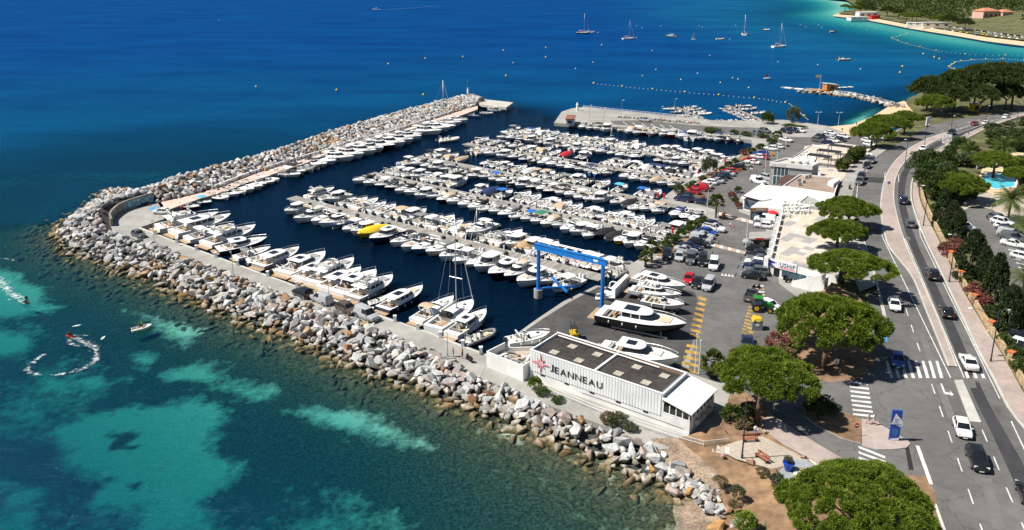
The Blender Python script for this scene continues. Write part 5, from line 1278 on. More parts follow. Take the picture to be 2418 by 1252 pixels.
def block(name, label, roof_px, z1, z0, mroof, mwall=None, par=0.0, cat='building'):
    q = PP(roof_px, z1); c_ = sum(q, Vector()) / len(q)
    r = empty(name, low(c_, z0), 0, label, cat)
    m = MB(); m.prism(q, z0, z1 - par if par else z1, 0, 1); pb(r, 'wall', m, [mroof, mwall or WALLW])
    if par:
        for a_, b_ in zip(q, q[1:] + q[:1]):
            ia, ib = a_ + (c_ - a_).normalized() * .35, b_ + (c_ - b_).normalized() * .35
            m = MB(); m.prism([low(p, 0) for p in (a_, b_, ib, ia)], z0, z1); pb(r, 'parapet', m, mwall or WALLW)
    return r, q, c_
def face(root, q0, q1, out, t0, t1, z0, z1, mt, name, th=.05):
    a_, b_ = q0.lerp(q1, t0), q0.lerp(q1, t1); dd = (q1 - q0).normalized(); n_ = Vector((dd.y, -dd.x, 0)); n_ = n_ if n_.y < 0 else -n_
    if out is not None: n_ = out
    m = MB(); m.prism([low(p, 0) for p in (a_ - n_ * .02, b_ - n_ * .02, b_ + n_ * th, a_ + n_ * th)], z0, z1); return pb(root, name, m, mt)
# white block with the name band
B1, q, c_ = block('restaurant_block', 'tall white restaurant block with large glazed corner and name band', [(1820, 382), (1919, 391), (1934, 384), (1858, 372)], 7.9, 1.2, CONC_PALE, None, .5)
face(B1, q[0], q[1], None, -.02, 1.0, 6.7, 7.95, WALLW, 'name_band', .3)
face(B1, q[0], q[1], None, .08, .45, 1.6, 6.6, GLZ, 'glazing')
for k in range(5): face(B1, q[0], q[1], None, .08 + k * .09, .092 + k * .09, 1.6, 6.6, WHITE, 'glazing_bar', .12)
face(B1, q[0], q[1], None, .08, .45, 4.0, 4.15, WHITE, 'glazing_bar', .1)
dd = (q[1] - q[0]).normalized(); n_ = Vector((dd.y, -dd.x, 0)); n_ = n_ if n_.y < 0 else -n_
me = text_mesh('CANTINE', .8, .02, 'lettering', CONC, 1.3); put_text(me, 'lettering', B1, q[0].lerp(q[1], .04) + n_ * .32 - Vector((0, 0, .95)) - B1.location, dd, (0, 0, 1), 3.6)
for k in range(3): a_ = q[0].lerp(q[2], .45 + .15 * k); m = MB(); m.box((a_.x, a_.y, 7.75), (1.0, .7, .8), .4 * k); pb(B1, 'roof_unit', m, CONC_PALE)
B2, q, c_ = block('gravel_roof_building', 'low white building with brown gravel roof and parapet', [(1889, 411), (1984, 419), (1971, 457), (1848, 439)], 5.6, 1.2, GRAVR, None, .35)
for x_, y_ in ((1903, 421), (1911, 419), (1886, 430), (1888, 438), (1897, 432)): a_ = P(x_, y_, 5.3); m = MB(); m.box((a_.x, a_.y, 5.7), (.9, .6, .9), .3); pb(B2, 'roof_unit', m, random.choice([CONC_PALE, STEEL]))
a_ = P(1968, 430, 5.4); m = MB(); m.prism(PP([(1955, 428), (1972, 421), (1983, 424), (1968, 434)], 6.3), 5.2, 6.3); pb(B2, 'stair_head', m, WALLW)
m = MB(); m.prism(PP([(1833, 428), (1856, 413), (1888, 414.5), (1850, 439)], 4.6), 4.45, 4.6); pb(B2, 'brown_awning', m, BROWNA)
B3, q, c_ = block('white_awning_hall', 'broad white canvas roofed restaurant hall facing the car park', [(1756, 462), (1799, 437), (1842, 441), (1908, 449), (1881, 477), (1822, 469), (1797, 473)], 4.8, 1.2, AWN, None)
m = MB(); m.prism(PP([(1750, 466), (1800, 433), (1806, 436), (1757, 470)], 4.55), 4.4, 4.55); pb(B3, 'side_awning', m, AWN)
face(B3, q[0], q[6], None, .0, 1.0, 4.1, 4.75, BLKP, 'fascia_sign', .12)
face(B3, q[0], q[6], None, .08, .95, 1.5, 3.9, GLZ, 'glazing')
face(B3, q[5], q[4], None, .05, .95, 3.6, 4.4, GLZ, 'window_strip')
for k in range(5): face(B3, q[5], q[4], None, .05 + k * .22, .065 + k * .22, 3.6, 4.4, WHITE, 'window_bar', .09)
B4, q, c_ = block('brown_fascia_cafe', 'white cafe with brown name fascia beside the parked minibus', [(1772, 490), (1796, 473), (1840, 473), (1852, 478), (1846, 494), (1813, 490)], 4.4, 1.2, AWN, None)
TANS = mat('fascia_brown', (.33, .20, .09), .7, .1, 2)
face(B4, q[0], q[5], None, 0, 1, 3.4, 4.25, TANS, 'fascia', .12); face(B4, q[0], q[5], None, .03, .97, 1.4, 3.3, GLZ, 'glazing')
dd = (q[5] - q[0]).normalized(); n_ = Vector((dd.y, -dd.x, 0)); n_ = n_ if n_.y < 0 else -n_
me = text_mesh('Délices', .6, .02, 'lettering', WHITE, 1.0); put_text(me, 'lettering', B4, q[0].lerp(q[5], .35) + n_ * .15 - Vector((0, 0, .75)) - B4.location, dd, (0, 0, 1), 2.2)
face(B4, q[5], q[4], None, .45, .8, 1.3, 3.2, BLKP, 'doorway')
B5, q, c_ = block('grey_roof_annex', 'small white annex with grey flat roof behind the umbrella pine', [(1886, 477), (1908, 461), (1926, 466), (1940, 474), (1932, 486), (1890, 482)], 5.6, 1.2, CONC, None, .25)
B6, q, c_ = block('white_wall_building', 'white walled building beneath the gravel roof, terrace side', [(1848, 440), (1972, 459), (1962, 482), (1905, 474), (1842, 450)], 5.2, 1.2, WALLW, None)
# pergolas on the upper terrace
UT = empty('upper_terrace', P(1960, 400, 4.4), 0, 'pale paved upper terrace with pergolas behind the white block', 'terrace')
m = MB(); m.prism(PP([(1934, 386), (1900, 345), (1985, 338), (2060, 348), (2010, 395), (1985, 430), (1940, 420)], 4.4), 1.2, 4.4, 0, 1); pb(UT, 'deck', m, [TILES[0], WALLW])
for k in range(14):
    x_, y_ = random.uniform(1925, 2010), random.uniform(352, 405); q = PP([(x_, y_), (x_ + 14, y_ + 1), (x_ + 9, y_ + 6), (x_ - 5, y_ + 5)], 4.406); m = MB(); m.prism(q, 4.39, 4.406 + .001 * k); pb(UT, 'paving_tile', m, TILES[random.choice((1, 2, 3))])
for j, (x_, y_) in enumerate(((1935, 368), (1958, 357), (1985, 345))):
    c0 = P(x_, y_, 7.2); r = empty('pergola', low(c0, 4.4), R(-35), 'dark slatted pergola, %s from the white restaurant block' % ordn(j + 1), 'pergola', 'pergolas on the upper terrace')
    for sx in (-3, 3):
        for sy in (-1.6, 1.6): m = MB(); m.box((sx, sy, 1.35), (.16, .16, 2.7)); m.build('post', DARKST, r)
        m = MB(); m.box((sx, 0, 2.75), (.14, 3.8, .16)); m.build('beam', DARKST, r)
    for k in range(14): m = MB(); m.box((0, -1.7 + k * .262, 2.88), (6.6, .16, .06)); m.build('slat', DARKST, r)
# long narrow roof with white walls towards the beach car park
B7, q, c_ = block('long_low_restaurant', 'long low white restaurant with deck running to the beach car park', [(1862, 376), (1918, 341), (1955, 347), (1920, 382)], 4.6, 1.2, AWN, None, .4)
for k in range(7):
    a_ = P(1888, 368, 4.3).lerp(P(1928, 345, 4.3), k / 6); m = MB(); m.box((a_.x, a_.y, 4.25), (2.6, .5, .1), .6); pb(B7, 'roof_batten', m, BRWN)
m = MB(); q = PP([(2000, 352), (2058, 362), (2060, 366), (2000, 356)], 5.4); m.prism(q, 4.4, 5.4); o = m.build('white_terrace_wall', WALLW); tag(o, 'low white wall at the road end of the upper terrace', 'wall')
# bar kiosk with grey roof in the car park
K, q, c_ = block('grey_kiosk', 'grey flat roofed kiosk with red sign between parked cars', [(1770, 548), (1822, 546), (1820, 562), (1767, 564)], 3.9, 3.6, CONC)
for x_, y_ in ((1770, 549), (1821, 547), (1819, 561), (1769, 563)): a_ = P(x_, y_, 3.6); m = MB(); m.box((a_.x, a_.y, 2.43), (.15, .15, 2.36)); pb(K, 'post', m, STEEL)
m = MB(); m.prism(PP([(1784, 552), (1819, 550), (1817, 560), (1780, 561)], 3.55), 1.25, 3.5); pb(K, 'counter', m, BLKP)
a_, b_ = P(1784, 563.5, 3.9), P(1803, 563, 3.9); m = MB(); m.box(((a_.x + b_.x) / 2, (a_.y + b_.y) / 2 - .1, 3.8), (1.8, .1, .45), 0); pb(K, 'red_sign', m, RED)

# end platform on piles and fuel dock cabin
pq = PP([(1123, 239), (1147, 235), (1212, 242), (1195, 254), (1138, 247)], 2.2); r = empty('pier_head', low(pq[2], 0), 0, 'white concrete platform on piles at the tip of the mole', 'pier')
m = MB(); m.prism(pq, 1.2, 2.2, 0, 0, True); pb(r, 'platform', m, CONC_PALE)
for k in range(5): a_ = pq[4].lerp(pq[3], .2 + .19 * k).lerp(pq[1].lerp(pq[2], .2 + .19 * k), .12); m = MB(); m.tube(low(a_, -3), low(a_, 1.2), .35, .35, 8); pb(r, 'pile', m, CONC)
a_ = P(1105, 221, 4.2); r = empty('harbour_beacon', a_, 0, 'slim white and green light beacon on the mole end', 'beacon')
m = MB(); m.lathe([(.5, 0), (.4, 1.6), (.3, 2.6)], (0, 0, 0), 10); m.build('column', WHITE, r, 'auto'); m = MB(); m.lathe([(.16, 2.6), (.16, 5.0), (.3, 5.05), (.3, 5.6), (.05, 5.9)], (0, 0, 0), 8); m.build('lantern', mat('beacon_green', (.02, .25, .12), .5), r, 'auto')
q = PP([(1337, 283), (1355, 283), (1358, 275), (1340, 274)], 3.6); r = empty('fuel_cabin', low(q[0], 1.25), 0, 'small white cabin with red brown roof on the fuel quay', 'cabin')
m = MB(); m.prism(q, 1.2, 3.6); pb(r, 'wall', m, WALLW); c_ = sum(q, Vector()) / 4; m = MB(); m.prism([c_ + (p - c_) * 1.18 for p in q], 3.6, 4.0); pb(r, 'roof', m, mat('tile_roof', (.24, .10, .07), .85, .2, 3)); face(r, q[0], q[1], None, .2, .75, 2.3, 3.2, GLZ, 'window')
a_ = P(1363, 262, 1.25); r = empty('quay_light_tower', a_, 0, 'small white round light tower on the fuel quay end', 'tower'); m = MB(); m.lathe([(.55, 0), (.45, 2.4), (.6, 2.5), (.6, 2.7), (.35, 2.75), (.35, 3.3), (.05, 3.6)], (0, 0, 0), 10); m.build('column', WHITE, r, 'auto')
railing('quay_railing', PP([(1377, 255), (1505, 268), (1659, 283)], 1.25), 1.0, WHITE, 'white railing along the seaward edge of the fuel quay', 2.0, 2, .05)
pile = RockPile(); root = empty('quay_rock_bank', (0, 0, 0), 0, 'band of small tan boulders between fuel quay parking and seaward railing', 'rock bank')
for k in range(150):
    t = random.random(); a_ = P(1460, 277, 1.25).lerp(P(1640, 291, 1.25), t); pile.put(a_ + Vector((random.gauss(0, .5), random.gauss(0, .9), .3)), random.uniform(.8, 1.5), .35)
for k in range(90):
    t = random.random(); a_ = P(1645, 288, 0.8).lerp(P(1830, 288, .8), t); pile.put(a_ + Vector((random.gauss(0, .5), random.gauss(0, 1.2), .2)), random.uniform(.8, 1.5), .1)
pile.build(root, zmin=.3)
# small jetty pontoons beyond the fuel quay
for j, (a, b_) in enumerate((((1595, 253), (1660, 279)), ((1716, 249), (1796, 282)))):
    A_, B_ = P(*a, .5), P(*b_, .6); d_ = (B_ - A_).normalized(); L_ = (B_ - A_).length; r = empty('hire_pontoon', A_, math.atan2(d_.y, d_.x), 'short pontoon with hire boats beyond the fuel quay, %s from the light tower' % ordn(j + 1), 'pontoon')
    for k in range(int(L_ / 1.2)): m = MB(); m.box((k * 1.2 + .6, 0, 0), (1.14, 2.0, .12)); m.build('plank', WOOD, r)
    m = MB(); m.box((L_ / 2, 0, -.35), (L_, 1.7, .5)); m.build('float', FLOATM, r)
    ln = (A_, B_, 1.0); xs = [1580, 1597, 1614, 1632] if j == 0 else [1712, 1722, 1733, 1744, 1755, 1767]
    row(ln, -1, xs, 'near side of hire pontoon %d' % (j + 1), (.85, 1.0), {k: dict(k='rib' if j == 0 else 'open') for k in range(6)}, 'hire boats beyond the fuel quay', 0)
    xs = [1628, 1640, 1652, 1664] if j == 0 else [1750, 1768, 1790]
    row(ln, 1, xs, 'far side of hire pontoon %d' % (j + 1), (.9, 1.1), {k: dict(k=('rib', 'ttop', 'open')[k % 3]) for k in range(6)}, 'hire boats beyond the fuel quay', 0)
# ================================================================== vehicles
PAINT = mat('car_paint', (1, 1, 1), .28, .03, 1, coord='OBJ', objcol=True, coat=.7, spec=.5)
CGL = mat('car_glass', (.012, .014, .017), .05, .1, 2, coord='OBJ', spec=.6)
TYRE = mat('tyre', (.02, .02, .021), .8, .1, 6, coord='OBJ'); RIM = mat('alloy_rim', (.42, .42, .43), .35, .1, 5, metal=.7, coord='OBJ')
HLT = mat('headlight_lens', (.70, .72, .74), .12, .1, 5, coord='OBJ'); TLT = mat('taillight_lens', (.42, .015, .015), .2, .1, 5, coord='OBJ')
TRIM = mat('black_trim', (.02, .02, .021), .5, .1, 4, coord='OBJ'); PLATE = mat('number_plate', (.72, .72, .70), .5, .03, 4, coord='OBJ')
CP = {}
def rrect(x0, x1, w, r, n=3):
    pts = []
    for cx_, cy_, a0 in ((x1 - r, w - r, 0), (x0 + r, w - r, math.pi / 2), (x0 + r, -w + r, math.pi), (x1 - r, -w + r, 1.5 * math.pi)):
        for i in range(n + 1): a = a0 + math.pi / 2 * i / n; pts.append((cx_ + r * math.cos(a), cy_ + r * math.sin(a)))
    return pts
def make_car(key, L, W, H, hood, belt, gx, slope_f=.62, slope_r=.35, wb=.60, van=False, pick=False):
    r = empty('car_source_' + key); CP[key] = r; w = W / 2
    zs = [(-.5, .52, .80), (-.485, .30, belt), (-.40, .24, belt + .02), (gx[0], .22, belt + .03), (0, .20, belt + .01), (gx[1], .22, belt - .01), (.36, .24, hood), (.455, .28, hood - .10), (.495, .38, hood - .22), (.505, .45, hood - .32)]
    m = MB(); rings = []
    for i, (t, zb, zt) in enumerate(zs):
        x = t * L; e = 1.0 if -.46 < t < .40 else (.94 if abs(t) < .49 else .84); ww = w * e
        rings.append([Vector((x, -ww * .90, zb)), Vector((x, -ww, lerp(zb, zt, .35))), Vector((x, -ww, lerp(zb, zt, .72))), Vector((x, -ww * .93, zt - .02)), Vector((x, -ww * .7, zt + .02)), Vector((x, ww * .7, zt + .02)), Vector((x, ww * .93, zt - .02)), Vector((x, ww, lerp(zb, zt, .72))), Vector((x, ww, lerp(zb, zt, .35))), Vector((x, ww * .90, zb))])
    m.loft(rings); m.build('body', PAINT, r, 'auto')
    x0, x1 = gx[0] * L, gx[1] * L
    if pick: x0 = -.08 * L
    g = MB(); z0, z1 = belt - .02, H - .07
    lv = [(z0, x0, x1, w * .90, .22), (lerp(z0, z1, .6), x0 + slope_r * .5, x1 - slope_f * .6, w * .83, .22), (z1, x0 + slope_r, x1 - slope_f, w * .74, .2)]
    g.loft([[Vector((x, y, z)) for x, y in rrect(a, b_, c_, rr)] for z, a, b_, c_, rr in lv]); g.build('windows', CGL, r, 'auto')
    t = MB(); t.loft([[Vector((x, y, z)) for x, y in rrect(a, b_, c_, rr)] for z, a, b_, c_, rr in ((z1 - .015, x0 + slope_r - .06, x1 - slope_f + .06, w * .76, .2), (z1 + .03, x0 + slope_r, x1 - slope_f, w * .74, .2), (H, x0 + slope_r + .18, x1 - slope_f - .2, w * .62, .18))]); t.build('roof', PAINT, r, 'auto')
    if not van:
        for sg in (1, -1):
            for xa, xb in ((x0 + .18, x0 + slope_r + .06), (lerp(x0, x1, .46), lerp(x0 + slope_r, x1 - slope_f, .46)), (x1 - .12, x1 - slope_f + .02)):
                p = MB(); p.tube((xa, sg * w * .89, z0), (xb, sg * w * .755, z1 + .01), .055, .05, 4); p.build('pillar', PAINT, r)
    else:
        p = MB(); b0 = x0 + .02; b1 = lerp(x0, x1, .60)
        p.loft([[Vector((x, y, z)) for x, y in rrect(a, b_, c_, .2)] for z, a, b_, c_ in ((z0 - .01, b0 - .03, b1, w * .915), (lerp(z0, z1, .6), b0 + slope_r * .5 - .03, b1, w * .85), (z1 + .01, b0 + slope_r - .03, b1, w * .765))]); p.build('side_panel', PAINT, r, 'auto')
    if pick:
        p = MB(); p.box((-.29 * L, 0, belt + .025), (.36 * L, W * .78, .06)); p.build('load_bed', TRIM, r)
        for sg in (1, -1): p = MB(); p.box((-.29 * L, sg * w * .86, belt + .12), (.40 * L, .12, .24)); p.build('bed_side', PAINT, r)
        p = MB(); p.box((-.485 * L, 0, belt + .1), (.1, W * .84, .24)); p.build('tailgate', PAINT, r)
    rw = .33 if H < 1.75 else .36
    for sx in (1, -1):
        for sg in (1, -1):
            c_ = Vector((sx * wb * L / 2 - .02 * L * (sx < 0), sg * (w - .13), rw)); t_ = MB(); t_.tube(c_ + Vector((0, -.12, 0)), c_ + Vector((0, .12, 0)), rw, rw, 14); wo_ = t_.build('wheel', TYRE, r, 'auto')
            q = MB(); y_ = sg * .125; q.tube(c_ + Vector((0, y_ * .9, 0)), c_ + Vector((0, y_ * 1.05, 0)), rw * .66, rw * .6, 10); q.build('rim', RIM, wo_, 'auto')
            a_ = MB(); a_.tube(c_ + Vector((0, -sg * .1, .03)), c_ + Vector((0, sg * .128, .03)), rw + .05, rw + .05, 14); a_.build('wheel_arch', TRIM, r)
    for sg in (1, -1):
        h = MB(); h.box((.475 * L, sg * w * .66, hood - .2), (.16, .36, .15), sg * -.35); h.build('headlight', HLT, r)
        h = MB(); h.box((-.485 * L, sg * w * .74, belt - .18), (.1, .26, .2), sg * .3); h.build('taillight', TLT, r)
        h = MB(); h.box((x1 - .35, sg * (w + .09), belt + .05), (.14, .2, .13)); h.build('mirror', PAINT, r)
    h = MB(); h.box((.5 * L, 0, .40), (.06, W * .55, .16)); h.build('grille', TRIM, r)
    h = MB(); h.box((.512 * L, 0, .34), (.03, .5, .11)); h.build('number_plate', PLATE, r)
    h = MB(); h.box((-.502 * L, 0, .62), (.03, .5, .11)); h.build('number_plate', PLATE, r)
    return r
make_car('hatch', 4.05, 1.75, 1.48, .88, .93, (-.44, .24), .75, .45)
make_car('suv', 4.5, 1.86, 1.68, 1.02, 1.06, (-.45, .22), .72, .40)
make_car('sedan', 4.65, 1.82, 1.43, .86, .92, (-.34, .20), .85, .80)
make_car('van', 4.7, 1.86, 1.92, 1.08, 1.12, (-.48, .30), .80, .14, .62, True)
make_car('pickup', 5.1, 1.86, 1.76, 1.06, 1.04, (-.46, .20), .65, .22, .62, False, True)
PC = dict(white=(.78, .78, .77), black=(.012, .012, .014), grey=(.10, .105, .11), silver=(.42, .43, .44), blue=(.02, .07, .33), navy=(.012, .02, .06), red=(.45, .012, .02), green=(.35, .42, .30), brown=(.10, .07, .05), darkred=(.22, .01, .02))
CNAME = dict(hatch='hatchback', suv='crossover car', sedan='saloon car', van='van', pickup='pickup truck')
used = {}
def car(x, y, dx, dy, key, colr, where, z=None, group=None, name='parked_car', sc=1.06):
    p = P(x, y, z) if z is not None else G(x, y); q = P(x + dx, y + dy, z) if z is not None else G(x + dx, y + dy)
    o = copy_tree(CP[key]); o.name = name if key in ('hatch', 'suv', 'sedan') else ('parked_van' if key == 'van' else 'pickup_truck'); o.location = (p.x, p.y, p.z + .008)
    o.rotation_euler = (0, 0, math.atan2(q.y - p.y, q.x - p.x)); o.scale = (sc, sc, sc)
    for ch in o.children: ch.color = (*PC[colr], 1)
    lab = '%s %s %s' % (colr.replace('darkred', 'dark red'), CNAME[key], where)
    used[lab] = used.get(lab, 0) + 1
    if used[lab] > 1: lab = '%s, %s such' % (lab, ordn(used[lab]))
    return tag(o, lab, 'van' if key == 'van' else 'car', group)
qd = P(1749, 364, 1.25) - P(1590, 448, 1.25)
Z = 1.254
def nrm_px(x, y, sgn=1):                # direction square to the waterfront, as a small step in the photo
    p = P(x, y, Z); n = Vector((-qd.y, qd.x, 0)).normalized() * 3 * sgn; a = proj(p + n); return a[0] - x, a[1] - y
i_ = 0
for x, y, k, c_ in [(1820, 355, 'suv', 'white'), (1836, 350, 'hatch', 'white'), (1797, 367, 'suv', 'blue'), (1789, 374, 'hatch', 'white'), (1799, 375, 'hatch', 'red'), (1770, 382, 'hatch', 'red'), (1776, 387, 'sedan', 'white'), (1757, 393, 'hatch', 'green'), (1742, 399, 'suv', 'black'),
                     (1722, 408, 'hatch', 'red'), (1716, 414, 'sedan', 'silver'), (1706, 420, 'suv', 'navy'), (1696, 425, 'hatch', 'black'), (1690, 431, 'sedan', 'silver'), (1677, 435, 'hatch', 'white'), (1662, 443, 'suv', 'white'), (1652, 449, 'van', 'red'), (1637, 457, 'hatch', 'red'), (1618, 466, 'hatch', 'black'), (1613, 475, 'suv', 'navy')]:
    i_ += 1; car(x, y, *nrm_px(x, y, 1), k, c_, 'parked %s from the beach in the waterfront row' % ordn(i_), Z, 'cars parked along the waterfront')
for i, (x, y, k, c_) in enumerate([(1684, 535, 'hatch', 'navy'), (1686, 545, 'pickup', 'white'), (1671, 553, 'hatch', 'blue'), (1661, 561, 'sedan', 'silver'), (1655, 571, 'van', 'silver'), (1650, 581, 'suv', 'black'), (1630, 587, 'sedan', 'navy'), (1619, 596, 'sedan', 'silver')]):
    car(x, y, *nrm_px(x, y, -1), k, c_, 'nose out by the quay hedge, %s from the palm' % ordn(i + 1), Z, 'cars parked by the quay hedge')
for i, (x, y, k, c_) in enumerate([(1575, 607, 'suv', 'black'), (1604, 612, 'hatch', 'silver'), (1631, 618, 'van', 'grey'), (1659, 622, 'van', 'black'), (1685, 632, 'van', 'white')]):
    car(x, y, -3, 16, k, c_, 'facing the boatyard, %s in the line before it' % ordn(i + 1), Z, 'vehicles facing the boatyard')
car(1626, 665, -6, 14, 'hatch', 'red', 'parked behind the yachts ashore', Z); car(1647, 675, -8, 14, 'hatch', 'black', 'beside silver van at the boatyard edge', Z); car(1673, 680, -10, 16, 'van', 'silver', 'at the head of the yellow hatched strip', Z)
for i, (x, y, k, c_) in enumerate([(1806, 524, 'van', 'white'), (1803, 538, 'hatch', 'white'), (1780, 579, 'suv', 'silver'), (1788, 597, 'suv', 'black'), (1786, 608, 'suv', 'black'), (1790, 616, 'sedan', 'grey'), (1783, 625, 'hatch', 'white'), (1781, 636, 'suv', 'navy'), (1786, 647, 'suv', 'grey'), (1775, 657, 'hatch', 'black')]):
    car(x, y, -20 if i != 3 else 20, -2.5 if i != 3 else 2.5, k, c_, 'below the terrace wall, %s from the cafe' % ordn(i + 1), Z, 'cars parked below the terrace')
car(1773, 704, 8, -14, 'pickup', 'grey', 'parked beside the striped crossing', Z); car(1818, 728, 18, 8, 'hatch', 'white', 'parked behind the green tractor', Z); car(1764, 818, 0, 14, 'sedan', 'navy', 'half hidden behind the umbrella pine', Z)
for i, (x, y, k, c_) in enumerate([(1856, 314, 'suv', 'black'), (1873, 312, 'suv', 'navy'), (1890, 312, 'hatch', 'white'), (1790, 320, 'suv', 'grey'), (1806, 313, 'suv', 'grey'), (1931, 335, 'suv', 'grey'), (1940, 328, 'suv', 'black'), (1952, 323, 'sedan', 'silver'), (1961, 318, 'hatch', 'white'), (1992, 326, 'hatch', 'white'), (1984, 333, 'hatch', 'black'), (1968, 336, 'hatch', 'white'), (1957, 343, 'suv', 'navy'), (2049, 336, 'hatch', 'white'), (2071, 332, 'suv', 'white'), (2053, 345, 'hatch', 'white'), (2080, 340, 'suv', 'black'), (1856, 334, 'sedan', 'white'), (1659, 481, 'sedan', 'navy')]):
    car(x, y, 16, 3 if i > 4 else 4, k, c_, 'in the beach car park, spot %s from the hedge' % ordn(i + 1), Z, 'cars in the beach car park')
car(1523, 287, 16, 2, 'suv', 'silver', 'alone on the fuel quay', Z); car(1811, 425, 16, 5, 'suv', 'silver', 'beside the glazed restaurant corner', Z); car(1790, 433, 16, 5, 'van', 'white', 'beside the canvas roofed hall', Z)
for i, (x, y, k, c_) in enumerate([(2056, 384, 'suv', 'grey'), (2046, 396, 'hatch', 'black'), (2033, 423, 'suv', 'navy'), (2029, 434, 'suv', 'grey'), (2028, 562, 'suv', 'navy')]):
    car(x, y, -7, 14, k, c_, 'in the roadside lay-by, %s from the far end' % ordn(i + 1), None, 'cars in the roadside lay-by')
for x, y, dx, dy, k, c_, w_ in [(2180, 355, -14, 8, 'sedan', 'white', 'driving round the far bend'), (2302, 296, 18, -5, 'hatch', 'darkred', 'on the far straight of the road'), (2328, 294, 18, -5, 'hatch', 'white', 'half hidden by the far hedge'), (2246, 318, -16, 7, 'suv', 'black', 'beside the far median'), (2376, 279, 18, -4, 'hatch', 'white', 'beyond the far hedge'),
                             (2133, 479, -1, -14, 'suv', 'navy', 'driving away past the median sign'), (2149, 534, -4, -14, 'hatch', 'grey', 'driving away beside the cypress shrubs'), (2201, 655, -6, -14, 'suv', 'black', 'driving away beside the lamp post'), (2234, 744, -7, -14, 'hatch', 'black', 'driving away, last before the crossing'), (2286, 863, -8, -15, 'sedan', 'white', 'stopped at the crossing'),
                             (2271, 1020, 5, 14, 'hatch', 'white', 'coming past the crossing island'), (2306, 1094, 6, 14, 'suv', 'black', 'with silver roof rails, closest to the viewer'), (2424, 1175, -8, -18, 'hatch', 'black', 'cut by the picture edge on the dark lane'), (2111, 727, 4, 14, 'hatch', 'white', 'leaving the shade of the pine'), (2118, 858, 2, 14, 'hatch', 'blue', 'in deep shade on the zebra crossing')]:
    car(x, y, dx, dy, k, c_, w_, None, 'cars on the coast road', 'moving_car')
for i, (x, y, k, c_) in enumerate([(2356, 522, 'suv', 'grey'), (2366, 531, 'suv', 'white'), (2372, 542, 'hatch', 'white'), (2382, 551, 'suv', 'navy'), (2383, 561, 'van', 'silver'), (2391, 569, 'van', 'grey'), (2393, 582, 'sedan', 'white'), (2413, 612, 'hatch', 'white')]):
    car(x, y, 20, 5, k, c_, 'in the garden car park, %s from the palm' % ordn(i + 1), None, 'cars in the garden car park')
for i, (x, y, k, c_) in enumerate([(2278, 540, 'hatch', 'white'), (2402, 775, 'suv', 'navy'), (2408, 800, 'hatch', 'black'), (2414, 822, 'hatch', 'white'), (2424, 845, 'suv', 'black')]):
    car(x, y, 18, 6, k, c_, 'behind the stone wall, %s going down' % ordn(i + 1), None, 'cars behind the stone wall')
car(382, 505, -16, -1, 'hatch', 'white', 'parked on the quay corner by the mural', 1.2); car(328, 559, 14, 6, 'hatch', 'grey', 'parked against boulders near the round head', 1.2)
car(715, 699, -14, -6, 'suv', 'black', 'on the service quay behind boulders', 1.2); car(760, 714, -14, -6, 'van', 'silver', 'second vehicle on the service quay', 1.2); car(820, 737, 14, 6, 'suv', 'brown', 'between two silver vans on the quay', 1.2); car(866, 752, 14, 6.5, 'van', 'silver', 'largest on the service quay, nose to the showroom', 1.2, sc=1.12)
for o in list(CP.values()):
    for ch in KIDS.get(o.name, ()):
        for g_ in KIDS.get(ch.name, ()): bpy.data.objects.remove(g_)
        bpy.data.objects.remove(ch)
    bpy.data.objects.remove(o)
# ================================================================== plants
def leaf_mat(name, ca, cb, trans=.25):
    m, nt, b = new_mat(name)
    n1 = _noise(nt, .55, 4, .6); n2 = _noise(nt, 5.0, 2, .5)
    f_ = _math(nt, 'ADD', _math(nt, 'MULTIPLY', n1.outputs[0], .6), _math(nt, 'MULTIPLY', n2.outputs[0], .4))
    col = _ramp(nt, f_, ca, cb, .35, .62).outputs[0]
    nt.links.new(col, b.inputs['Base Color']); b.inputs['Roughness'].default_value = .6; b.inputs['Specular IOR Level'].default_value = .25
    tl = nt.nodes.new('ShaderNodeBsdfTranslucent'); nt.links.new(col, tl.inputs[0]); mx = nt.nodes.new('ShaderNodeMixShader'); mx.inputs[0].default_value = trans
    nt.links.new(b.outputs[0], mx.inputs[1]); nt.links.new(tl.outputs[0], mx.inputs[2]); nt.links.new(mx.outputs[0], nt.nodes['Material Output'].inputs[0]); return m
PINE = leaf_mat('pine_needles', (.060, .108, .008), (.200, .262, .026))
PINED = leaf_mat('dark_pine_needles', (.028, .052, .012), (.085, .115, .024))
CYP = leaf_mat('cypress_scales', (.018, .034, .012), (.048, .070, .022), .1)
SHRUB = leaf_mat('shrub_leaves', (.030, .060, .010), (.095, .135, .025))
SHRUBD = leaf_mat('dark_shrub_leaves', (.022, .045, .010), (.070, .105, .022))
OLEA = leaf_mat('oleander_blossom', (.070, .095, .025), (.34, .085, .10), .2)
OLIVE = leaf_mat('grey_green_leaves', (.05, .065, .03), (.13, .15, .075))
DRYB = leaf_mat('dry_brush', (.10, .075, .035), (.22, .165, .08), .15)
PALMG = leaf_mat('palm_fronds', (.045, .070, .012), (.135, .165, .035))
BARK = mat('pine_bark', (.12, .075, .05), .95, .3, 2, .7, 6); PBARK = mat('palm_bark', (.16, .11, .07), .95, .3, 3, .8, 8)
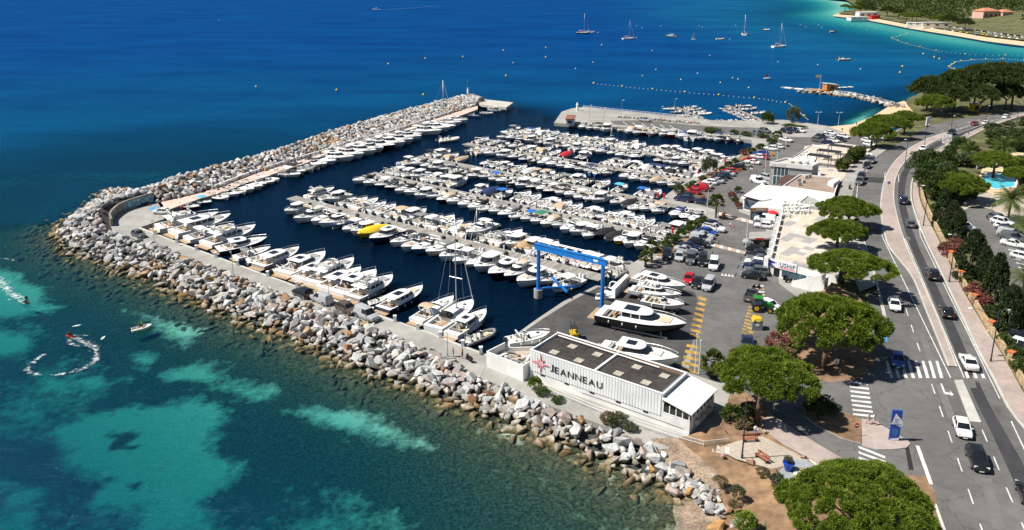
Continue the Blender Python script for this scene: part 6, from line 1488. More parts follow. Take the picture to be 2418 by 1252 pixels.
def tufts(C, Rr, n, size, flat=1.0, seed=0, up=.25, wid=.38):
    """little three-cornered leaf sprays scattered in balls round the centres C"""
    g = np.random.default_rng(seed); C = np.asarray(C, float); Rr = np.broadcast_to(np.asarray(Rr, float), (len(C),))
    k = len(C) * n; d = g.normal(size=(k, 3)); d /= np.linalg.norm(d, axis=1)[:, None]
    rad = np.repeat(Rr, n) * g.uniform(.55, 1.0, k); off = d * rad[:, None]; off[:, 2] *= flat
    c = np.repeat(C, n, 0) + off
    o = d + g.normal(size=(k, 3)) * .55; o[:, 2] += up; o /= np.linalg.norm(o, axis=1)[:, None]
    s = np.cross(o, g.normal(size=(k, 3))); s /= np.linalg.norm(s, axis=1)[:, None] + 1e-9
    L = size * g.uniform(.7, 1.35, k)[:, None]
    V = np.stack([c - s * L * wid, c + s * L * wid, c + o * L], 1).reshape(-1, 3)
    return V, np.arange(k * 3).reshape(-1, 3)
def umbrella_mesh(seed, n=230, per=75, size=.085, thick=.30, mt=None, cr=(.075, .125)):
    g = np.random.default_rng(seed); C = []; Rr = []
    lobes = [(g.uniform(-.55, .55), g.uniform(-.55, .55), g.uniform(.35, .5)) for _ in range(6)]
    while len(C) < n:
        a = g.uniform(0, 2 * np.pi); r = np.sqrt(g.uniform(0, 1)); x, y = r * np.cos(a), r * np.sin(a)
        edge = 1 + .10 * np.sin(3 * a + seed) + .07 * np.sin(7 * a + 2 * seed)
        x *= edge; y *= edge; r2 = min(1.0, r)
        bump = max(0, max(l[2] * (1 - ((x - l[0]) ** 2 + (y - l[1]) ** 2) / .16) for l in lobes)) * .18
        top = thick * (1 - r2 ** 2.2) + bump
        z = top - abs(g.normal(0, .04)) if g.uniform() < .84 else g.uniform(-.10, top)
        if r > .9 and g.uniform() < .4: z -= g.uniform(0, .12)
        C.append((x, y, z)); Rr.append(g.uniform(*cr))
    V, T = tufts(C, Rr, per, size, .75, seed, .3, .17)
    return np_mesh('pine_crown', V, T, mt or PINE, 3)
UM = [umbrella_mesh(s, 300, 260, .055, .30, None, (.06, .10)) for s in (1, 2, 3)]; UMD = [umbrella_mesh(s, 190, 90, .10, .55, PINED) for s in (11, 12)]
UMBIG = umbrella_mesh(5, 560, 360, .034, .36, None, (.05, .08))
def pine(cpx, wpx, zc, ground, label, me, depth=1.0, thick=1.0, group='umbrella pines along the coast road', trunk_px=None, cat='tree'):
    c = P(*cpx, zc); sc = F_PX / ((c.y) * math.cos(PITCH) + (CAM_H - zc) * math.sin(PITCH)); Rd = wpx / sc / 2
    b = low(c, ground) if trunk_px is None else P(*trunk_px, ground)
    r = empty('umbrella_pine', b, 0, label, cat, group)
    cr_ = link_mesh('crown', me, r); cr_.location = c - b - Vector((0, 0, .12 * Rd)); cr_.scale = (Rd, Rd * depth, Rd * thick); cr_.rotation_euler = (0, 0, random.uniform(-.4, .4) if depth != 1.0 else random.uniform(0, 6))
    m = MB(); top_ = c - b; k = Vector((top_.x * .35, top_.y * .35, top_.z * .52)); m.tube((0, 0, -.3), k, .20 + .03 * Rd, .15 + .02 * Rd, 9)
    for j in range(7):
        a = j * 2.4 + random.random(); e = Vector((top_.x + math.cos(a) * Rd * .62, top_.y + math.sin(a) * Rd * .62 * depth, top_.z + .05 * Rd)); mid = k.lerp(e, .5) + Vector((0, 0, -.06 * Rd)); m.tube(k, mid, .13 + .015 * Rd, .09, 6); m.tube(mid, e, .09, .03, 5)
        for q in (-.5, .5): e2 = e + Vector((math.cos(a + q) * Rd * .28, math.sin(a + q) * Rd * .28, .02 * Rd)); m.tube(mid, e2, .06, .02, 4)
    m.build('trunk', BARK, r, True); return r
pine((2042, 1178), 342, 8.5, 1.9, 'big round pine crown at the bottom edge beside the road', UMBIG, 1.0, 1.05)
pine((1810, 868), 222, 8.6, 1.9, 'umbrella pine leaning over the showroom corner', UM[0], 1.0, 1.0, trunk_px=(1785, 1002))
pine((1958, 745), 234, 9.6, 1.9, 'largest rounded pine between car park and road, full crown', UM[1], 1.0, 1.25, trunk_px=(1945, 872))
pine((2014, 614), 192, 9.6, 3.0, 'flat spreading umbrella pine beside the chandlery stairs', UM[2], .75, .8, trunk_px=(1988, 668))
pine((1980, 538), 128, 9.2, 4.2, 'small umbrella pine at the terrace edge', UM[0], .85, 1.0, trunk_px=(1976, 586))
pine((2001, 486), 134, 9.6, 4.4, 'umbrella pine standing over the annex and cafe tables', UM[1], .85, 1.0, trunk_px=(2005, 540))
pine((2062, 306), 96, 9.8, 3.0, 'umbrella pine by the far car park, front of the row', UM[2], .9, 1.2, trunk_px=(2056, 360))
pine((2098, 285), 92, 10, 3.0, 'umbrella pine by the far car park, middle of the row', UM[0], .9, 1.0)
pine((2140, 273), 74, 9.8, 2.6, 'umbrella pine by the far car park, end of the row', UM[1], .9, 1.0)
pine((2208, 237), 84, 8.5, 2.2, 'low umbrella pine beside the small sandy beach', UM[2], .9, 1.1)
for i, (x, y, w_, z_) in enumerate([(2195, 205, 90, 12), (2240, 222, 90, 10), (2262, 192, 100, 14), (2310, 180, 100, 16), (2352, 178, 110, 16), (2400, 180, 110, 16), (2380, 215, 80, 10), (2320, 222, 80, 10)]):
    pine((x, y), w_, z_, 2.2, 'tall dark pine of the seaside grove, %s from the beach' % ordn(i + 1), UMD[i % 2], .9, 1.0, 'dark pines behind the beach')
pine((2265, 428), 125, 9.5, 4.4, 'broad pine beside the turquoise swimming pool', UM[0], .9, 1.0); pine((2352, 372), 110, 10, 4.4, 'bright pine behind the pool fence', UM[1], .9, .9); pine((2412, 405), 80, 10, 4.4, 'pine cut by the picture edge above the pool', UM[2], .9, 1.0)

def shell_pts(rx, ry, rz, n, seed, zmin=-.2, power=2.0):
    g = np.random.default_rng(seed); C = []
    while len(C) < n:
        d = g.normal(size=3); d /= np.linalg.norm(d)
        if d[2] < zmin: continue
        k = g.uniform(.72, 1.0); C.append((d[0] * rx * k, d[1] * ry * k, d[2] * rz * k))
    return C
BUSH = {}
def bush_mesh(kind, mt, seed, n=34, per=46, size=.17):
    C = shell_pts(.9, .9, .9, n, seed); V, T = tufts(C, .26, per, size, 1, seed); BUSH.setdefault(kind, []).append(np_mesh('bush_foliage', V, T, mt, 3))
for s_ in (1, 2):
    bush_mesh('green', SHRUB, s_); bush_mesh('dark', SHRUBD, s_ + 5); bush_mesh('olea', OLEA, s_ + 9); bush_mesh('olive', OLIVE, s_ + 12); bush_mesh('dry', DRYB, s_ + 15); bush_mesh('pine', PINE, s_ + 20); bush_mesh('yucca', PALMG, s_ + 25, 20, 40, .45)
def bush(x, y, w_, h_, kind, label, z=None, group='shrubs', name='shrub', depth=1.0, off=0):
    p = P(x, y, z) if z is not None else G(x, y); r = empty(name, p + Vector((0, 0, off)), 0, label, 'shrub', group)
    o = link_mesh('foliage', random.choice(BUSH[kind]), r); o.scale = (w_ / 2, w_ / 2 * depth, h_ * .62); o.location = (0, 0, h_ * .42); o.rotation_euler = (0, 0, random.uniform(0, 6))
    m = MB(); m.tube((0, 0, -.1), (0, 0, h_ * .6), .07, .03, 5); m.build('stem', BARK, r); return r
for i, (x, y, w_, h_, k) in enumerate([(1683, 312, 6.5, 1.6, 'green'), (1733, 317, 3.4, 1.5, 'green'), (1761, 321, 3.8, 1.5, 'green'), (1802, 325, 4, 1.5, 'green'), (1820, 340, 3.6, 1.9, 'green'), (1796, 352, 3.4, 1.8, 'dark'), (1754, 367, 2.6, 1.9, 'olea'), (1774, 363, 3.6, 1.9, 'green'), (1736, 386, 2.4, 1.6, 'green'), (1720, 394, 2.6, 1.7, 'dark'), (1705, 404, 2.4, 1.5, 'green'), (1658, 427, 2.4, 1.6, 'green'), (1637, 439, 2.2, 1.5, 'green'), (1628, 445, 2.8, 1.7, 'green'), (1602, 455, 3.2, 2.2, 'dark'),
                                       (1661, 527, 2.2, 1.8, 'green'), (1650, 533, 2.4, 1.8, 'green'), (1636, 543, 3.4, 2.2, 'green'), (1625, 549, 2.4, 1.9, 'green'), (1608, 562, 2.4, 2.2, 'green'), (1596, 571, 2.0, 1.6, 'green'), (1584, 577, 2.8, 2.0, 'green'), (1572, 586, 2.6, 1.8, 'green'), (1560, 596, 2.4, 1.4, 'dry')]):
    bush(x, y, w_, h_, k, 'clipped %s shrub in the quay planter, %s from the fuel dock' % (dict(green='green', dark='dark green', olea='pink flowering', dry='dry').get(k), ordn(i + 1)), 1.25, 'quay planter shrubs', 'planter_shrub')
r = bush(1674, 413, 5.2, 5.0, 'olive', 'round olive tree in the quay planter', 1.25, None, 'olive_tree')
r['category'] = 'tree'; bush(1872, 288, 5.5, 5.5, 'olive', 'grey green tamarisk tree beside the beach lane', 1.25, None, 'tamarisk_tree')['category'] = 'tree'; bush(1812, 292, 5, 4.5, 'dark', 'dark leafy tree at the root of the hire pontoon', 1.25, None, 'leafy_tree')['category'] = 'tree'
bush(1875, 302, 9, 1.4, 'green', 'long clipped hedge at the beach car park', 1.25, None, 'hedge', .35)
for x, y, w_, h_, k, lb in [(1264, 920, 2.2, 1.9, 'pine', 'bright green bush at the end of the showroom footpath'), (1283, 932, 2.2, .9, 'green', 'low green plants below the footpath slab'), (1318, 948, 2.0, .7, 'green', 'low creeping green plant under the footpath'), (1458, 1003, 3.0, 1.6, 'olive', 'grey green bush over the footpath railing'), (1436, 996, 2.4, 1.3, 'dry', 'dry brown bush beside the footpath railing'), (1490, 1016, 2.0, .9, 'olive', 'small grey bush above the boulders')]:
    bush(x, y, w_, h_, k, lb, 1.3, 'bushes by the showroom')
for x, y, w_, h_, k, lb in [(1728, 995, 3.0, 2.2, 'green', 'yellow green bush beside the showroom corner'), (1752, 1006, 2.6, 1.2, 'dry', 'dry bush behind the bench'), (1760, 985, 2.4, 2.0, 'dark', 'dark bush in the pine shade'), (1935, 975, 4.2, 2.3, 'dark', 'dense dark bush on the entrance island'), (1835, 1150, 2.2, 1.5, 'olive', 'grey green bush below the viewpoint slab'), (1845, 1180, 2.0, 1.6, 'dry', 'dry tuft on the earth bank'), (1740, 1170, 1.8, 1.1, 'olive', 'sage bush among bank stones'), (1755, 1245, 3.0, 1.6, 'pine', 'bright green shrub at the bottom picture edge'), (1735, 1200, 1.6, .9, 'dry', 'small dry bush among bank stones'), (1800, 1120, 1.6, .8, 'dry', 'dry grass tuft near the bench'),
                           (1840, 825, 4.5, 2.6, 'olea', 'purple flowering bush behind the pine trunk'), (1850, 845, 3.6, 2.2, 'dry', 'brown dry bush beneath the largest pine'), (1700, 1140, 1.8, .7, 'dry', 'dry tuft on the reddish bank')]:
    bush(x, y, w_, h_, k, lb, None, 'bushes on the bank')
for i, (x, y) in enumerate([(1988, 405), (1998, 395), (2010, 385), (2018, 376), (2030, 374)]): bush(x, y, 3.2, 3.4, 'yucca' if i != 1 else 'olive', 'spiky palm shrub behind the pergolas, %s towards the bend' % ordn(i + 1), 4.4, 'spiky shrubs by the upper terrace', 'spiky_shrub')
# clipped conical cypresses beyond the stone wall
def cone_mesh(seed):
    g = np.random.default_rng(seed); C = []; Rr = []
    for _ in range(120):
        t = g.uniform(0, 1) ** .8; a = g.uniform(0, 6.28); rr = (1 - t ** 2.2) ** .55 * .9; C.append((rr * math.cos(a), rr * math.sin(a), t * 2)); Rr.append(.17)
    V, T = tufts(C, Rr, 55, .13, 1, seed); return np_mesh('cypress_foliage', V, T, CYP, 3)
CONE = [cone_mesh(1), cone_mesh(2)]
for i, (x, y, w_, h_) in enumerate([(2222, 535, 3.8, 7.0), (2245, 545, 3.4, 5.5), (2258, 565, 3.6, 5.5), (2291, 648, 5.2, 7.2), (2320, 664, 3.0, 5.6), (2345, 716, 4.2, 7.5), (2379, 782, 4.6, 6.5)]):
    p = G(x, y); r = empty('clipped_cypress', p, 0, 'dense clipped cypress cone behind the stone wall, %s from the bend' % ordn(i + 1), 'tree', 'clipped cypresses')
    o = link_mesh('foliage', CONE[i % 2], r); o.scale = (w_ / 2, w_ / 2, h_ * .58); o.rotation_euler = (0, 0, i); m = MB(); m.tube((0, 0, -.2), (0, 0, h_ * .7), .15, .05, 6); m.build('trunk', BARK, r)
for i, (x, y, w_, h_, k) in enumerate([(2240, 605, 4.5, 2.8, 'olea'), (2256, 590, 3.5, 2.4, 'olea'), (2300, 700, 4.0, 2.6, 'olea'), (2318, 722, 3.5, 2.2, 'olea'), (2236, 560, 2.4, 1.6, 'green'), (2225, 540, 2.2, 1.4, 'green'), (2262, 660, 2.4, 1.6, 'dark'), (2355, 780, 2.6, 2.0, 'green'), (2372, 815, 2.6, 2.0, 'green'), (2392, 850, 2.8, 2.2, 'green'), (2408, 885, 3.0, 2.4, 'green'), (2335, 745, 2.6, 1.8, 'dark'), (2400, 868, 2.4, 1.8, 'dark'), (2280, 672, 2.6, 1.6, 'green'), (2210, 500, 3, 2, 'green')]):
    bush(x, y, w_, h_, k, '%s shrub topping the stone wall, %s going down the road' % (dict(olea='pink flowering oleander', green='bright green', dark='dark green')[k], ordn(i + 1)), None, 'shrubs along the stone wall', 'wall_shrub')
rr_ = random.Random(5); n_ = 0
for i in range(95):
    x = rr_.uniform(2165, 2440); y = rr_.uniform(282, 475)
    edge_y = 300 + max(0, (2418 - x)) * .34 + (60 if x < 2190 else 0) if x < 2400 else 290
    if y < np.interp(x, [2165, 2200, 2260, 2330, 2418], [440, 372, 345, 310, 283]): continue
    if 2290 < x < 2420 and 395 < y < 470: continue
    n_ += 1; k = rr_.choice(['dark', 'dark', 'green', 'olive', 'dark']); bush(x, y, rr_.uniform(3.5, 7), rr_.uniform(2.2, 4.2), k, '%s garden bush between pool and far road' % (dict(dark='dark', green='green', olive='grey green')[k]), None, 'garden bushes by the pool', 'garden_bush')
for i, (x, y, w_, h_) in enumerate([(2170, 410, 7, 6), (2185, 425, 6, 8), (2192, 450, 7, 8), (2205, 470, 6, 7), (2178, 440, 5, 6)]): bush(x, y, w_, h_, 'dark' if i else 'olive', 'leafy %s tree at the inside of the bend, %s down' % ('grey' if not i else 'dark', ordn(i + 1)), None, 'trees inside the bend', 'roadside_tree')['category'] = 'tree'
# palms
def frond_mesh(kind, seed):
    g = random.Random(seed); V, T = [], []
    def tri(a, b, c): n = len(V); V.extend([a, b, c]); T.append((n, n + 1, n + 2))
    if kind == 'date':
        for i in range(46):
            a = g.uniform(0, 6.283); el = g.uniform(-.35, 1.35); Ln = g.uniform(.85, 1.1); prev = Vector((0, 0, 0)); d = Vector((math.cos(a) * math.cos(el), math.sin(a) * math.cos(el), math.sin(el)))
            side = Vector((-math.sin(a), math.cos(a), 0))
            for k in range(9):
                d = (d + Vector((0, 0, -.13))).normalized(); nx_ = prev + d * Ln / 9; w_ = .22 * math.sin(math.pi * (k + 1.2) / 10.5)
                for sg in (1, -1):
                    for h in (0, .5): q = prev.lerp(nx_, h); tri(q, q + (nx_ - prev) * .35, q + side * sg * w_ + d * .10 + Vector((0, 0, -.05 - .3 * w_)))
                tri(prev - side * .008, prev + side * .008, nx_); prev = nx_
    else:
        for i in range(34):
            a = g.uniform(0, 6.283); el = g.uniform(-.5, 1.3); d = Vector((math.cos(a) * math.cos(el), math.sin(a) * math.cos(el), math.sin(el))); side = Vector((-math.sin(a), math.cos(a), 0)); up_ = d.cross(side)
            e = d * g.uniform(.45, .6); tri(-side * .012, side * .012, e)
            for j in range(-6, 7):
                b = j * .2; f_ = (d * math.cos(b) + side * math.sin(b)); q = e + f_ * .46 + Vector((0, 0, -.07 - abs(j) * .015)); w2 = (side * math.cos(b) - d * math.sin(b)) * .045; tri(e, e + f_ * .25 + w2, q); tri(e, q, e + f_ * .25 - w2)
    return np_mesh('palm_fronds', np.array(V), np.array(T), PALMG, 3)
FROND = dict(date=frond_mesh('date', 3), fan=frond_mesh('fan', 4))
def palm(x, y, th, rad, kind, label, z=None):
    p = P(x, y, z) if z is not None else G(x, y); r = empty('palm_tree', p, 0, label, 'palm tree', 'palms')
    m = MB(); m.lathe([(.34, -.1), (.26, .4), (.22, th * .6), (.27, th - .25), (.2, th)], (0, 0, 0), 9); m.build('trunk', PBARK, r, True)
    o = link_mesh('crown', FROND[kind], r); o.location = (0, 0, th); o.scale = (rad, rad, rad); o.rotation_euler = (0, 0, random.random() * 6)
    if kind == 'fan': m = MB(); m.lathe([(.3, th - 1.1), (.5, th - .7), (.25, th)], (0, 0, 0), 8); m.build('dead_leaf_skirt', DRYB, r)
palm(1684, 888, 2.2, 2.4, 'fan', 'fan palm between showroom wing and flagpole', 1.25); palm(1690, 515, 4.2, 2.3, 'fan', 'tall fan palm at the bend of the harbour lane', 1.25); palm(1538, 620, 3.2, 2.0, 'fan', 'taller palm in the planter beside the yard yachts', 1.25); palm(1524, 630, 2.2, 1.7, 'fan', 'shorter palm in the planter beside the yard yachts', 1.25)
palm(1833, 345, 3.6, 2.2, 'fan', 'fan palm in the planter near the beach car park', 1.25); palm(2380, 520, 5.0, 4.4, 'date', 'large date palm above the garden car park'); palm(2422, 560, 3.0, 4.0, 'date', 'date palm cut by the picture edge'); palm(2286, 375, 2.6, 3.6, 'date', 'low date palm in the garden by the bend'); palm(2366, 372, 3.4, 3.8, 'date', 'date palm on the sandy clearing'); palm(2415, 690, 3.0, 3.2, 'date', 'palm behind the clipped cypress at the picture edge')
# ================================================================== verge, entrance, garden surfaces
def gpoly(name, pts, off, mt, zf=zroad, world=None):
    bm = bmesh.new(); q = world or [G(x, y) for x, y in pts]
    f = bm.faces.new([bm.verts.new((p.x, p.y, 0)) for p in q])
    for yb in (108, 128, 148, 168, 250, 290, 330):
        bmesh.ops.bisect_plane(bm, geom=bm.verts[:] + bm.edges[:] + bm.faces[:], plane_co=(0, yb, 0), plane_no=(0, 1, 0))
    bmesh.ops.triangulate(bm, faces=bm.faces[:]); bmesh.ops.recalc_face_normals(bm, faces=bm.faces[:])
    for v_ in bm.verts: v_.co.z = zf(v_.co.x, v_.co.y) + off
    for f in bm.faces:
        if f.normal.z < 0: f.normal_flip()
    me = bpy.data.meshes.new(name); bm.to_mesh(me); bm.free(); me.materials.append(mt); return tag(link_mesh(name, me), kind='structure')
gpoly('verge_earth', [(1700, 1010), (1722, 935), (1800, 908), (1852, 862), (1852, 792), (1882, 732), (1966, 668), (2000, 690), (2030, 700), (2060, 760), (2070, 800), (2090, 850), (2010, 905), (1930, 930), (1900, 980), (1870, 1040), (1750, 1040)], .0, DIRT)
gpoly('viewpoint_earth', [(1700, 1000), (1760, 990), (1900, 1070), (2000, 1095), (2120, 1112), (2192, 1124), (2208, 1165), (2235, 1260), (2240, 1340), (1790, 1340), (1848, 1160), (1835, 1110), (1790, 1080), (1740, 1050)], .004, DIRT)
gpoly('entrance_asphalt', [(2170, 1062), (2140, 960), (2108, 858), (2094, 760), (2080, 705), (2050, 690), (2045, 740), (2062, 800), (2066, 860), (2030, 895), (1960, 902), (1890, 892), (1840, 868), (1800, 848), (1740, 846), (1720, 880), (1760, 925), (1830, 985), (1900, 1030), (1960, 1066), (2020, 1100), (2100, 1118), (2190, 1125)], .006, ASPH)
gpoly('footway_pink', [(1790, 1000), (1812, 986), (1832, 986), (1900, 1031), (1960, 1067), (2020, 1101), (1966, 1114), (1906, 1082), (1850, 1052), (1800, 1015)], .10, PINK)
gpoly('viewpoint_gravel', [(1690, 1060), (1740, 1042), (1800, 1030), (1862, 1062), (1906, 1085), (1860, 1098), (1822, 1108), (1740, 1085)], .012, GRAVEL)
gpoly('viewpoint_slab', [(1840, 1112), (1868, 1086), (1906, 1086), (1950, 1125), (1905, 1165), (1852, 1172)], .03, mat('grey_slab', (.30, .33, .34), .85, .1, 2, var2=.15, scale2=.5))
gpoly('cream_slab', [(1908, 1085), (1937, 1080), (1968, 1113), (1951, 1125)], .035, TILES[1])
isl = [(1897, 955), (1920, 952), (1968, 965), (2017, 981), (2033, 990), (2033, 1046), (1988, 1034), (1930, 1005), (1900, 982)]
b = MB(); b.prism([G(x, y, .13) for x, y in isl], 1.7, None, 0, 1); tag(b.build('entrance_island', [DIRT, CONC_PALE]), kind='structure')
b = MB(); b.prism([G(x, y, .12) for x, y in [(2036, 1052), (2034, 988), (2068, 993), (2089, 1008), (2120, 1026), (2144, 1040), (2150, 1048), (2140, 1057), (2110, 1061), (2071, 1061)]], 1.7, None, 0, 1); tag(b.build('island_pavement', [PINK, CONC_PALE]), kind='structure')
gpoly('garden_car_park', [(2258, 505), (2300, 485), (2345, 497), (2362, 515), (2440, 600), (2520, 700), (2560, 900), (2440, 900), (2405, 790), (2340, 660), (2300, 580)], .02, ASPH)
gpoly('garden_sand', [(2262, 505), (2280, 470), (2330, 455), (2440, 470), (2440, 540), (2364, 514), (2345, 496), (2300, 484)], .012, GRAVEL)
gpoly('pool_deck', [(2300, 440), (2320, 398), (2360, 393), (2410, 405), (2412, 450), (2350, 462)], .02, SAND)
gpoly('sandy_clearing', [(2330, 375), (2400, 360), (2420, 362), (2400, 385), (2350, 398)], .02, SAND)
gpoly('small_beach', None, 0, SAND, lambda x, y: .14, PP([(1890, 288), (1960, 299), (2012, 294), (2062, 274), (2107, 246), (2135, 238), (2165, 258), (2140, 285), (2080, 315), (2020, 330), (1960, 318), (1880, 302)], .14))
# swimming pool
pw = [(2312, 428), (2332, 408), (2370, 411), (2396, 420), (2396, 440), (2350, 446)]
m_, nt, b_ = new_mat('pool_water'); b_.inputs['Base Color'].default_value = (.06, .52, .60, 1); b_.inputs['Roughness'].default_value = .12
nn_ = _noise(nt, 3, 3, .6); bp_ = nt.nodes.new('ShaderNodeBump'); bp_.inputs['Strength'].default_value = .2; nt.links.new(nn_.outputs[0], bp_.inputs['Height']); nt.links.new(bp_.outputs[0], b_.inputs['Normal'])
nt.links.new(_ramp(nt, nn_.outputs[0], (.05, .48, .58), (.10, .60, .66)).outputs[0], b_.inputs['Base Color'])
pr = empty('swimming_pool', G(2350, 430), 0, 'turquoise swimming pool behind the roadside pine', 'pool'); q = [G(x, y, .06) for x, y in pw]; c_ = sum(q, Vector()) / len(q)
m = MB(); m.add(q, [tuple(range(len(q)))]); pb(pr, 'water', m, m_)
m = MB(); q2 = [c_ + (p - c_) * 1.08 + Vector((0, 0, .02)) for p in q]; m.ribbon(q + q[:1], q2 + q2[:1]); pb(pr, 'coping', m, WHITE)
railing('pool_fence', [G(x, y) for x, y in [(2305, 400), (2340, 388), (2385, 394), (2400, 404), (2400, 446)]], 1.2, WHITE, 'white panelled fence round the swimming pool', 2.2, 3, .06, 'fence')

# ================================================================== markings
def mark(name, quads, off, mt, z=None):
    """painted marks of one kind, each a sheet of its own"""
    for q in quads:
        b = MB(); w = [P(x, y, z + off) if z is not None else G(x, y, off) for x, y in q]; b.add(w, [tuple(range(len(w)))]); tag(b.build(name, mt), kind='structure')
def along(pts, d0, d1, w, off, mt, name):
    """dashes d0 long every d1 along a line in the photo"""
    n = 600; a = resample([G(x, y) for x, y in pts], n); L = sum((q - p).length for p, q in zip(a[:-1], a[1:])); s_ = 0
    b = MB(); k = 0
    while s_ < L:
        i0, i1 = int(s_ / L * (n - 1)), int(min(L, s_ + d0) / L * (n - 1))
        if i1 - i0 > 0:
            idx = list(range(i0, i1 + 1, max(1, (i1 - i0) // 4))); A_ = [a[i] for i in idx]; l = offset_line(A_, w / 2); r = offset_line(A_, -w / 2)
            for q in l + r: q.z = zroad(q.x, q.y) + off
            b.ribbon(r, l)
        s_ += d1
    return tag(b.build(name, mt), kind='structure')
OFF = .012
along([(2139, 729), (2163, 803), (2195, 892), (2232, 999), (2279, 1134), (2306, 1213), (2330, 1285)], 3.0, 6.5, .16, OFF, WHITE_LINE, 'lane_line')
along([(2319, 1015), (2348, 1083), (2378, 1156), (2420, 1252)], 3.0, 6.5, .16, OFF + .006, WHITE_LINE, 'lane_line')
along([(2388, 995), (2418, 1060), (2470, 1160)], 999, 999, .18, OFF, WHITE_LINE, 'edge_line')
along([(2199, 1144), (2166, 1052)], 999, 999, .45, OFF, WHITE_LINE, 'stop_line'); along([(2208, 1190), (2230, 1252), (2250, 1320)], 999, 999, .3, OFF, WHITE_LINE, 'edge_line')
def shiftl(L_, d): return [(x + d, y) for x, y in L_]
along(shiftl(MED_L[4:19], -4), 999, 999, .16, OFF, WHITE_LINE, 'edge_line'); along(shiftl(MED_R[4:17], 4), 999, 999, .16, OFF + .004, WHITE_LINE, 'edge_line'); along(shiftl(ROAD_E[5:21], -5), 999, 999, .14, OFF, WHITE_LINE, 'edge_line')
along([(2095, 760), (2081, 704), (2077, 672), (2052, 590), (2024, 520), (2012, 470), (2030, 420), (2062, 380)], 999, 999, .14, OFF, WHITE_LINE, 'edge_line')
along([(2228, 314), (2260, 306), (2320, 290), (2418, 268)], 3, 4.5, .2, OFF + .004, WHITE_LINE, 'lane_line'); along([(2200, 318), (2260, 297), (2330, 279), (2400, 266)], 3, 9, .2, OFF, WHITE_LINE, 'lane_line')
mark('zebra_bar', [[(x, 852 + .06 * k), (x + 6, 852 + .06 * k), (x + 19, 893), (x + 11, 893)] for k, x in enumerate((2091, 2108, 2125, 2142, 2159, 2176, 2192, 2209))], OFF + .002, WHITE_LINE)
mark('zebra_bar', [[(x, 878), (x + 7, 878), (x + 19, 907), (x + 10, 907)] for x in (2277, 2296, 2314)], OFF + .006, WHITE_LINE)
mark('zebra_bar', [[(2005 + 1.3 * k, 900 + 10.8 * k), (2049 + 1.9 * k, 905 + 10.8 * k), (2050 + 1.9 * k, 910 + 10.8 * k), (2005.5 + 1.3 * k, 904.5 + 10.8 * k)] for k in range(8)], OFF + .002, WHITE_LINE)
mark('zebra_bar', [[(2027, 1053 + 12.5 * k), (2090 + 2 * k, 1077 + 12 * k), (2090 + 2 * k, 1083 + 12 * k), (2028, 1058 + 12.5 * k)] for k in range(4)], OFF + .002, WHITE_LINE)
mark('turn_arrow', [[(2220, 905), (2224, 905), (2232, 925), (2244, 928), (2243, 922), (2252, 932), (2247, 936), (2245, 933), (2229, 930)]], OFF + .002, WHITE_LINE)
mark('disabled_bay', [[(2077, 776), (2089, 776), (2096, 806), (2083, 806)]], OFF + .002, BLUE_LINE)
gr_ = [[(2137, 1055), (2146, 1055), (2158, 1110), (2146, 1110)]]; mark('drain_grate', gr_, OFF + .003, mat('grate', (.03, .022, .02), .7, .4, 6))
gpoly('asphalt_patch', [(2170, 790), (2184, 788), (2256, 985), (2240, 990)], .009, mat('asphalt_patch', (.17, .165, .155), .9, .12, .8, var2=.2, scale2=.3)); gpoly('asphalt_patch', [(2315, 1130), (2340, 1130), (2378, 1250), (2345, 1250)], .013, MATS['asphalt_patch']); gpoly('asphalt_patch', [(2053, 418), (2091, 420), (2086, 433), (2046, 430)], .013, ASPH_DK)
# yellow hatched strips and pink crossings in the harbour
def hatch_strip(p0, p1, q0, q1, n, z, mt, name='hatched_bar', fill=.5, lines=True):
    for k in range(n):
        t0, t1 = k / n, (k + fill) / n
        a, b2 = Vector((*p0, 0)).lerp(Vector((*p1, 0)), t0), Vector((*p0, 0)).lerp(Vector((*p1, 0)), t1)
        s0, s1 = t0 + .35 / n, t1 + .35 / n; c, d_ = Vector((*q0, 0)).lerp(Vector((*q1, 0)), min(1, s1)), Vector((*q0, 0)).lerp(Vector((*q1, 0)), min(1, s0))
        mark(name, [[(a.x, a.y), (b2.x, b2.y), (c.x, c.y), (d_.x, d_.y)]], .012, mt, z)
hatch_strip((1649, 699), (1626, 800), (1669, 701), (1652, 802), 8, 1.254, YELL_LINE); hatch_strip((1622, 812), (1604, 880), (1650, 812), (1648, 885), 5, 1.254, YELL_LINE); hatch_strip((1768, 722), (1749, 790), (1786, 724), (1778, 798), 9, 1.254, YELL_LINE)
PINKL = mat('pink_road_paint', (.55, .36, .26), .85, .12, 2, var2=.25, scale2=.8)
for (a, b2, n) in (((1680, 574), (1768, 596), 9), ((1698, 501), (1778, 522), 9)):
    for k in range(n):
        x, y = lerp(a[0], b2[0], k / n), lerp(a[1], b2[1], k / n); mark('crossing_block', [[(x, y), (x + 9, y + 2.2), (x + 8, y + 9), (x - 1, y + 6.8)]], .012 + .001 * (k % 2), PINKL if k % 2 else WHITE_LINE, 1.254)
for k in range(6): mark('crossing_block', [[(1776 + 1.2 * k, 672 + 7 * k), (1803 + 1.0 * k, 674 + 7 * k), (1803 + k, 677.5 + 7 * k), (1776 + 1.2 * k, 675.5 + 7 * k)]], .012, PINKL if k % 2 else WHITE_LINE, 1.254)
mark('give_way_tooth', [[(1702 + 8 * k, 650.5 + .9 * k), (1709 + 8 * k, 651.5 + .9 * k), (1706 + 8 * k, 645 + .9 * k)] for k in range(4)], .012, WHITE_LINE, 1.254)
for x, y in [(1690, 610), (1683, 593), (1698, 569), (1750, 607), (1744, 625), (1738, 644)]: mark('bay_mark', [[(x, y), (x + 2.5, y), (x - 1, y + 9), (x - 3.5, y + 9)]], .012, DARKST, 1.254)
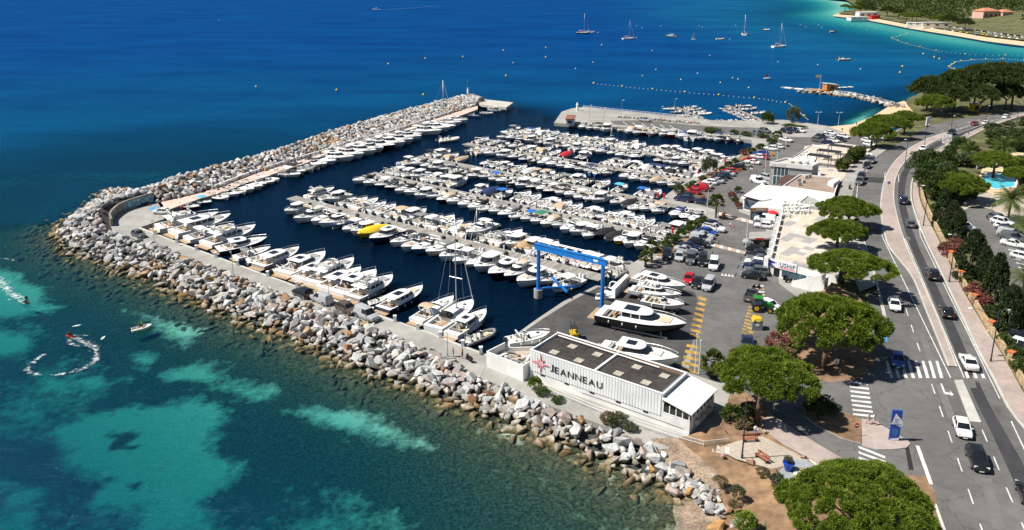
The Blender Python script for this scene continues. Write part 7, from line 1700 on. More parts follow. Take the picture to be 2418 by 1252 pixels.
# bay lines on the quay
for t in np.linspace(0, 1, 15):
    i = min(len(near_quay_in) - 2, int(t * (len(near_quay_in) - 1))); u_ = t * (len(near_quay_in) - 1) - i
    x = lerp(near_quay_in[i][0], near_quay_in[i + 1][0], u_); y = lerp(near_quay_in[i][1], near_quay_in[i + 1][1], u_)
    if x < 1080: mark('bay_line', [[(x - 30, y + 14), (x - 28, y + 13.4), (x - 50, y + 24), (x - 52, y + 24.6)]], .008, WHITE_LINE, 1.2)
mark('disabled_bay', [[(350, 494), (362, 488), (374, 489), (358, 497)]], .008, BLUE_LINE, 1.2)
for k in range(6): mark('bay_line', [[(1470 + 22 * k, 288 + 1.6 * k), (1472 + 22 * k, 288 + 1.6 * k), (1482 + 22 * k, 295 + 1.6 * k), (1480 + 22 * k, 295 + 1.6 * k)]], .012, WHITE_LINE, 1.256)
for k in range(12): mark('bay_line', [[(2345 + 6 * k, 525 + 10.5 * k), (2363 + 6 * k, 529 + 10.5 * k), (2363 + 6 * k, 531 + 10.5 * k), (2345 + 6 * k, 527 + 10.5 * k)]], .03, WHITE_LINE)
for k in range(9): mark('bay_line', [[(2272 + 13 * k, 548 + 23 * k), (2287 + 13 * k, 545 + 23 * k), (2287 + 13 * k, 547 + 23 * k), (2272 + 13 * k, 550 + 23 * k)]], .03, WHITE_LINE)
# planter kerbs along the quay
for k, pts in enumerate(([(1592, 462), (1640, 431), (1690, 402), (1745, 372), (1790, 350)], [(1548, 606), (1590, 580), (1640, 548), (1672, 523)])):
    a = resample(PP(pts, 1.25), 20); b_ = offset_line(a, -2.2 if k == 0 else -2.0); m = MB(); m.prism(a + b_[::-1], 1.2, 1.45, 0, 1); o = m.build('planter', [DIRT, WHITE]); tag(o, 'long white kerbed planter %s' % ('along the waterfront car row' if k == 0 else 'beside the boatyard end of the quay'), 'planter')

# ================================================================== stone wall by the pavement
STONE = mat('tan_stone_wall', (.50, .36, .22), .95, .35, 3.0, .9, 5, var2=.3, scale2=1.0); TERRA = mat('terracotta_cap', (.52, .15, .05), .8, .15, 3)
wl_ = resample(smooth_line([G(x + 4, y) for x, y in SIDE_E[3:13]], 1), 70); wr = empty('stone_wall', wl_[0], 0, 'rough tan stone wall with terracotta capped piers beside the pavement', 'wall')
def wp(name, mb, mt):
    o = mb.build(name, mt); o.parent = wr; o.matrix_parent_inverse = Matrix.Translation(wr.location).inverted(); return o
w2 = offset_line(wl_, -.45 if offset_line(wl_, -.45)[10].x > wl_[10].x else .45); rs = random.Random(3)
for lev in range(3):
    i = 0
    while i < 68:
        stp = rs.choice((1, 1, 2)); a, b_, c, d_ = wl_[i], wl_[min(69, i + stp)], w2[min(69, i + stp)], w2[i]; j = rs.uniform(-.05, .08); dv = (wl_[i] - w2[i]).normalized() * j
        z0 = zroad(a.x, a.y) + .1 + lev * .42; m = MB(); q = [a + dv, b_ + dv, c, d_]; ctr = sum(q, Vector()) / 4; q = [ctr + (p - ctr) * .97 for p in q]; m.prism([low(p, 0) for p in q], z0, z0 + .40 + rs.uniform(-.02, .03)); wp('stone', m, STONE); i += stp
for i in range(3, 36, 6):
    p = wl_[i]; z0 = zroad(p.x, p.y) + .1; m = MB(); m.box((p.x + .2, p.y, z0 + .9), (.8, .8, 1.8), .5); wp('pier', m, STONE); m = MB(); m.box((p.x + .2, p.y, z0 + 1.9), (.95, .95, .22), .5); wp('pier_cap', m, TERRA)

# ================================================================== street furniture
LAMPH = mat('lamp_head', (.66, .67, .68), .4, .05, 3)
def lamp(x, y, h, ax, ay, label, z=None, mt=None, armed=True, r0=.11, group='street lamps', double=False):
    p = P(x, y, z) if z is not None else G(x, y); r = empty('street_lamp', p, 0, label, 'street lamp', group); mt = mt or DARKST
    m = MB(); m.tube((0, 0, 0), (0, 0, h), r0, r0 * .55, 8); m.tube((0, 0, 0), (0, 0, .5), r0 * 1.4, r0 * 1.4, 8); m.build('pole', mt, r, 'auto')
    if armed:
        for sg in ((1, -1) if double else (1,)):
            m = MB(); m.tube((0, 0, h - .05), (sg * ax, sg * ay, h + .15), .05, .04, 6); m.build('arm', mt, r)
            m = MB(); m.ball((sg * ax * 1.15, sg * ay * 1.15, h + .13), .42, 10, 6, 0, (1.0, .55, .22)); m.build('lamp_head', LAMPH, r, True)
    return r
lamp(1752, 1082, 8.4, -.01, 0, 'tall dark lamp post at the viewpoint beside the bench', armed=False); lamp(2339, 855, 8.3, -3.2, 1.0, 'lamp post with long arm over the pavement near the white car'); lamp(2241, 667, 9.3, -.9, .2, 'lamp post among the pink shrubs on the pavement'); lamp(2180, 535, 9.3, -.9, .2, 'lamp post beside the first clipped cypress'); lamp(2136, 395, 8, -.6, .1, 'lamp post at the inside of the bend')
lamp(2182, 350, 7.5, .6, .1, 'lamp post on the far median'); lamp(2242, 330, 8, .5, 0, 'lamp post beside the far advertising panel'); lamp(2325, 302, 8, .5, 0, 'lamp post on the far straight'); lamp(2400, 292, 8, .5, 0, 'lamp post at the picture edge of the far road')
for i, (x, y, h) in enumerate([(1977, 318, 8), (1929, 310, 7), (1805, 417, 8), (1625, 446, 9), (1761, 584, 6.5), (1834, 385, 6), (1668, 520, 7.5), (1783, 345, 7), (1855, 350, 6)]):
    lamp(x, y, h, .7, 0, 'thin white light pole in the car park, %s from the beach' % ordn(i + 1), 1.25, WHITE, i < 2, .08, 'car park light poles', i < 2)
for i, (x, y, h) in enumerate([(366, 582, 6.0), (551, 648, 6.0), (779, 733, 6.0), (1057, 842, 6.0)]): lamp(x, y, h, .8, .2, 'grey light pole on the service quay, %s from the mural' % ordn(i + 1), 1.2, STEEL, True, .07, 'service quay lamps')
for i, (x, y, h) in enumerate([(1467, 292, 9), (1425, 300, 7), (1392, 285, 6), (1560, 288, 6), (1592, 275, 7), (1619, 296, 7)]): lamp(x, y, h, .5, 0, 'thin pole on the fuel quay, %s from the light tower' % ordn(i + 1), 1.25, STEEL, True, .07, 'fuel quay poles')
for i, (x, y, h) in enumerate([(1641, 878, 6.2), (1650, 884, 5.6)]):
    p = P(x, y, 1.25); r = empty('flagpole', p, 0, 'bare white flagpole behind the showroom, %s' % ('closer to the yard boat' if i == 0 else 'closer to the fan palm'), 'flagpole'); m = MB(); m.tube((0, 0, 0), (0, 0, h), .07, .05, 8); m.build('pole', WHITE, r); m = MB(); m.ball((0, 0, h), .12); m.build('finial', WHITE, r)
# standing sign of the port
SB = mat('totem_blue', (.02, .07, .36), .45, .08, 2); a, b_ = G(2098, 1038, .12), G(2122, 1040, .12); d = (b_ - a).normalized(); W_ = (b_ - a).length; n = Vector((d.y, -d.x, 0)); n = n if n.y < 0 else -n
tr = empty('port_sign', a, 0, 'tall blue harbour sign with white sail shape on the island pavement', 'sign')
def tb(name, mb, mt):
    o = mb.build(name, mt); o.parent = tr; o.matrix_parent_inverse = Matrix.Translation(tr.location).inverted(); return o
def tp(u_, z_, o_=0.0): return a + d * (u_ * W_) + n * o_ + Vector((0, 0, z_))
HT = 4.3
m = MB(); m.prism([low(p, 0) for p in (tp(0, 0, .12), tp(1, 0, .12), tp(1, 0, -.12), tp(0, 0, -.12))], a.z, a.z + HT); tb('panel', m, SB)
m = MB(); m.add([tp(.35, 3.9, .14), tp(.08, 2.5, .14), tp(-.15, 2.35, .14), tp(.5, 2.25, .14), tp(1.02, 2.0, .14), tp(1.18, 2.4, .14), tp(1.0, 3.0, .14), tp(.6, 3.55, .14)], [(0, 1, 2, 3, 4, 5, 6, 7)]); tb('sail_shape', m, WHITE)
for k, (t_, z_) in enumerate((('Port', 2.95), ('des', 2.65), ('Issambres', 2.33))):
    me = text_mesh(t_, .3, .005, 'lettering', SB, 1.0); put_text(me, 'lettering', tr, tp(.32 if k < 2 else .16, z_, .16) - a, d, (0, 0, 1), (.5, .35, 1.0)[k])
for k in range(5): m = MB(); m.add([tp(.15 + .03 * k, 1.55 - .17 * k, .13), tp(.85 - .03 * k, 1.55 - .17 * k, .13), tp(.85 - .03 * k, 1.62 - .17 * k, .13), tp(.15 + .03 * k, 1.62 - .17 * k, .13)], [(0, 1, 2, 3)]); tb('text_line', m, BLUE_LINE)
m = MB(); m.add([tp(.05, .05, .13), tp(.95, .05, .13), tp(.95, .45, .13), tp(.05, .2, .13)], [(0, 1, 2, 3)]); tb('white_foot', m, WHITE)
# signs
def sign(x, y, h, kind, label, z=None):
    p = P(x, y, z) if z is not None else G(x, y, .1); r = empty('road_sign', p, 0, label, 'road sign'); m = MB(); m.tube((0, 0, 0), (0, 0, h), .035, .035, 6); m.build('post', STEEL, r)
    m = MB()
    if kind == 'noentry':
        m.tube((0, -.05, h - .3), (0, -.08, h - .3), .36, .36, 16); m.build('disc', RED, r); m = MB(); m.box((0, -.09, h - .3), (.5, .02, .11)); m.build('bar', WHITE, r)
    else:
        m.box((0, -.06, h - .35), (.7, .03, .7)); m.build('plate', dict(blue=SB, white=WHITE, brown=BROWNA)[kind], r)
        m = MB(); m.add([(-.2, -.08, h - .55), (.2, -.08, h - .55), (0, -.08, h - .15)], [(0, 1, 2)]); m.build('pictogram', WHITE if kind != 'white' else DARKST, r)
    return r
sign(2020, 1030, 1.9, 'noentry', 'round red no entry sign on the entrance island'); sign(2097, 448, 2.2, 'blue', 'blue square pedestrian sign on the median', None); sign(1972, 880, 2.2, 'white', 'white plates on a post in the pine shade'); sign(2055, 830, 2.6, 'brown', 'brown board in the shade by the parking bay')
ap = G(2234, 345, .1); r = empty('advertising_panel', ap, R(-25), 'white framed advertising panel beside the far pavement', 'sign'); m = MB(); m.box((0, 0, 2.3), (2.6, .25, 2.9)); m.build('frame', WHITE, r); m = MB(); m.box((0, -.14, 2.3), (2.2, .03, 2.5)); m.build('poster', mat('poster_red', (.42, .08, .10), .5, .8, 1.2, c2=(.7, .6, .6)), r); m = MB(); m.box((0, 0, .45), (.5, .2, .9)); m.build('foot', WHITE, r)
ap = G(2190, 300, .1); r = empty('advertising_column', ap, R(20), 'white advertising panel at the far bus stop', 'sign'); m = MB(); m.box((0, 0, 2.1), (1.8, .3, 3.2)); m.build('panel', WHITE, r); m = MB(); m.box((0, 0, .25), (.8, .25, .5)); m.build('foot', DARKST, r)
q_ = G(2300, 262, .1); r = empty('yellow_kiosk', q_, R(10), 'small yellow kiosk under the dark pines', 'kiosk'); m = MB(); m.box((0, 0, 1.5), (3.6, 2.6, 3.0)); m.build('wall', mat('yellow_kiosk_paint', (.62, .42, .02), .6), r); m = MB(); m.box((.2, -1.32, 1.5), (2.2, .06, 1.8)); m.build('opening', DARKST, r); m = MB(); m.box((0, 0, 3.06), (3.9, 2.9, .12)); m.build('roof', WHITE, r)
# benches, flower pot, yellow boat ornament, stones at the viewpoint
BENCHW = mat('bench_wood', (.33, .11, .06), .7, .2, 4)
def bench(x, y, rz, label):
    r = empty('bench', G(x, y, .02), rz, label, 'bench')
    for k in range(3): m = MB(); m.box((0, -.2 + k * .17, .45), (2.0, .14, .05)); m.build('seat_slat', BENCHW, r)
    for k in range(2): m = MB(); m.box((0, .3, .65 + k * .2), (2.0, .05, .14)); m.build('back_slat', BENCHW, r)
    for sx in (-.8, .8): m = MB(); m.box((sx, .02, .22), (.08, .55, .44)); m.box((sx, .32, .6), (.08, .06, .5)); m.build('leg', DARKST, r)
bench(1799, 1086, R(-58), 'reddish wooden bench alone on pale gravel'); bench(1771, 1042, R(5), 'dark wooden bench beside the lamp post')
r = empty('flower_pot', G(1861, 1110, .04), 0, 'large blue pot with a spiky plant on the viewpoint slab', 'pot'); m = MB(); m.lathe([(.42, 0), (.55, .5), (.68, .95), (.74, .98), (.74, 1.1), (.6, 1.1), (.55, .95)], (0, 0, 0), 16); m.build('pot', mat('pot_blue', (.01, .06, .42), .3, .08, 3, coat=.4), r, 'auto')
o = link_mesh('plant', BUSH['olive'][0], r); o.location = (0, 0, 1.3); o.scale = (.6, .6, .5)
r = empty('boat_ornament', G(1905, 1128, .04), R(-40), 'yellow bow of an ornamental rowing boat on the viewpoint slab', 'ornament'); m = MB(); YB = mat('ornament_yellow', (.70, .48, .02), .5, .1, 3)
for sg in (1, -1): m.path([Vector((2.2, 0, .7)), Vector((1.4, sg * .45, .45)), Vector((.3, sg * .7, .3)), Vector((-1.4, sg * .75, .25))], .07, 5)
m.build('gunwale', YB, r); m = MB(); m.tube((2.3, 0, .1), (2.15, 0, 1.0), .1, .06, 6); m.box((1.6, 0, .5), (.7, .5, .06)); m.build('stem_post', YB, r); m = MB(); m.box((-.2, 0, .18), (2.6, 1.0, .05)); m.build('floor', WHITE, r)
pile = RockPile(); root = empty('bank_boulders', (0, 0, 0), 0, 'loose pale stones scattered on the reddish bank above the little beach', 'rocks')
for k in range(70):
    t = random.random(); x, y = lerp(1585, 1760, t) + random.gauss(0, 12), lerp(1125, 1235, t) + random.gauss(0, 14); pile.put(P(x, y, lerp(.9, .8, t)), random.uniform(.45, 1.6) if k % 3 else random.uniform(1.2, 2.0), .05, .7)
pile.build(root, zmin=-1)
for i, (x, y, s_) in enumerate([(1773, 1090, 1.1), (1828, 1122, 1.0), (1832, 1160, .9), (1895, 1078, .8), (1904, 1108, .7), (1706, 1075, .8)]):
    o = bpy.data.objects.new('garden_stone', BOULDERS[i]); COL.objects.link(o); o.location = G(x, y, .2 * s_); o.scale = (s_ * 1.2, s_, s_ * .7); o.color = (.46, .30, .24, 1); tag(o, 'rounded pinkish stone edging the viewpoint, %s towards the road' % ordn(i + 1), 'stone', 'viewpoint stones')

# tractor, containers, forklift, barriers, bins
GRN = mat('tractor_green', (.03, .20, .03), .45, .1, 2); YEL = mat('machine_yellow', (.62, .40, .02), .5, .1, 2); BIN = mat('bin_grey', (.20, .21, .22), .6, .1, 2)
r = empty('tractor', P(1796, 734, 1.25), R(-12), 'green tractor with big yellow rimmed wheels beside the recycling bin', 'tractor')
m = MB(); m.loft([[Vector((x, -w_, .9)), Vector((x, -w_, h_)), Vector((x, w_, h_)), Vector((x, w_, .9))] for x, w_, h_ in ((0, .4, 1.7), (1.4, .4, 1.65), (2.1, .32, 1.45))]); m.build('bonnet', GRN, r); m = MB(); m.box((-.7, 0, 1.2), (1.6, .9, .5)); m.build('chassis', DARKST, r)
m = MB(); m.loft([[Vector((x, y, z)) for x, y in rrect(-1.3, .1, .72, .15)] for z in (1.4, 2.5)]); m.build('cab_glass', GLZ, r); m = MB(); m.box((-.6, 0, 2.58), (1.7, 1.65, .16)); m.build('cab_roof', GRN, r)
for sx, rw in ((-.8, .82), (1.5, .5)):
    for sg in (1, -1):
        m = MB(); m.tube((sx, sg * .75, rw), (sx, sg * 1.15, rw), rw, rw, 18); w_ = m.build('wheel', TYRE, r, 'auto'); m = MB(); m.tube((sx, sg * .8, rw), (sx, sg * 1.17, rw), rw * .55, rw * .5, 12); m.build('rim', YEL, w_, 'auto')
r = empty('recycling_bin', P(1786, 776, 1.25), R(-8), 'grey recycling container with yellow and green lid', 'container'); m = MB(); m.box((0, 0, .8), (1.7, 1.7, 1.6)); m.build('body', BIN, r); m = MB(); m.loft([[Vector((x, y, z)) for x, y in rrect(-a_, a_, a_, .2)] for z, a_ in ((1.6, .88), (2.1, .7), (2.2, .4))]); m.build('lid', YEL, r); m = MB(); m.box((0, -.87, 1.0), (.6, .03, .4)); m.build('label', WHITE, r)
for sg in (1, -1): m = MB(); m.box((sg * .5, -.75, 1.75), (.3, .3, .25)); m.build('flap', mat('flap_green', (.03, .38, .16), .5) if 'flap_green' not in MATS else MATS['flap_green'], r)
r = empty('forklift', P(1355, 798, 1.25), R(100), 'black and yellow forklift behind the showroom roof', 'forklift'); m = MB(); m.box((0, 0, .7), (1.9, 1.1, .8)); m.build('body', YEL, r); m = MB(); m.box((1.1, .3, 1.3), (.1, .1, 2.4)); m.box((1.1, -.3, 1.3), (.1, .1, 2.4)); m.build('mast', DARKST, r); m = MB(); m.box((-.1, 0, 2.1), (1.3, 1.0, .1)); m.build('cab_roof', DARKST, r)
for sx in (-.6, .6):
    for sg in (1, -1): m = MB(); m.tube((sx, sg * .42, .32), (sx, sg * .62, .32), .32, .32, 12); m.build('wheel', TYRE, r)
    for sg in (1, -1): m = MB(); m.tube((sx * .9 - .1, sg * .45, 1.1), (sx * .8 - .1, sg * .45, 2.1), .05, .05, 5); m.build('post', DARKST, r)
ORB = mat('barrier_orange', (.75, .22, .02), .6, .12, 2)
for i, (x, y) in enumerate([(1744, 406), (1658, 470), (1708, 512), (1773, 515), (1824, 368), (1779, 388)]):
    r = empty('barrier', P(x, y, 1.25), R(20 + 15 * i), 'orange plastic barrier in the car park, %s' % ['beside strolling people', 'beside the red cars', 'by the fan palm', 'by the cafe corner', 'by the white crossover', 'in the waterfront row'][i], 'barrier', 'orange barriers')
    for k in range(2): m = MB(); m.box((0, 0, .45 + .45 * k), (2.0, .12, .22)); m.build('board', ORB, r)
    for sx in (-.7, 0, .7): m = MB(); m.box((sx, 0, .5), (.14, .3, 1.0)); m.build('upright', ORB, r)
for i, (x, y, z) in enumerate([(1553, 467, 1.2), (1568, 469, 1.2), (1588, 551, 1.2), (1648, 415, 1.2), (430, 500, 1.2), (1712, 384, 1.2)]):
    r = empty('fire_post', P(x, y, z), 0, 'red fire hose post at the pontoon roots, %s' % ['by the middle pontoon', 'second by the middle pontoon', 'by the second pontoon', 'by the fourth pontoon', 'near the mural', 'by the last pontoon'][i], 'hose post', 'red hose posts'); m = MB(); m.lathe([(.25, 0), (.25, 1.0), (.3, 1.05), (.3, 1.3), (.1, 1.5)], (0, 0, 0), 8); m.build('body', RED, r); m = MB(); m.box((0, 0, .04), (.7, .7, .08)); m.build('foot', CONC, r)
for i, t in enumerate(np.linspace(.05, .97, 15)):
    k = t * (len(near_quay_in) - 1); j = int(k); x = lerp(near_quay_in[j][0], near_quay_in[j + 1][0], k - j); y = lerp(near_quay_in[j][1], near_quay_in[j + 1][1], k - j)
    r = empty('service_pedestal', P(x - 3, y + 2, 1.2), 0, 'white mooring pedestal on the service quay edge, %s from the mural' % ordn(i + 1), 'pedestal', 'pedestals on the service quay'); m = MB(); m.box((0, 0, .55), (.5, .5, 1.1)); m.build('body', WHITE, r); m = MB(); m.box((0, 0, 1.14), (.6, .6, .1)); m.build('cap', WHITE, r)
# motor scooters
def scooter(x, y, rz, label, z=1.25):
    r = empty('motor_scooter', P(x, y, z), rz, label, 'scooter', 'parked scooters')
    for sx in (-.65, .65): m = MB(); m.tube((sx, -.07, .3), (sx, .07, .3), .3, .3, 12); m.build('wheel', TYRE, r)
    m = MB(); m.loft([[Vector((x_, -w_, z0)), Vector((x_, -w_, z1)), Vector((x_, w_, z1)), Vector((x_, w_, z0))] for x_, w_, z0, z1 in ((-.95, .1, .6, .85), (-.4, .2, .35, .85), (.1, .16, .25, .5), (.5, .18, .3, .95), (.7, .06, .5, 1.0))]); m.build('body', BLKP, r); m = MB(); m.box((-.45, 0, .9), (.8, .26, .1)); m.build('seat', TRIM, r); m = MB(); m.tube((.55, -.35, 1.08), (.55, .35, 1.08), .03, .03, 5); m.build('handlebar', DARKST, r)
for i, (x, y, a) in enumerate([(1852, 652, .6), (1857, 660, .5), (1862, 666, .5), (1786, 683, .3), (1802, 664, .2)]): scooter(x, y, a, 'dark scooter near the chandlery stairs, %s from the door' % ordn(i + 1))
for i, (x, y, w_, h_) in enumerate([(1728, 470, 2.2, 2.0), (1736, 482, 2.0, 1.8), (1745, 492, 2.0, 1.6), (1742, 455, 2.0, 1.8)]): bush(x, y, w_, h_, 'green' if i % 2 else 'olea', 'potted greenery along the hall front, %s from the barrier' % ordn(i + 1), 1.25, 'potted greenery', 'potted_shrub')
scooter(1108, 853, 2.2, 'dark motorbike beside two people on the quay', 1.2); scooter(2006, 446, 1.0, 'motorbike at the end of the lay-by', 4.5)
# cafe tables and umbrellas on the terrace
for i in range(16):
    x, y = 1856 + (i % 5) * 12 + random.uniform(-2, 2), 487 + (i // 5) * 8 + random.uniform(-1, 1); r = empty('cafe_table', P(x, y, TZ + .008), random.random(), 'white cafe table with chairs on the terrace', 'table', 'white cafe tables')
    m = MB(); m.box((0, 0, .72), (.9, .9, .05)); m.build('top', WHITE, r); m = MB(); m.tube((0, 0, 0), (0, 0, .72), .05, .05, 6); m.build('foot', STEEL, r)
    for k in range(4):
        a = k * math.pi / 2; m = MB(); c_ = Vector((math.cos(a) * .85, math.sin(a) * .85, 0)); m.box((c_.x, c_.y, .44), (.42, .42, .06), a); m.box((c_.x * 1.24, c_.y * 1.24, .68), (.06, .42, .46), a); m.box((c_.x, c_.y, .21), (.3, .3, .4), a); m.build('chair_shell', WHITE, r)
r = empty('red_parasol', P(1823, 522, 1.25), 0, 'red parasol beside the white minibus', 'parasol'); m = MB(); m.tube((0, 0, 0), (0, 0, 2.6), .03, .03, 5); m.build('pole', STEEL, r); m = MB(); m.lathe([(1.3, 2.1), (.7, 2.45), (.02, 2.65)], (0, 0, 0), 8); m.build('canopy', RED, r)
# ================================================================== bay, far shore, small things on the water
gpoly('far_beach', None, 0, SAND, lambda x, y: .1 + 2.2 * min(1, dist_poly(FARB, np.array([x]), np.array([y]))[0] / 30), world=[p for p in FARB[3:]] + [p + Vector((30, 55, 0)) for p in FARB[:2:-1]])
hx = np.linspace(0, 1, 60); hs_ = resample([p + Vector((14, 24, 0)) for p in FARB], 60); b = MB(); prev = None
for k in range(9):
    r = [Vector((p.x + 50 * k, p.y + 60 * k, 2.2 + (0 if k < 2 else 5.5 * (k - 1) + 5 * mnoise.noise(Vector((p.x * .01, k * .5, 1)))))) for p in hs_]
    if prev: b.ribbon(r, prev)
    prev = r
tag(b.build('far_hillside', GRASSY, smooth=True), kind='structure')
C, Rr = [], []; g = np.random.default_rng(2)
for _ in range(2600):
    t = g.uniform(0, 59); i = int(t); k = g.uniform(.3, 1) ** 1.6 * 7; p = hs_[min(i, 59)].lerp(hs_[min(i + 1, 59)], t - i); C.append((p.x + 50 * k, p.y + 60 * k, 2.2 + 5.5 * max(0, k - 1) + g.uniform(3, 8))); Rr.append(g.uniform(4, 7))
HY = P(2345, 47, 4).y + 12; keep = [i for i, c in enumerate(C) if not (2278 < proj(c)[0] < 2425 and 12 < proj(c)[1] < 66 and c[1] < HY)]; C = [C[i] for i in keep]; Rr = [Rr[i] for i in keep]
V, T = tufts(C, Rr, 34, 2.0, .55, 3); o = link_mesh('far_wood', np_mesh('far_wood', V, T, PINED, 3)); tag(o, 'pine wood covering the far hillside above the beach', 'wood', kind='stuff')
rr_ = random.Random(9)
for i in range(26):
    t = rr_.uniform(14, 58); j = int(t); p = hs_[j].lerp(hs_[j + 1], t - j); k = rr_.uniform(.15, .5); q = Vector((p.x + 50 * k, p.y + 60 * k, 2.5)); 
    if 2285 < proj(q)[0] < 2420: continue
    rad = rr_.uniform(6, 9)
    r = empty('shore_pine', q, 0, 'umbrella pine among others behind the far beach', 'tree', 'pines behind the far beach'); o = link_mesh('crown', UM[i % 3] if i % 2 else UMD[i % 2], r); o.location = (0, 0, 6.5); o.scale = (rad, rad, rad * .9); m = MB(); m.tube((0, 0, -1), (0, 0, 7), .4, .25, 6); m.build('trunk', BARK, r)
# far beach wall, houses
w = MB(); q = resample([P(x, y, 2.2) for x, y in [(2145, 53), (2200, 60), (2260, 68), (2330, 78), (2440, 93)]], 12)
for a, b_ in zip(q[:-1], q[1:]): w.prism([low(a, 0), low(b_, 0), low(b_ + Vector((0, 1, 0)), 0), low(a + Vector((0, 1, 0)), 0)], .5, 3.6)
o = w.build('beach_wall', CONC_PALE); tag(o, 'long pale retaining wall behind the far beach', 'wall')
TILE = mat('terracotta_roof', (.50, .20, .12), .85, .2, 1.0); PINKW = mat('pink_render', (.62, .40, .32), .85, .08, .6)
def house(x, y, z, w_, d_, h, wm, rm, label, rz=0.3, flat=False):
    p = P(x, y, z); r = empty('seaside_house', p, rz, label, 'house'); m = MB(); m.box((0, 0, h / 2 - 1), (w_, d_, h + 2)); m.build('wall', wm, r)
    m = MB()
    if flat: m.box((0, 0, h + .2), (w_ + .6, d_ + .6, .4))
    else: m.loft([[Vector((x_ * k, y_ * k if k > .3 else y_ * .02, z_)) for x_, y_ in ((-w_ / 2 - .6, -d_ / 2 - .6), (w_ / 2 + .6, -d_ / 2 - .6), (w_ / 2 + .6, d_ / 2 + .6), (-w_ / 2 - .6, d_ / 2 + .6))] for z_, k in ((h, 1.0), (h + .15, 1.0), (h + h * .35, .3))])
    m.build('roof', rm, r)
    for k in range(3):
        m = MB(); m.box((-w_ * .32 + k * w_ * .32, -d_ / 2 - .03, h * .55), (w_ * .12, .1, h * .3)); m.build('window', GLASS, r)
house(2325, 47, 4, 20, 14, 9, PINKW, TILE, 'pink house with terracotta roof above the far beach'); house(2368, 47, 4, 13, 10, 8, PINKW, TILE, 'smaller pink house beside the larger pink one'); house(2400, 48, 4, 10, 8, 4, WALLW, TILE, 'low white house beyond the pink pair')
house(2046, 42, 1.5, 22, 9, 6, WALLW, WHITE, 'white flat roofed beach club on the far point', .1, True); house(2025, 46, 1, 20, 10, 2.5, WALLW, CONC_PALE, 'low white terrace of the far beach club', .1, True); house(2065, 44, 1.5, 9, 6, 3, RED, RED, 'small red hut beside the far beach club', .1, True); house(2210, 64, 2.5, 24, 7, 4, TILES[0], CONC_PALE, 'cream beach restaurant behind the sand', -.25, True); house(2165, 60, 2.5, 18, 5, 2.5, WALLW, WHITE, 'long white beach pavilion', -.25, True)
house(2262, 48, 3, 30, 6, 3, WALLW, CONC_PALE, 'pale garden wall building under the wood', -.1, True)
for i in range(12):
    x = 2245 + i * 16; y = np.interp(x, [2245, 2440], [66, 92]); p = P(x, y, 2.6); o = empty('distant_car', p, R(-20), 'far parked car above the long beach wall', 'car', 'cars above the far beach'); m = MB(); c_ = random.choice([WHITE, BLKP, STEEL]); m.loft([[Vector((x_, -.9, z0)), Vector((x_, -.8, z1)), Vector((x_, .8, z1)), Vector((x_, .9, z0))] for x_, z0, z1 in ((-2.1, .3, .9), (-1.6, .3, 1.4), (.3, .3, 1.45), (1.1, .3, .95), (2.1, .3, .8))]); m.build('body', c_, o); m = MB(); m.box((-.6, 0, 1.2), (1.9, 1.72, .3)); m.build('windows', GLASS, o)
for i in range(14):
    x = 2180 + i * 17 + random.uniform(-5, 5); y = np.interp(x, [2180, 2420], [68, 97]); r = empty('beach_parasol', P(x, y + 2, .8), 0, 'tiny beach parasol on the far sand', 'parasol', 'parasols on the far beach'); m = MB(); m.lathe([(1.2, 1.8), (.6, 2.2), (.03, 2.35)], (0, 0, 0), 8); m.build('canopy', random.choice([WHITE, CANV, YEL, BLUE_LINE]), r); m = MB(); m.tube((0, 0, 0), (0, 0, 1.9), .04, .04, 4); m.build('pole', WHITE, r)
# rock jetty with hut
pile = RockPile(); root = empty('rock_jetty', (0, 0, 0), 0, 'narrow rock jetty with pale path reaching into the bay', 'jetty'); ja, jb_ = P(1905, 213, 1), P(2118, 247, 1)
mid = P(2010, 222, 1)
for k in range(420):
    t = random.random(); p = (ja.lerp(mid, t * 2) if t < .5 else mid.lerp(jb_, t * 2 - 1)) + Vector((random.gauss(0, 1.5), random.gauss(-.6, 2.4), 0)); p.z = random.uniform(-.2, 1.1); pile.put(p, random.uniform(1.4, 2.5), .05, .75)
pile.build(root, zmin=.1); m = MB(); cl_ = resample([ja, mid, jb_], 24); m.ribbon([p + Vector((0, .6, .75)) for p in cl_], [p + Vector((0, 2.2, .75)) for p in cl_]); m.build('path', CONC_PALE, root)
m = MB(); m.ribbon([p + Vector((0, -3, -1.2)) for p in cl_], [p + Vector((0, 0, .6)) for p in cl_]); m.ribbon([p + Vector((0, 0, .6)) for p in cl_], [p + Vector((0, 3, -1.2)) for p in cl_]); m.build('rubble_core', CORE, root)
r = empty('ski_club_hut', P(1960, 213, 1.6), R(10), 'orange brown wooden ski club hut on the jetty', 'hut'); WO = mat('orange_wood', (.45, .20, .07), .8, .3, 1); m = MB(); m.box((0, 0, 1.4), (6, 4, 2.8)); m.build('wall', WO, r); m = MB(); m.box((0, 0, 3.0), (6.8, 4.8, .3), 0, 0, .12); m.build('roof', CONC_PALE, r); m = MB(); m.box((-6, 0, .1), (7, 3.5, .3)); m.build('deck', WO, r); m = MB(); m.box((0, -2.03, 1.4), (2.0, .05, 1.6)); m.build('opening', DARKST, r)
r = empty('jetty_flag', P(1935, 214, 1.5), 0, 'pale flag on a white mast beside the ski club hut', 'flag'); m = MB(); m.tube((0, 0, 0), (0, 0, 7.5), .08, .06, 6); m.build('mast', WHITE, r); m = MB(); m.box((-1.2, 0, 6.9), (2.4, .05, 1.3)); m.build('cloth', mat('flag_cloth', (.62, .60, .40), .8, .4, 1.5), r)
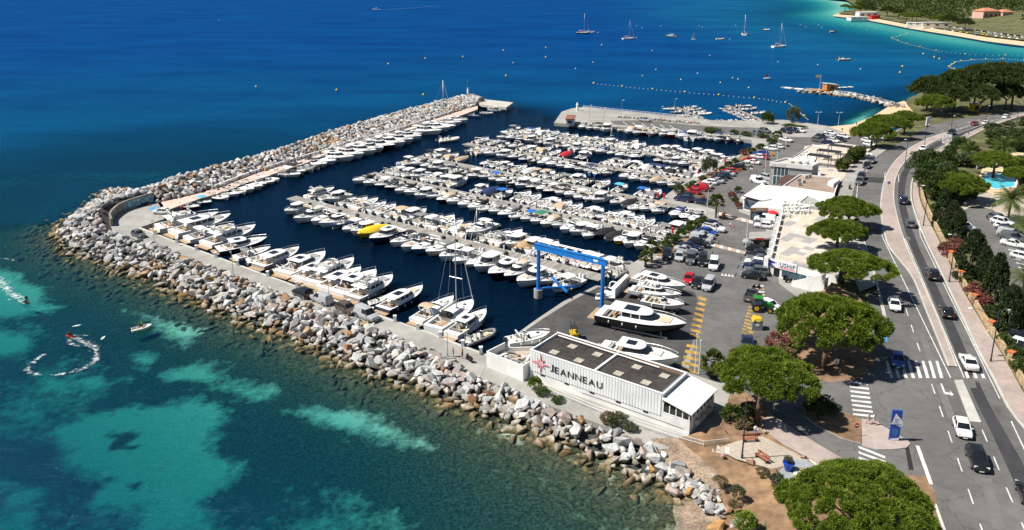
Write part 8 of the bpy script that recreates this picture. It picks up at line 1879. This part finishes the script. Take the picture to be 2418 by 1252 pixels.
for i, (a, b_) in enumerate((((1845, 206), (1912, 213)), ((1975, 208), (2013, 206)))):
    A_, B_ = P(*a, .4), P(*b_, .4); d_ = B_ - A_; r = empty('floating_dock', A_, math.atan2(d_.y, d_.x), 'white floating dock %s the ski club hut' % ('on the sea side of' if i == 0 else 'behind'), 'dock'); 
    for k in range(8): m = MB(); m.box((d_.length * (k + .5) / 8, 0, 0), (d_.length / 8 - .1, 2.2, .5)); m.build('dock_module', WHITE if (k + i) % 3 else STEEL, r)
# boats at anchor in the bay
ANC = 'boats anchored in the bay'
def moor(x, y, key, ang, s, label, cv='white', hl='white', sz=None):
    o = put_boat(key, P(x, y, 0), ang, s, cv, hl, '', ANC, sz=sz); o['label'] = label; return o
moor(1757, 83, 'sail', R(75), 1.15, 'white sailing yacht seen from astern in the bay', 'navy'); moor(1840, 112, 'sail', R(20), 1.15, 'white sailing yacht broadside with navy cover in the bay', 'navy'); moor(1484, 93, 'sail', R(15), 1.0, 'sailing yacht with red cover anchored mid bay', 'red')
o = moor(1377, 80, 'sail', R(8), 1.15, 'catamaran with dark hull farthest out in the bay', 'red', 'navy')
o2 = moor(1392, 79, 'hardtop', R(8), .9, 'white motor cruiser rafted to the catamaran', 'white')
moor(1585, 88, 'pilot', R(170), 1.2, 'small dark motorboat heading out in the bay', 'white', 'grey'); moor(1700, 94, 'open', R(5), 1.2, 'low white open boat in the bay'); moor(1810, 72, 'open', R(30), 1.3, 'dark open boat at a mooring in the bay', 'white', 'navy'); moor(1967, 77, 'rib', R(10), 1.2, 'dark inflatable near the far point', 'black'); moor(1993, 143, 'rib', R(8), 1.4, 'pair of inflatables at a mooring, black console', 'grey'); moor(1060, 334, 'rib', R(30), 1.3, 'inflatable boat manoeuvring in the basin fairway', 'white')
moor(888, 24, 'ttop', R(187), 1.3, 'white speedboat trailing a long wake out at sea')
for k, (x, y) in enumerate(((1120, 276), (1150, 270), (1172, 263))): o = put_boat(('rib', 'open', 'ttop')[k], P(x, y, 0), R(-25), .95, 'navy', 'white', '', None); o['label'] = 'small boat below the pier head, %s from the mole' % ordn(k + 1)
for i, (x, y, cm_) in enumerate([(1638, 94, (.75, .78, .78)), (1812, 186, (.62, .02, .03))]):
    r = empty('sailing_dinghy', P(x, y, 0), R(20), 'little sailing dinghy with %s sail' % ('white' if i == 0 else 'red'), 'sailboat'); m = MB(); m.loft([[Vector((x_, -w_, .4)), Vector((x_, 0, -.1)), Vector((x_, w_, .4))] for x_, w_ in ((-2, .6), (0, .8), (1.5, .4), (2.2, .03))], True, True); m.build('hull', WHITE, r)
    hh = 6.5 if i == 0 else 3.0; m = MB(); m.add([(.3, 0, .9), (-2.0, .35, 1.0), (.3, 0, hh), (-1.0, .3, hh * .55)], [(0, 1, 3), (0, 3, 2)]); m.build('sail', mat('dinghy_sail_%d' % i, cm_, .7, .05, 1), r); m = MB(); m.tube((.3, 0, .3), (.3, 0, hh), .05, .03, 5); m.build('mast', ALU, r)
# buoys
BY = mat('buoy_yellow', (.70, .50, .04), .5, .12, 2); BW = mat('buoy_white', (.66, .60, .48), .55, .12, 2)
def buoy(x, y, rad, mt, label, group):
    r = empty('mooring_buoy', P(x, y, 0), 0, label, 'buoy', group); m = MB(); m.lathe([(.05, -rad * .5), (rad * .8, -rad * .2), (rad, rad * .3), (rad * .75, rad * .9), (rad * .2, rad * 1.3), (rad * .12, rad * 1.8)], (0, 0, 0), 8); m.build('float', mt, r, True)
for i, (x, y) in enumerate([(605, 206), (795, 214), (917, 152), (1000, 225), (1093, 135), (1195, 180), (1004, 139), (1289, 113), (1402, 198), (1189, 120), (1421, 107), (1289, 136), (2180, 128), (2206, 136), (2218, 140), (2131, 158), (2125, 172)]): buoy(x, y, .6, BY, 'yellow buoy floating on open water', 'yellow buoys')
for i, (x, y) in enumerate([(1212, 149), (1400, 148), (1359, 163), (1540, 120), (1549, 165), (1517, 180), (1647, 174), (1730, 185), (1743, 188), (1701, 196), (1768, 208), (1676, 132), (1608, 189), (1737, 61), (1651, 61), (1658, 65), (1503, 62), (1516, 66), (1561, 62), (1503, 90), (1412, 78), (1723, 93), (1837, 147), (1931, 154), (2032, 164), (1890, 60), (1903, 64), (1933, 60), (1940, 65), (1994, 60), (2013, 60), (2032, 63), (2052, 60), (2069, 67), (2046, 71), (518, 48)]): buoy(x, y, .42, BW, 'small pale mooring buoy in the bay', 'pale mooring buoys')
def float_line(pts, label, big=7):
    a = resample([P(x, y, .05) for x, y in pts], 60); r = empty('float_line', a[0], 0, label, 'float line'); sm = MB().ball((0, 0, 0), .25, 6, 4).mesh('float', BW, True); bg_ = MB().ball((0, 0, .3), .5, 8, 6).mesh('marker_buoy', BY, True)
    for i, p in enumerate(a): o = link_mesh('marker_buoy' if i % big == 0 else 'float', bg_ if i % big == 0 else sm, r); o.location = p - a[0]
float_line([(1402, 198), (1500, 208), (1590, 216), (1716, 227), (1800, 234), (1863, 245), (1877, 255), (1895, 272), (1908, 283)], 'long line of floats from the fuel quay water to the small beach'); float_line([(2143, 80), (2105, 90), (2135, 102), (2183, 114), (2220, 122), (2290, 130), (2350, 131), (2418, 133)], 'float line round the far bathing area'); float_line([(2418, 143), (2370, 140), (2305, 141), (2258, 146), (2240, 158), (2260, 166)], 'float line closing the near side of the bathing area')
# ------------------------------------------------------------------ foam and craft by the breakwater
m_, nt, b_ = new_mat('foam_on_water'); nt.links.remove(b_.outputs[0].links[0]); ae = nt.nodes.new('ShaderNodeAttribute'); ae.attribute_name = 'edge'
b_.inputs['Base Color'].default_value = (.82, .85, .86, 1); b_.inputs['Roughness'].default_value = .9; n1 = _noise(nt, 1.5, 7, .72); n2 = _noise(nt, .45, 3, .6)
k_ = _math(nt, 'SUBTRACT', _math(nt, 'ADD', n1.outputs[0], _math(nt, 'MULTIPLY', n2.outputs[0], .45)), _math(nt, 'MULTIPLY', ae.outputs['Fac'], .38))
al = _ramp(nt, k_, (0, 0, 0), (1, 1, 1), .63, .93).outputs[0]; tt_ = nt.nodes.new('ShaderNodeBsdfTransparent'); mx_ = nt.nodes.new('ShaderNodeMixShader'); nt.links.new(al, mx_.inputs[0]); nt.links.new(tt_.outputs[0], mx_.inputs[1]); nt.links.new(b_.outputs[0], mx_.inputs[2]); nt.links.new(mx_.outputs[0], nt.nodes['Material Output'].inputs[0]); FOAMW = m_
def foam(name, line, width, n, size, label, taper=True):
    a = resample(smooth_line([P(x, y, .02) for x, y in line], 2), 70); V, F, E_ = [], [], []
    for i, p in enumerate(a):
        q = a[min(69, i + 1)] - a[max(0, i - 1)]; nn2 = Vector((-q.y, q.x, 0)).normalized(); t = i / 69; w_ = width * 1.35 * (.75 + .5 * mnoise.noise(Vector((i * .2, n, 0)))); en = max(0, 1 - min(t, 1 - t) / .08) if not taper else max(0, (t - .75) / .25)
        for j in range(7): u_ = j / 3 - 1; V.append(p + nn2 * (w_ * u_)); E_.append(abs(u_) + en * .8)
        if i:
            for j in range(6): b0 = (i - 1) * 7 + j; F.append((b0, b0 + 1, b0 + 8, b0 + 7))
    me = bpy.data.meshes.new(name); me.from_pydata(V, [], F); me.materials.append(FOAMW); at_ = me.attributes.new('edge', 'FLOAT', 'POINT'); at_.data.foreach_set('value', E_); o = link_mesh(name, me); return tag(o, label, 'foam', kind='stuff')
foam('wake_foam', [(163, 793), (200, 812), (225, 825), (233, 840), (220, 858), (185, 875), (140, 885), (105, 886)], 1.5, 900, .20, 'broken white wake ring behind the red jet ski', False); foam('wake_foam', [(105, 886), (80, 884), (65, 875), (70, 860), (90, 845), (115, 832)], 1.4, 420, .17, 'older part of the jet ski wake ring', False); foam('wake_foam', [(163, 793), (190, 805), (215, 815), (250, 825)], 2.2, 420, .18, 'fresh spray behind the red jet ski'); foam('wake_foam', [(160, 800), (172, 815), (200, 822)], 1.2, 300, .16, 'inner curl of the jet ski wake'); foam('wake_foam', [(165, 792), (190, 791), (215, 794)], .6, 140, .15, 'thin foam line beside the jet ski')
foam('wake_foam', [(66, 714), (45, 706), (20, 685), (0, 662), (-30, 640)], 2.6, 900, .22, 'white wake of the rider at the picture edge'); foam('wake_foam', [(0, 610), (25, 612), (40, 618)], .9, 90, .16, 'scattered foam near the picture edge'); foam('wake_foam', [(120, 560), (128, 548), (145, 530), (185, 505), (205, 488), (240, 465)], .9, 260, .18, 'surf line at the head of the breakwater', False); foam('wake_foam', [(888, 24), (960, 20), (1020, 15), (1055, 12)], 2.5, 700, .8, 'long straight wake of the speedboat out at sea'); foam('wake_foam', [(130, 565), (155, 592), (215, 618), (300, 650)], .5, 160, .12, 'thin foam along the boulder foot', False)
# people: one skinned body for each pose
def skin_person(name, joints, bones, rad):
    me = bpy.data.meshes.new(name); me.from_pydata(joints, bones, []); o = bpy.data.objects.new(name, me); COL.objects.link(o)
    md = o.modifiers.new('skin', 'SKIN'); 
    for i, v_ in enumerate(me.skin_vertices[0].data): v_.radius = (rad[i], rad[i]); v_.use_root = (i == 0)
    o.modifiers.new('sub', 'SUBSURF').levels = 1
    dg = bpy.context.evaluated_depsgraph_get(); r = bpy.data.meshes.new_from_object(o.evaluated_get(dg)); bpy.data.objects.remove(o); return r
SKIN = mat('skin', (.52, .30, .20), .6, .06, 5, coord='OBJ'); HAIR = mat('hair', (.05, .03, .02), .7, .2, 6, coord='OBJ')
def body(pose):
    if pose == 'stand': kn = [(.03, .10, .5), (.0, .11, .06), (-.03, -.10, .5), (.0, -.11, .06)]; hands = [(.02, .30, 1.12), (.06, .30, .86), (.02, -.30, 1.12), (.08, -.28, .86)]
    elif pose == 'walk': kn = [(.16, .10, .52), (.22, .10, .06), (-.06, -.10, .5), (-.30, -.10, .10)]; hands = [(-.10, .28, 1.12), (-.02, .30, .88), (.10, -.28, 1.12), (.22, -.26, .92)]
    else: kn = [(.45, .13, .50), (.48, .13, .06), (.45, -.13, .50), (.48, -.13, .06)]; hands = [(.05, .28, .82), (.28, .18, .66), (.05, -.28, .82), (.28, -.18, .66)]
    dz = 0 if pose != 'sit' else -.42; H_ = lambda x, y, z: (x, y, z + dz)
    pelvis = H_(0, 0, .95); J_ = [pelvis, H_(0, 0, 1.18), H_(.01, 0, 1.40), H_(.02, 0, 1.52), H_(.03, 0, 1.60), H_(.04, 0, 1.72), H_(0, .09, .90), kn[0], kn[1], (kn[1][0] + .16, kn[1][1], .035), H_(0, -.09, .90), kn[2], kn[3], (kn[3][0] + .16, kn[3][1], .035),
          H_(0, .19, 1.40), (hands[0] if pose == 'sit' else H_(*hands[0])), (hands[1] if pose == 'sit' else H_(*hands[1])), H_(0, -.19, 1.40), (hands[2] if pose == 'sit' else H_(*hands[2])), (hands[3] if pose == 'sit' else H_(*hands[3]))]
    E_ = [(0, 1), (1, 2), (2, 3), (3, 4), (4, 5), (0, 6), (6, 7), (7, 8), (8, 9), (0, 10), (10, 11), (11, 12), (12, 13), (2, 14), (14, 15), (15, 16), (2, 17), (17, 18), (18, 19)]
    rd = [.14, .135, .16, .06, .10, .09, .10, .065, .045, .04, .10, .065, .045, .04, .065, .045, .035, .065, .045, .035]
    me = skin_person('person_body', J_, E_, rd); return me, dz
BODY = {p_: body(p_) for p_ in ('stand', 'walk', 'sit')}
CL = {}
def cloth(nm, c_):
    if nm not in CL: CL[nm] = mat('cloth_' + nm, c_, .85, .1, 5, coord='OBJ')
    return CL[nm]
COLS = dict(white=(.72, .72, .70), black=(.02, .02, .022), red=(.45, .03, .03), blue=(.04, .10, .35), beige=(.50, .42, .32), pink=(.60, .12, .30), green=(.10, .30, .06), orange=(.55, .16, .03), skin=(.52, .30, .20), navy=(.02, .03, .08))
def person(p, rz, pose, top_c, bot_c, label, s=1.0):
    me0, dz = BODY[pose]; me = me0.copy(); me.materials.clear()
    for m_ in (SKIN, cloth(top_c, COLS[top_c]), cloth(bot_c, COLS[bot_c]), HAIR): me.materials.append(m_)
    idx = []
    for f in me.polygons:
        c_ = f.center; z = c_.z - dz
        if z > 1.66 or (z > 1.56 and c_.x < .0): k = 3
        elif z > 1.50: k = 0
        elif z > 1.0 and (abs(c_.y) < .24 or z > 1.2): k = 1
        elif z > .52 and abs(c_.y) < .22 or (pose == 'sit' and .4 < c_.z < .62): k = 2
        else: k = 0
        idx.append(k)
    me.polygons.foreach_set('material_index', idx); me.polygons.foreach_set('use_smooth', [True] * len(idx)); o = link_mesh('person', me); o.location = p; o.rotation_euler = (0, 0, rz); o.scale = (s, s, s); return tag(o, label, 'person')
gz = lambda x, y, off=.0: G(x, y, off)
person(gz(2050, 1001, .13), R(120), 'walk', 'beige', 'beige', 'person in beige clothes walking towards the zebra crossing'); person(gz(2063, 1003, .13), R(115), 'walk', 'white', 'white', 'person in white walking beside one in beige'); person(P(1071, 843, 1.2), R(200), 'stand', 'red', 'black', 'person in red top standing on the quay by the lamp'); person(P(1092, 846, 1.2), R(160), 'stand', 'orange', 'black', 'person in orange top standing beside the motorbike')
person(gz(1784, 1024, .05), R(-100), 'sit', 'white', 'blue', 'person in white shirt seated in the shade'); person(gz(1800, 1022, .05), R(-80), 'sit', 'black', 'beige', 'person in dark top seated in the shade')
for i, (x, y, z, tc, bc, pz) in enumerate([(1724, 541, 1.25, 'white', 'navy', 'walk'), (1731, 546, 1.25, 'pink', 'beige', 'walk'), (1766, 408, 1.25, 'black', 'white', 'walk'), (1772, 408, 1.25, 'white', 'blue', 'stand'), (1777, 409, 1.25, 'white', 'beige', 'walk'), (1785, 409, 1.25, 'pink', 'black', 'walk'), (1804, 402, 1.25, 'red', 'black', 'walk'), (606, 416, 1.2, 'blue', 'black', 'walk'), (2022, 298, .8, 'black', 'black', 'walk'), (2043, 291, .6, 'white', 'red', 'stand'), (2005, 310, 1.2, 'pink', 'pink', 'stand'), (1988, 312, 1.2, 'black', 'navy', 'stand'), (2286, 323, 3.4, 'navy', 'white', 'walk')]):
    person(P(x, y, z) if z < 3 else gz(x, y, .15), R(70 * i), pz, tc, bc, 'pedestrian with %s top and %s bottoms, %s' % (tc, bc, ['by the striped crossing', 'beside another at the striped crossing', 'leading a group past the barrier', 'second of the group by the barrier', 'third of the group by the barrier', 'last of the group by the barrier', 'by the restaurant fence', 'on the pink walkway', 'on the small beach', 'at the beach waterline', 'by the beach lane', 'in the beach lane', 'on the far pavement'][i]))
# jet ski, tender with two people, swimmers
r = empty('jet_ski', P(165, 795, 0), R(160), 'red jet ski at the head of its curling wake', 'jet ski'); r.scale = (.55, .55, .55); m = MB(); m.loft([[Vector((x_, -w_, .35)), Vector((x_, -w_ * .6, -.05)), Vector((x_, w_ * .6, -.05)), Vector((x_, w_, .35))] for x_, w_ in ((-1.4, .5), (0, .6), (1.0, .45), (1.6, .05))], True, True); m.build('hull', RED, r); m = MB(); m.box((-.4, 0, .6), (1.2, .4, .4)); m.build('seat', BLKP, r); m = MB(); m.tube((.5, -.4, .95), (.5, .4, .95), .04, .04, 5); m.box((.55, 0, .65), (.3, .3, .6)); m.build('handlebar', BLKP, r)
person(P(165, 795, 0) + Vector((.1, 0, .18)), R(160), 'sit', 'red', 'black', 'rider in red vest on the jet ski', .75)
o = put_boat('dinghy', P(335, 778, 0), R(35), 1.0, 'white', 'white', '', None); o['label'] = 'grey tender with two people off the sand patch'; person(P(331, 779, 0) + Vector((0, 0, .28)), R(30), 'sit', 'navy', 'black', 'person in dark vest steering the tender'); person(P(338, 777, 0) + Vector((0, 0, .28)), R(200), 'sit', 'green', 'red', 'person in green vest in the bow of the tender')
r = empty('jet_ski', P(63, 716, 0), R(-35), 'dark jet ski throwing spray at the picture edge', 'jet ski'); r.scale = (.6, .6, .6); m = MB(); m.loft([[Vector((x_, -w_, .35)), Vector((x_, -w_ * .6, -.05)), Vector((x_, w_ * .6, -.05)), Vector((x_, w_, .35))] for x_, w_ in ((-1.4, .5), (0, .6), (1.0, .45), (1.6, .05))], True, True); m.build('hull', BLKP, r); m = MB(); m.box((-.4, 0, .6), (1.2, .4, .4)); m.build('seat', BLKP, r); person(P(63, 716, 0) + Vector((.2, -.2, .38)), R(-35), 'sit', 'black', 'black', 'rider in black on the jet ski throwing spray')
for i, (x, y) in enumerate([(181, 769), (243, 798)]):
    r = empty('paddle_board', P(x, y, .06), R(30 + 60 * i), 'white board floating near the jet ski wake, %s' % ('farther out' if i == 0 else 'inside the ring'), 'board'); r.scale = (.55, .55, .55); m = MB(); m.loft([[Vector((x_, -w_, 0)), Vector((x_, 0, .09)), Vector((x_, w_, 0)), Vector((x_, 0, -.06))] for x_, w_ in ((-1.3, .15), (-.6, .36), (.6, .36), (1.4, .04))], True, True); m.build('deck', WHITE, r); m = MB(); m.box((-.9, 0, .02), (.5, .03, .3)); m.build('fin', BLKP, r)
for o in list(BP.values()):
    for ch in KIDS.get(o.name, ()): bpy.data.objects.remove(ch)
    bpy.data.objects.remove(o)
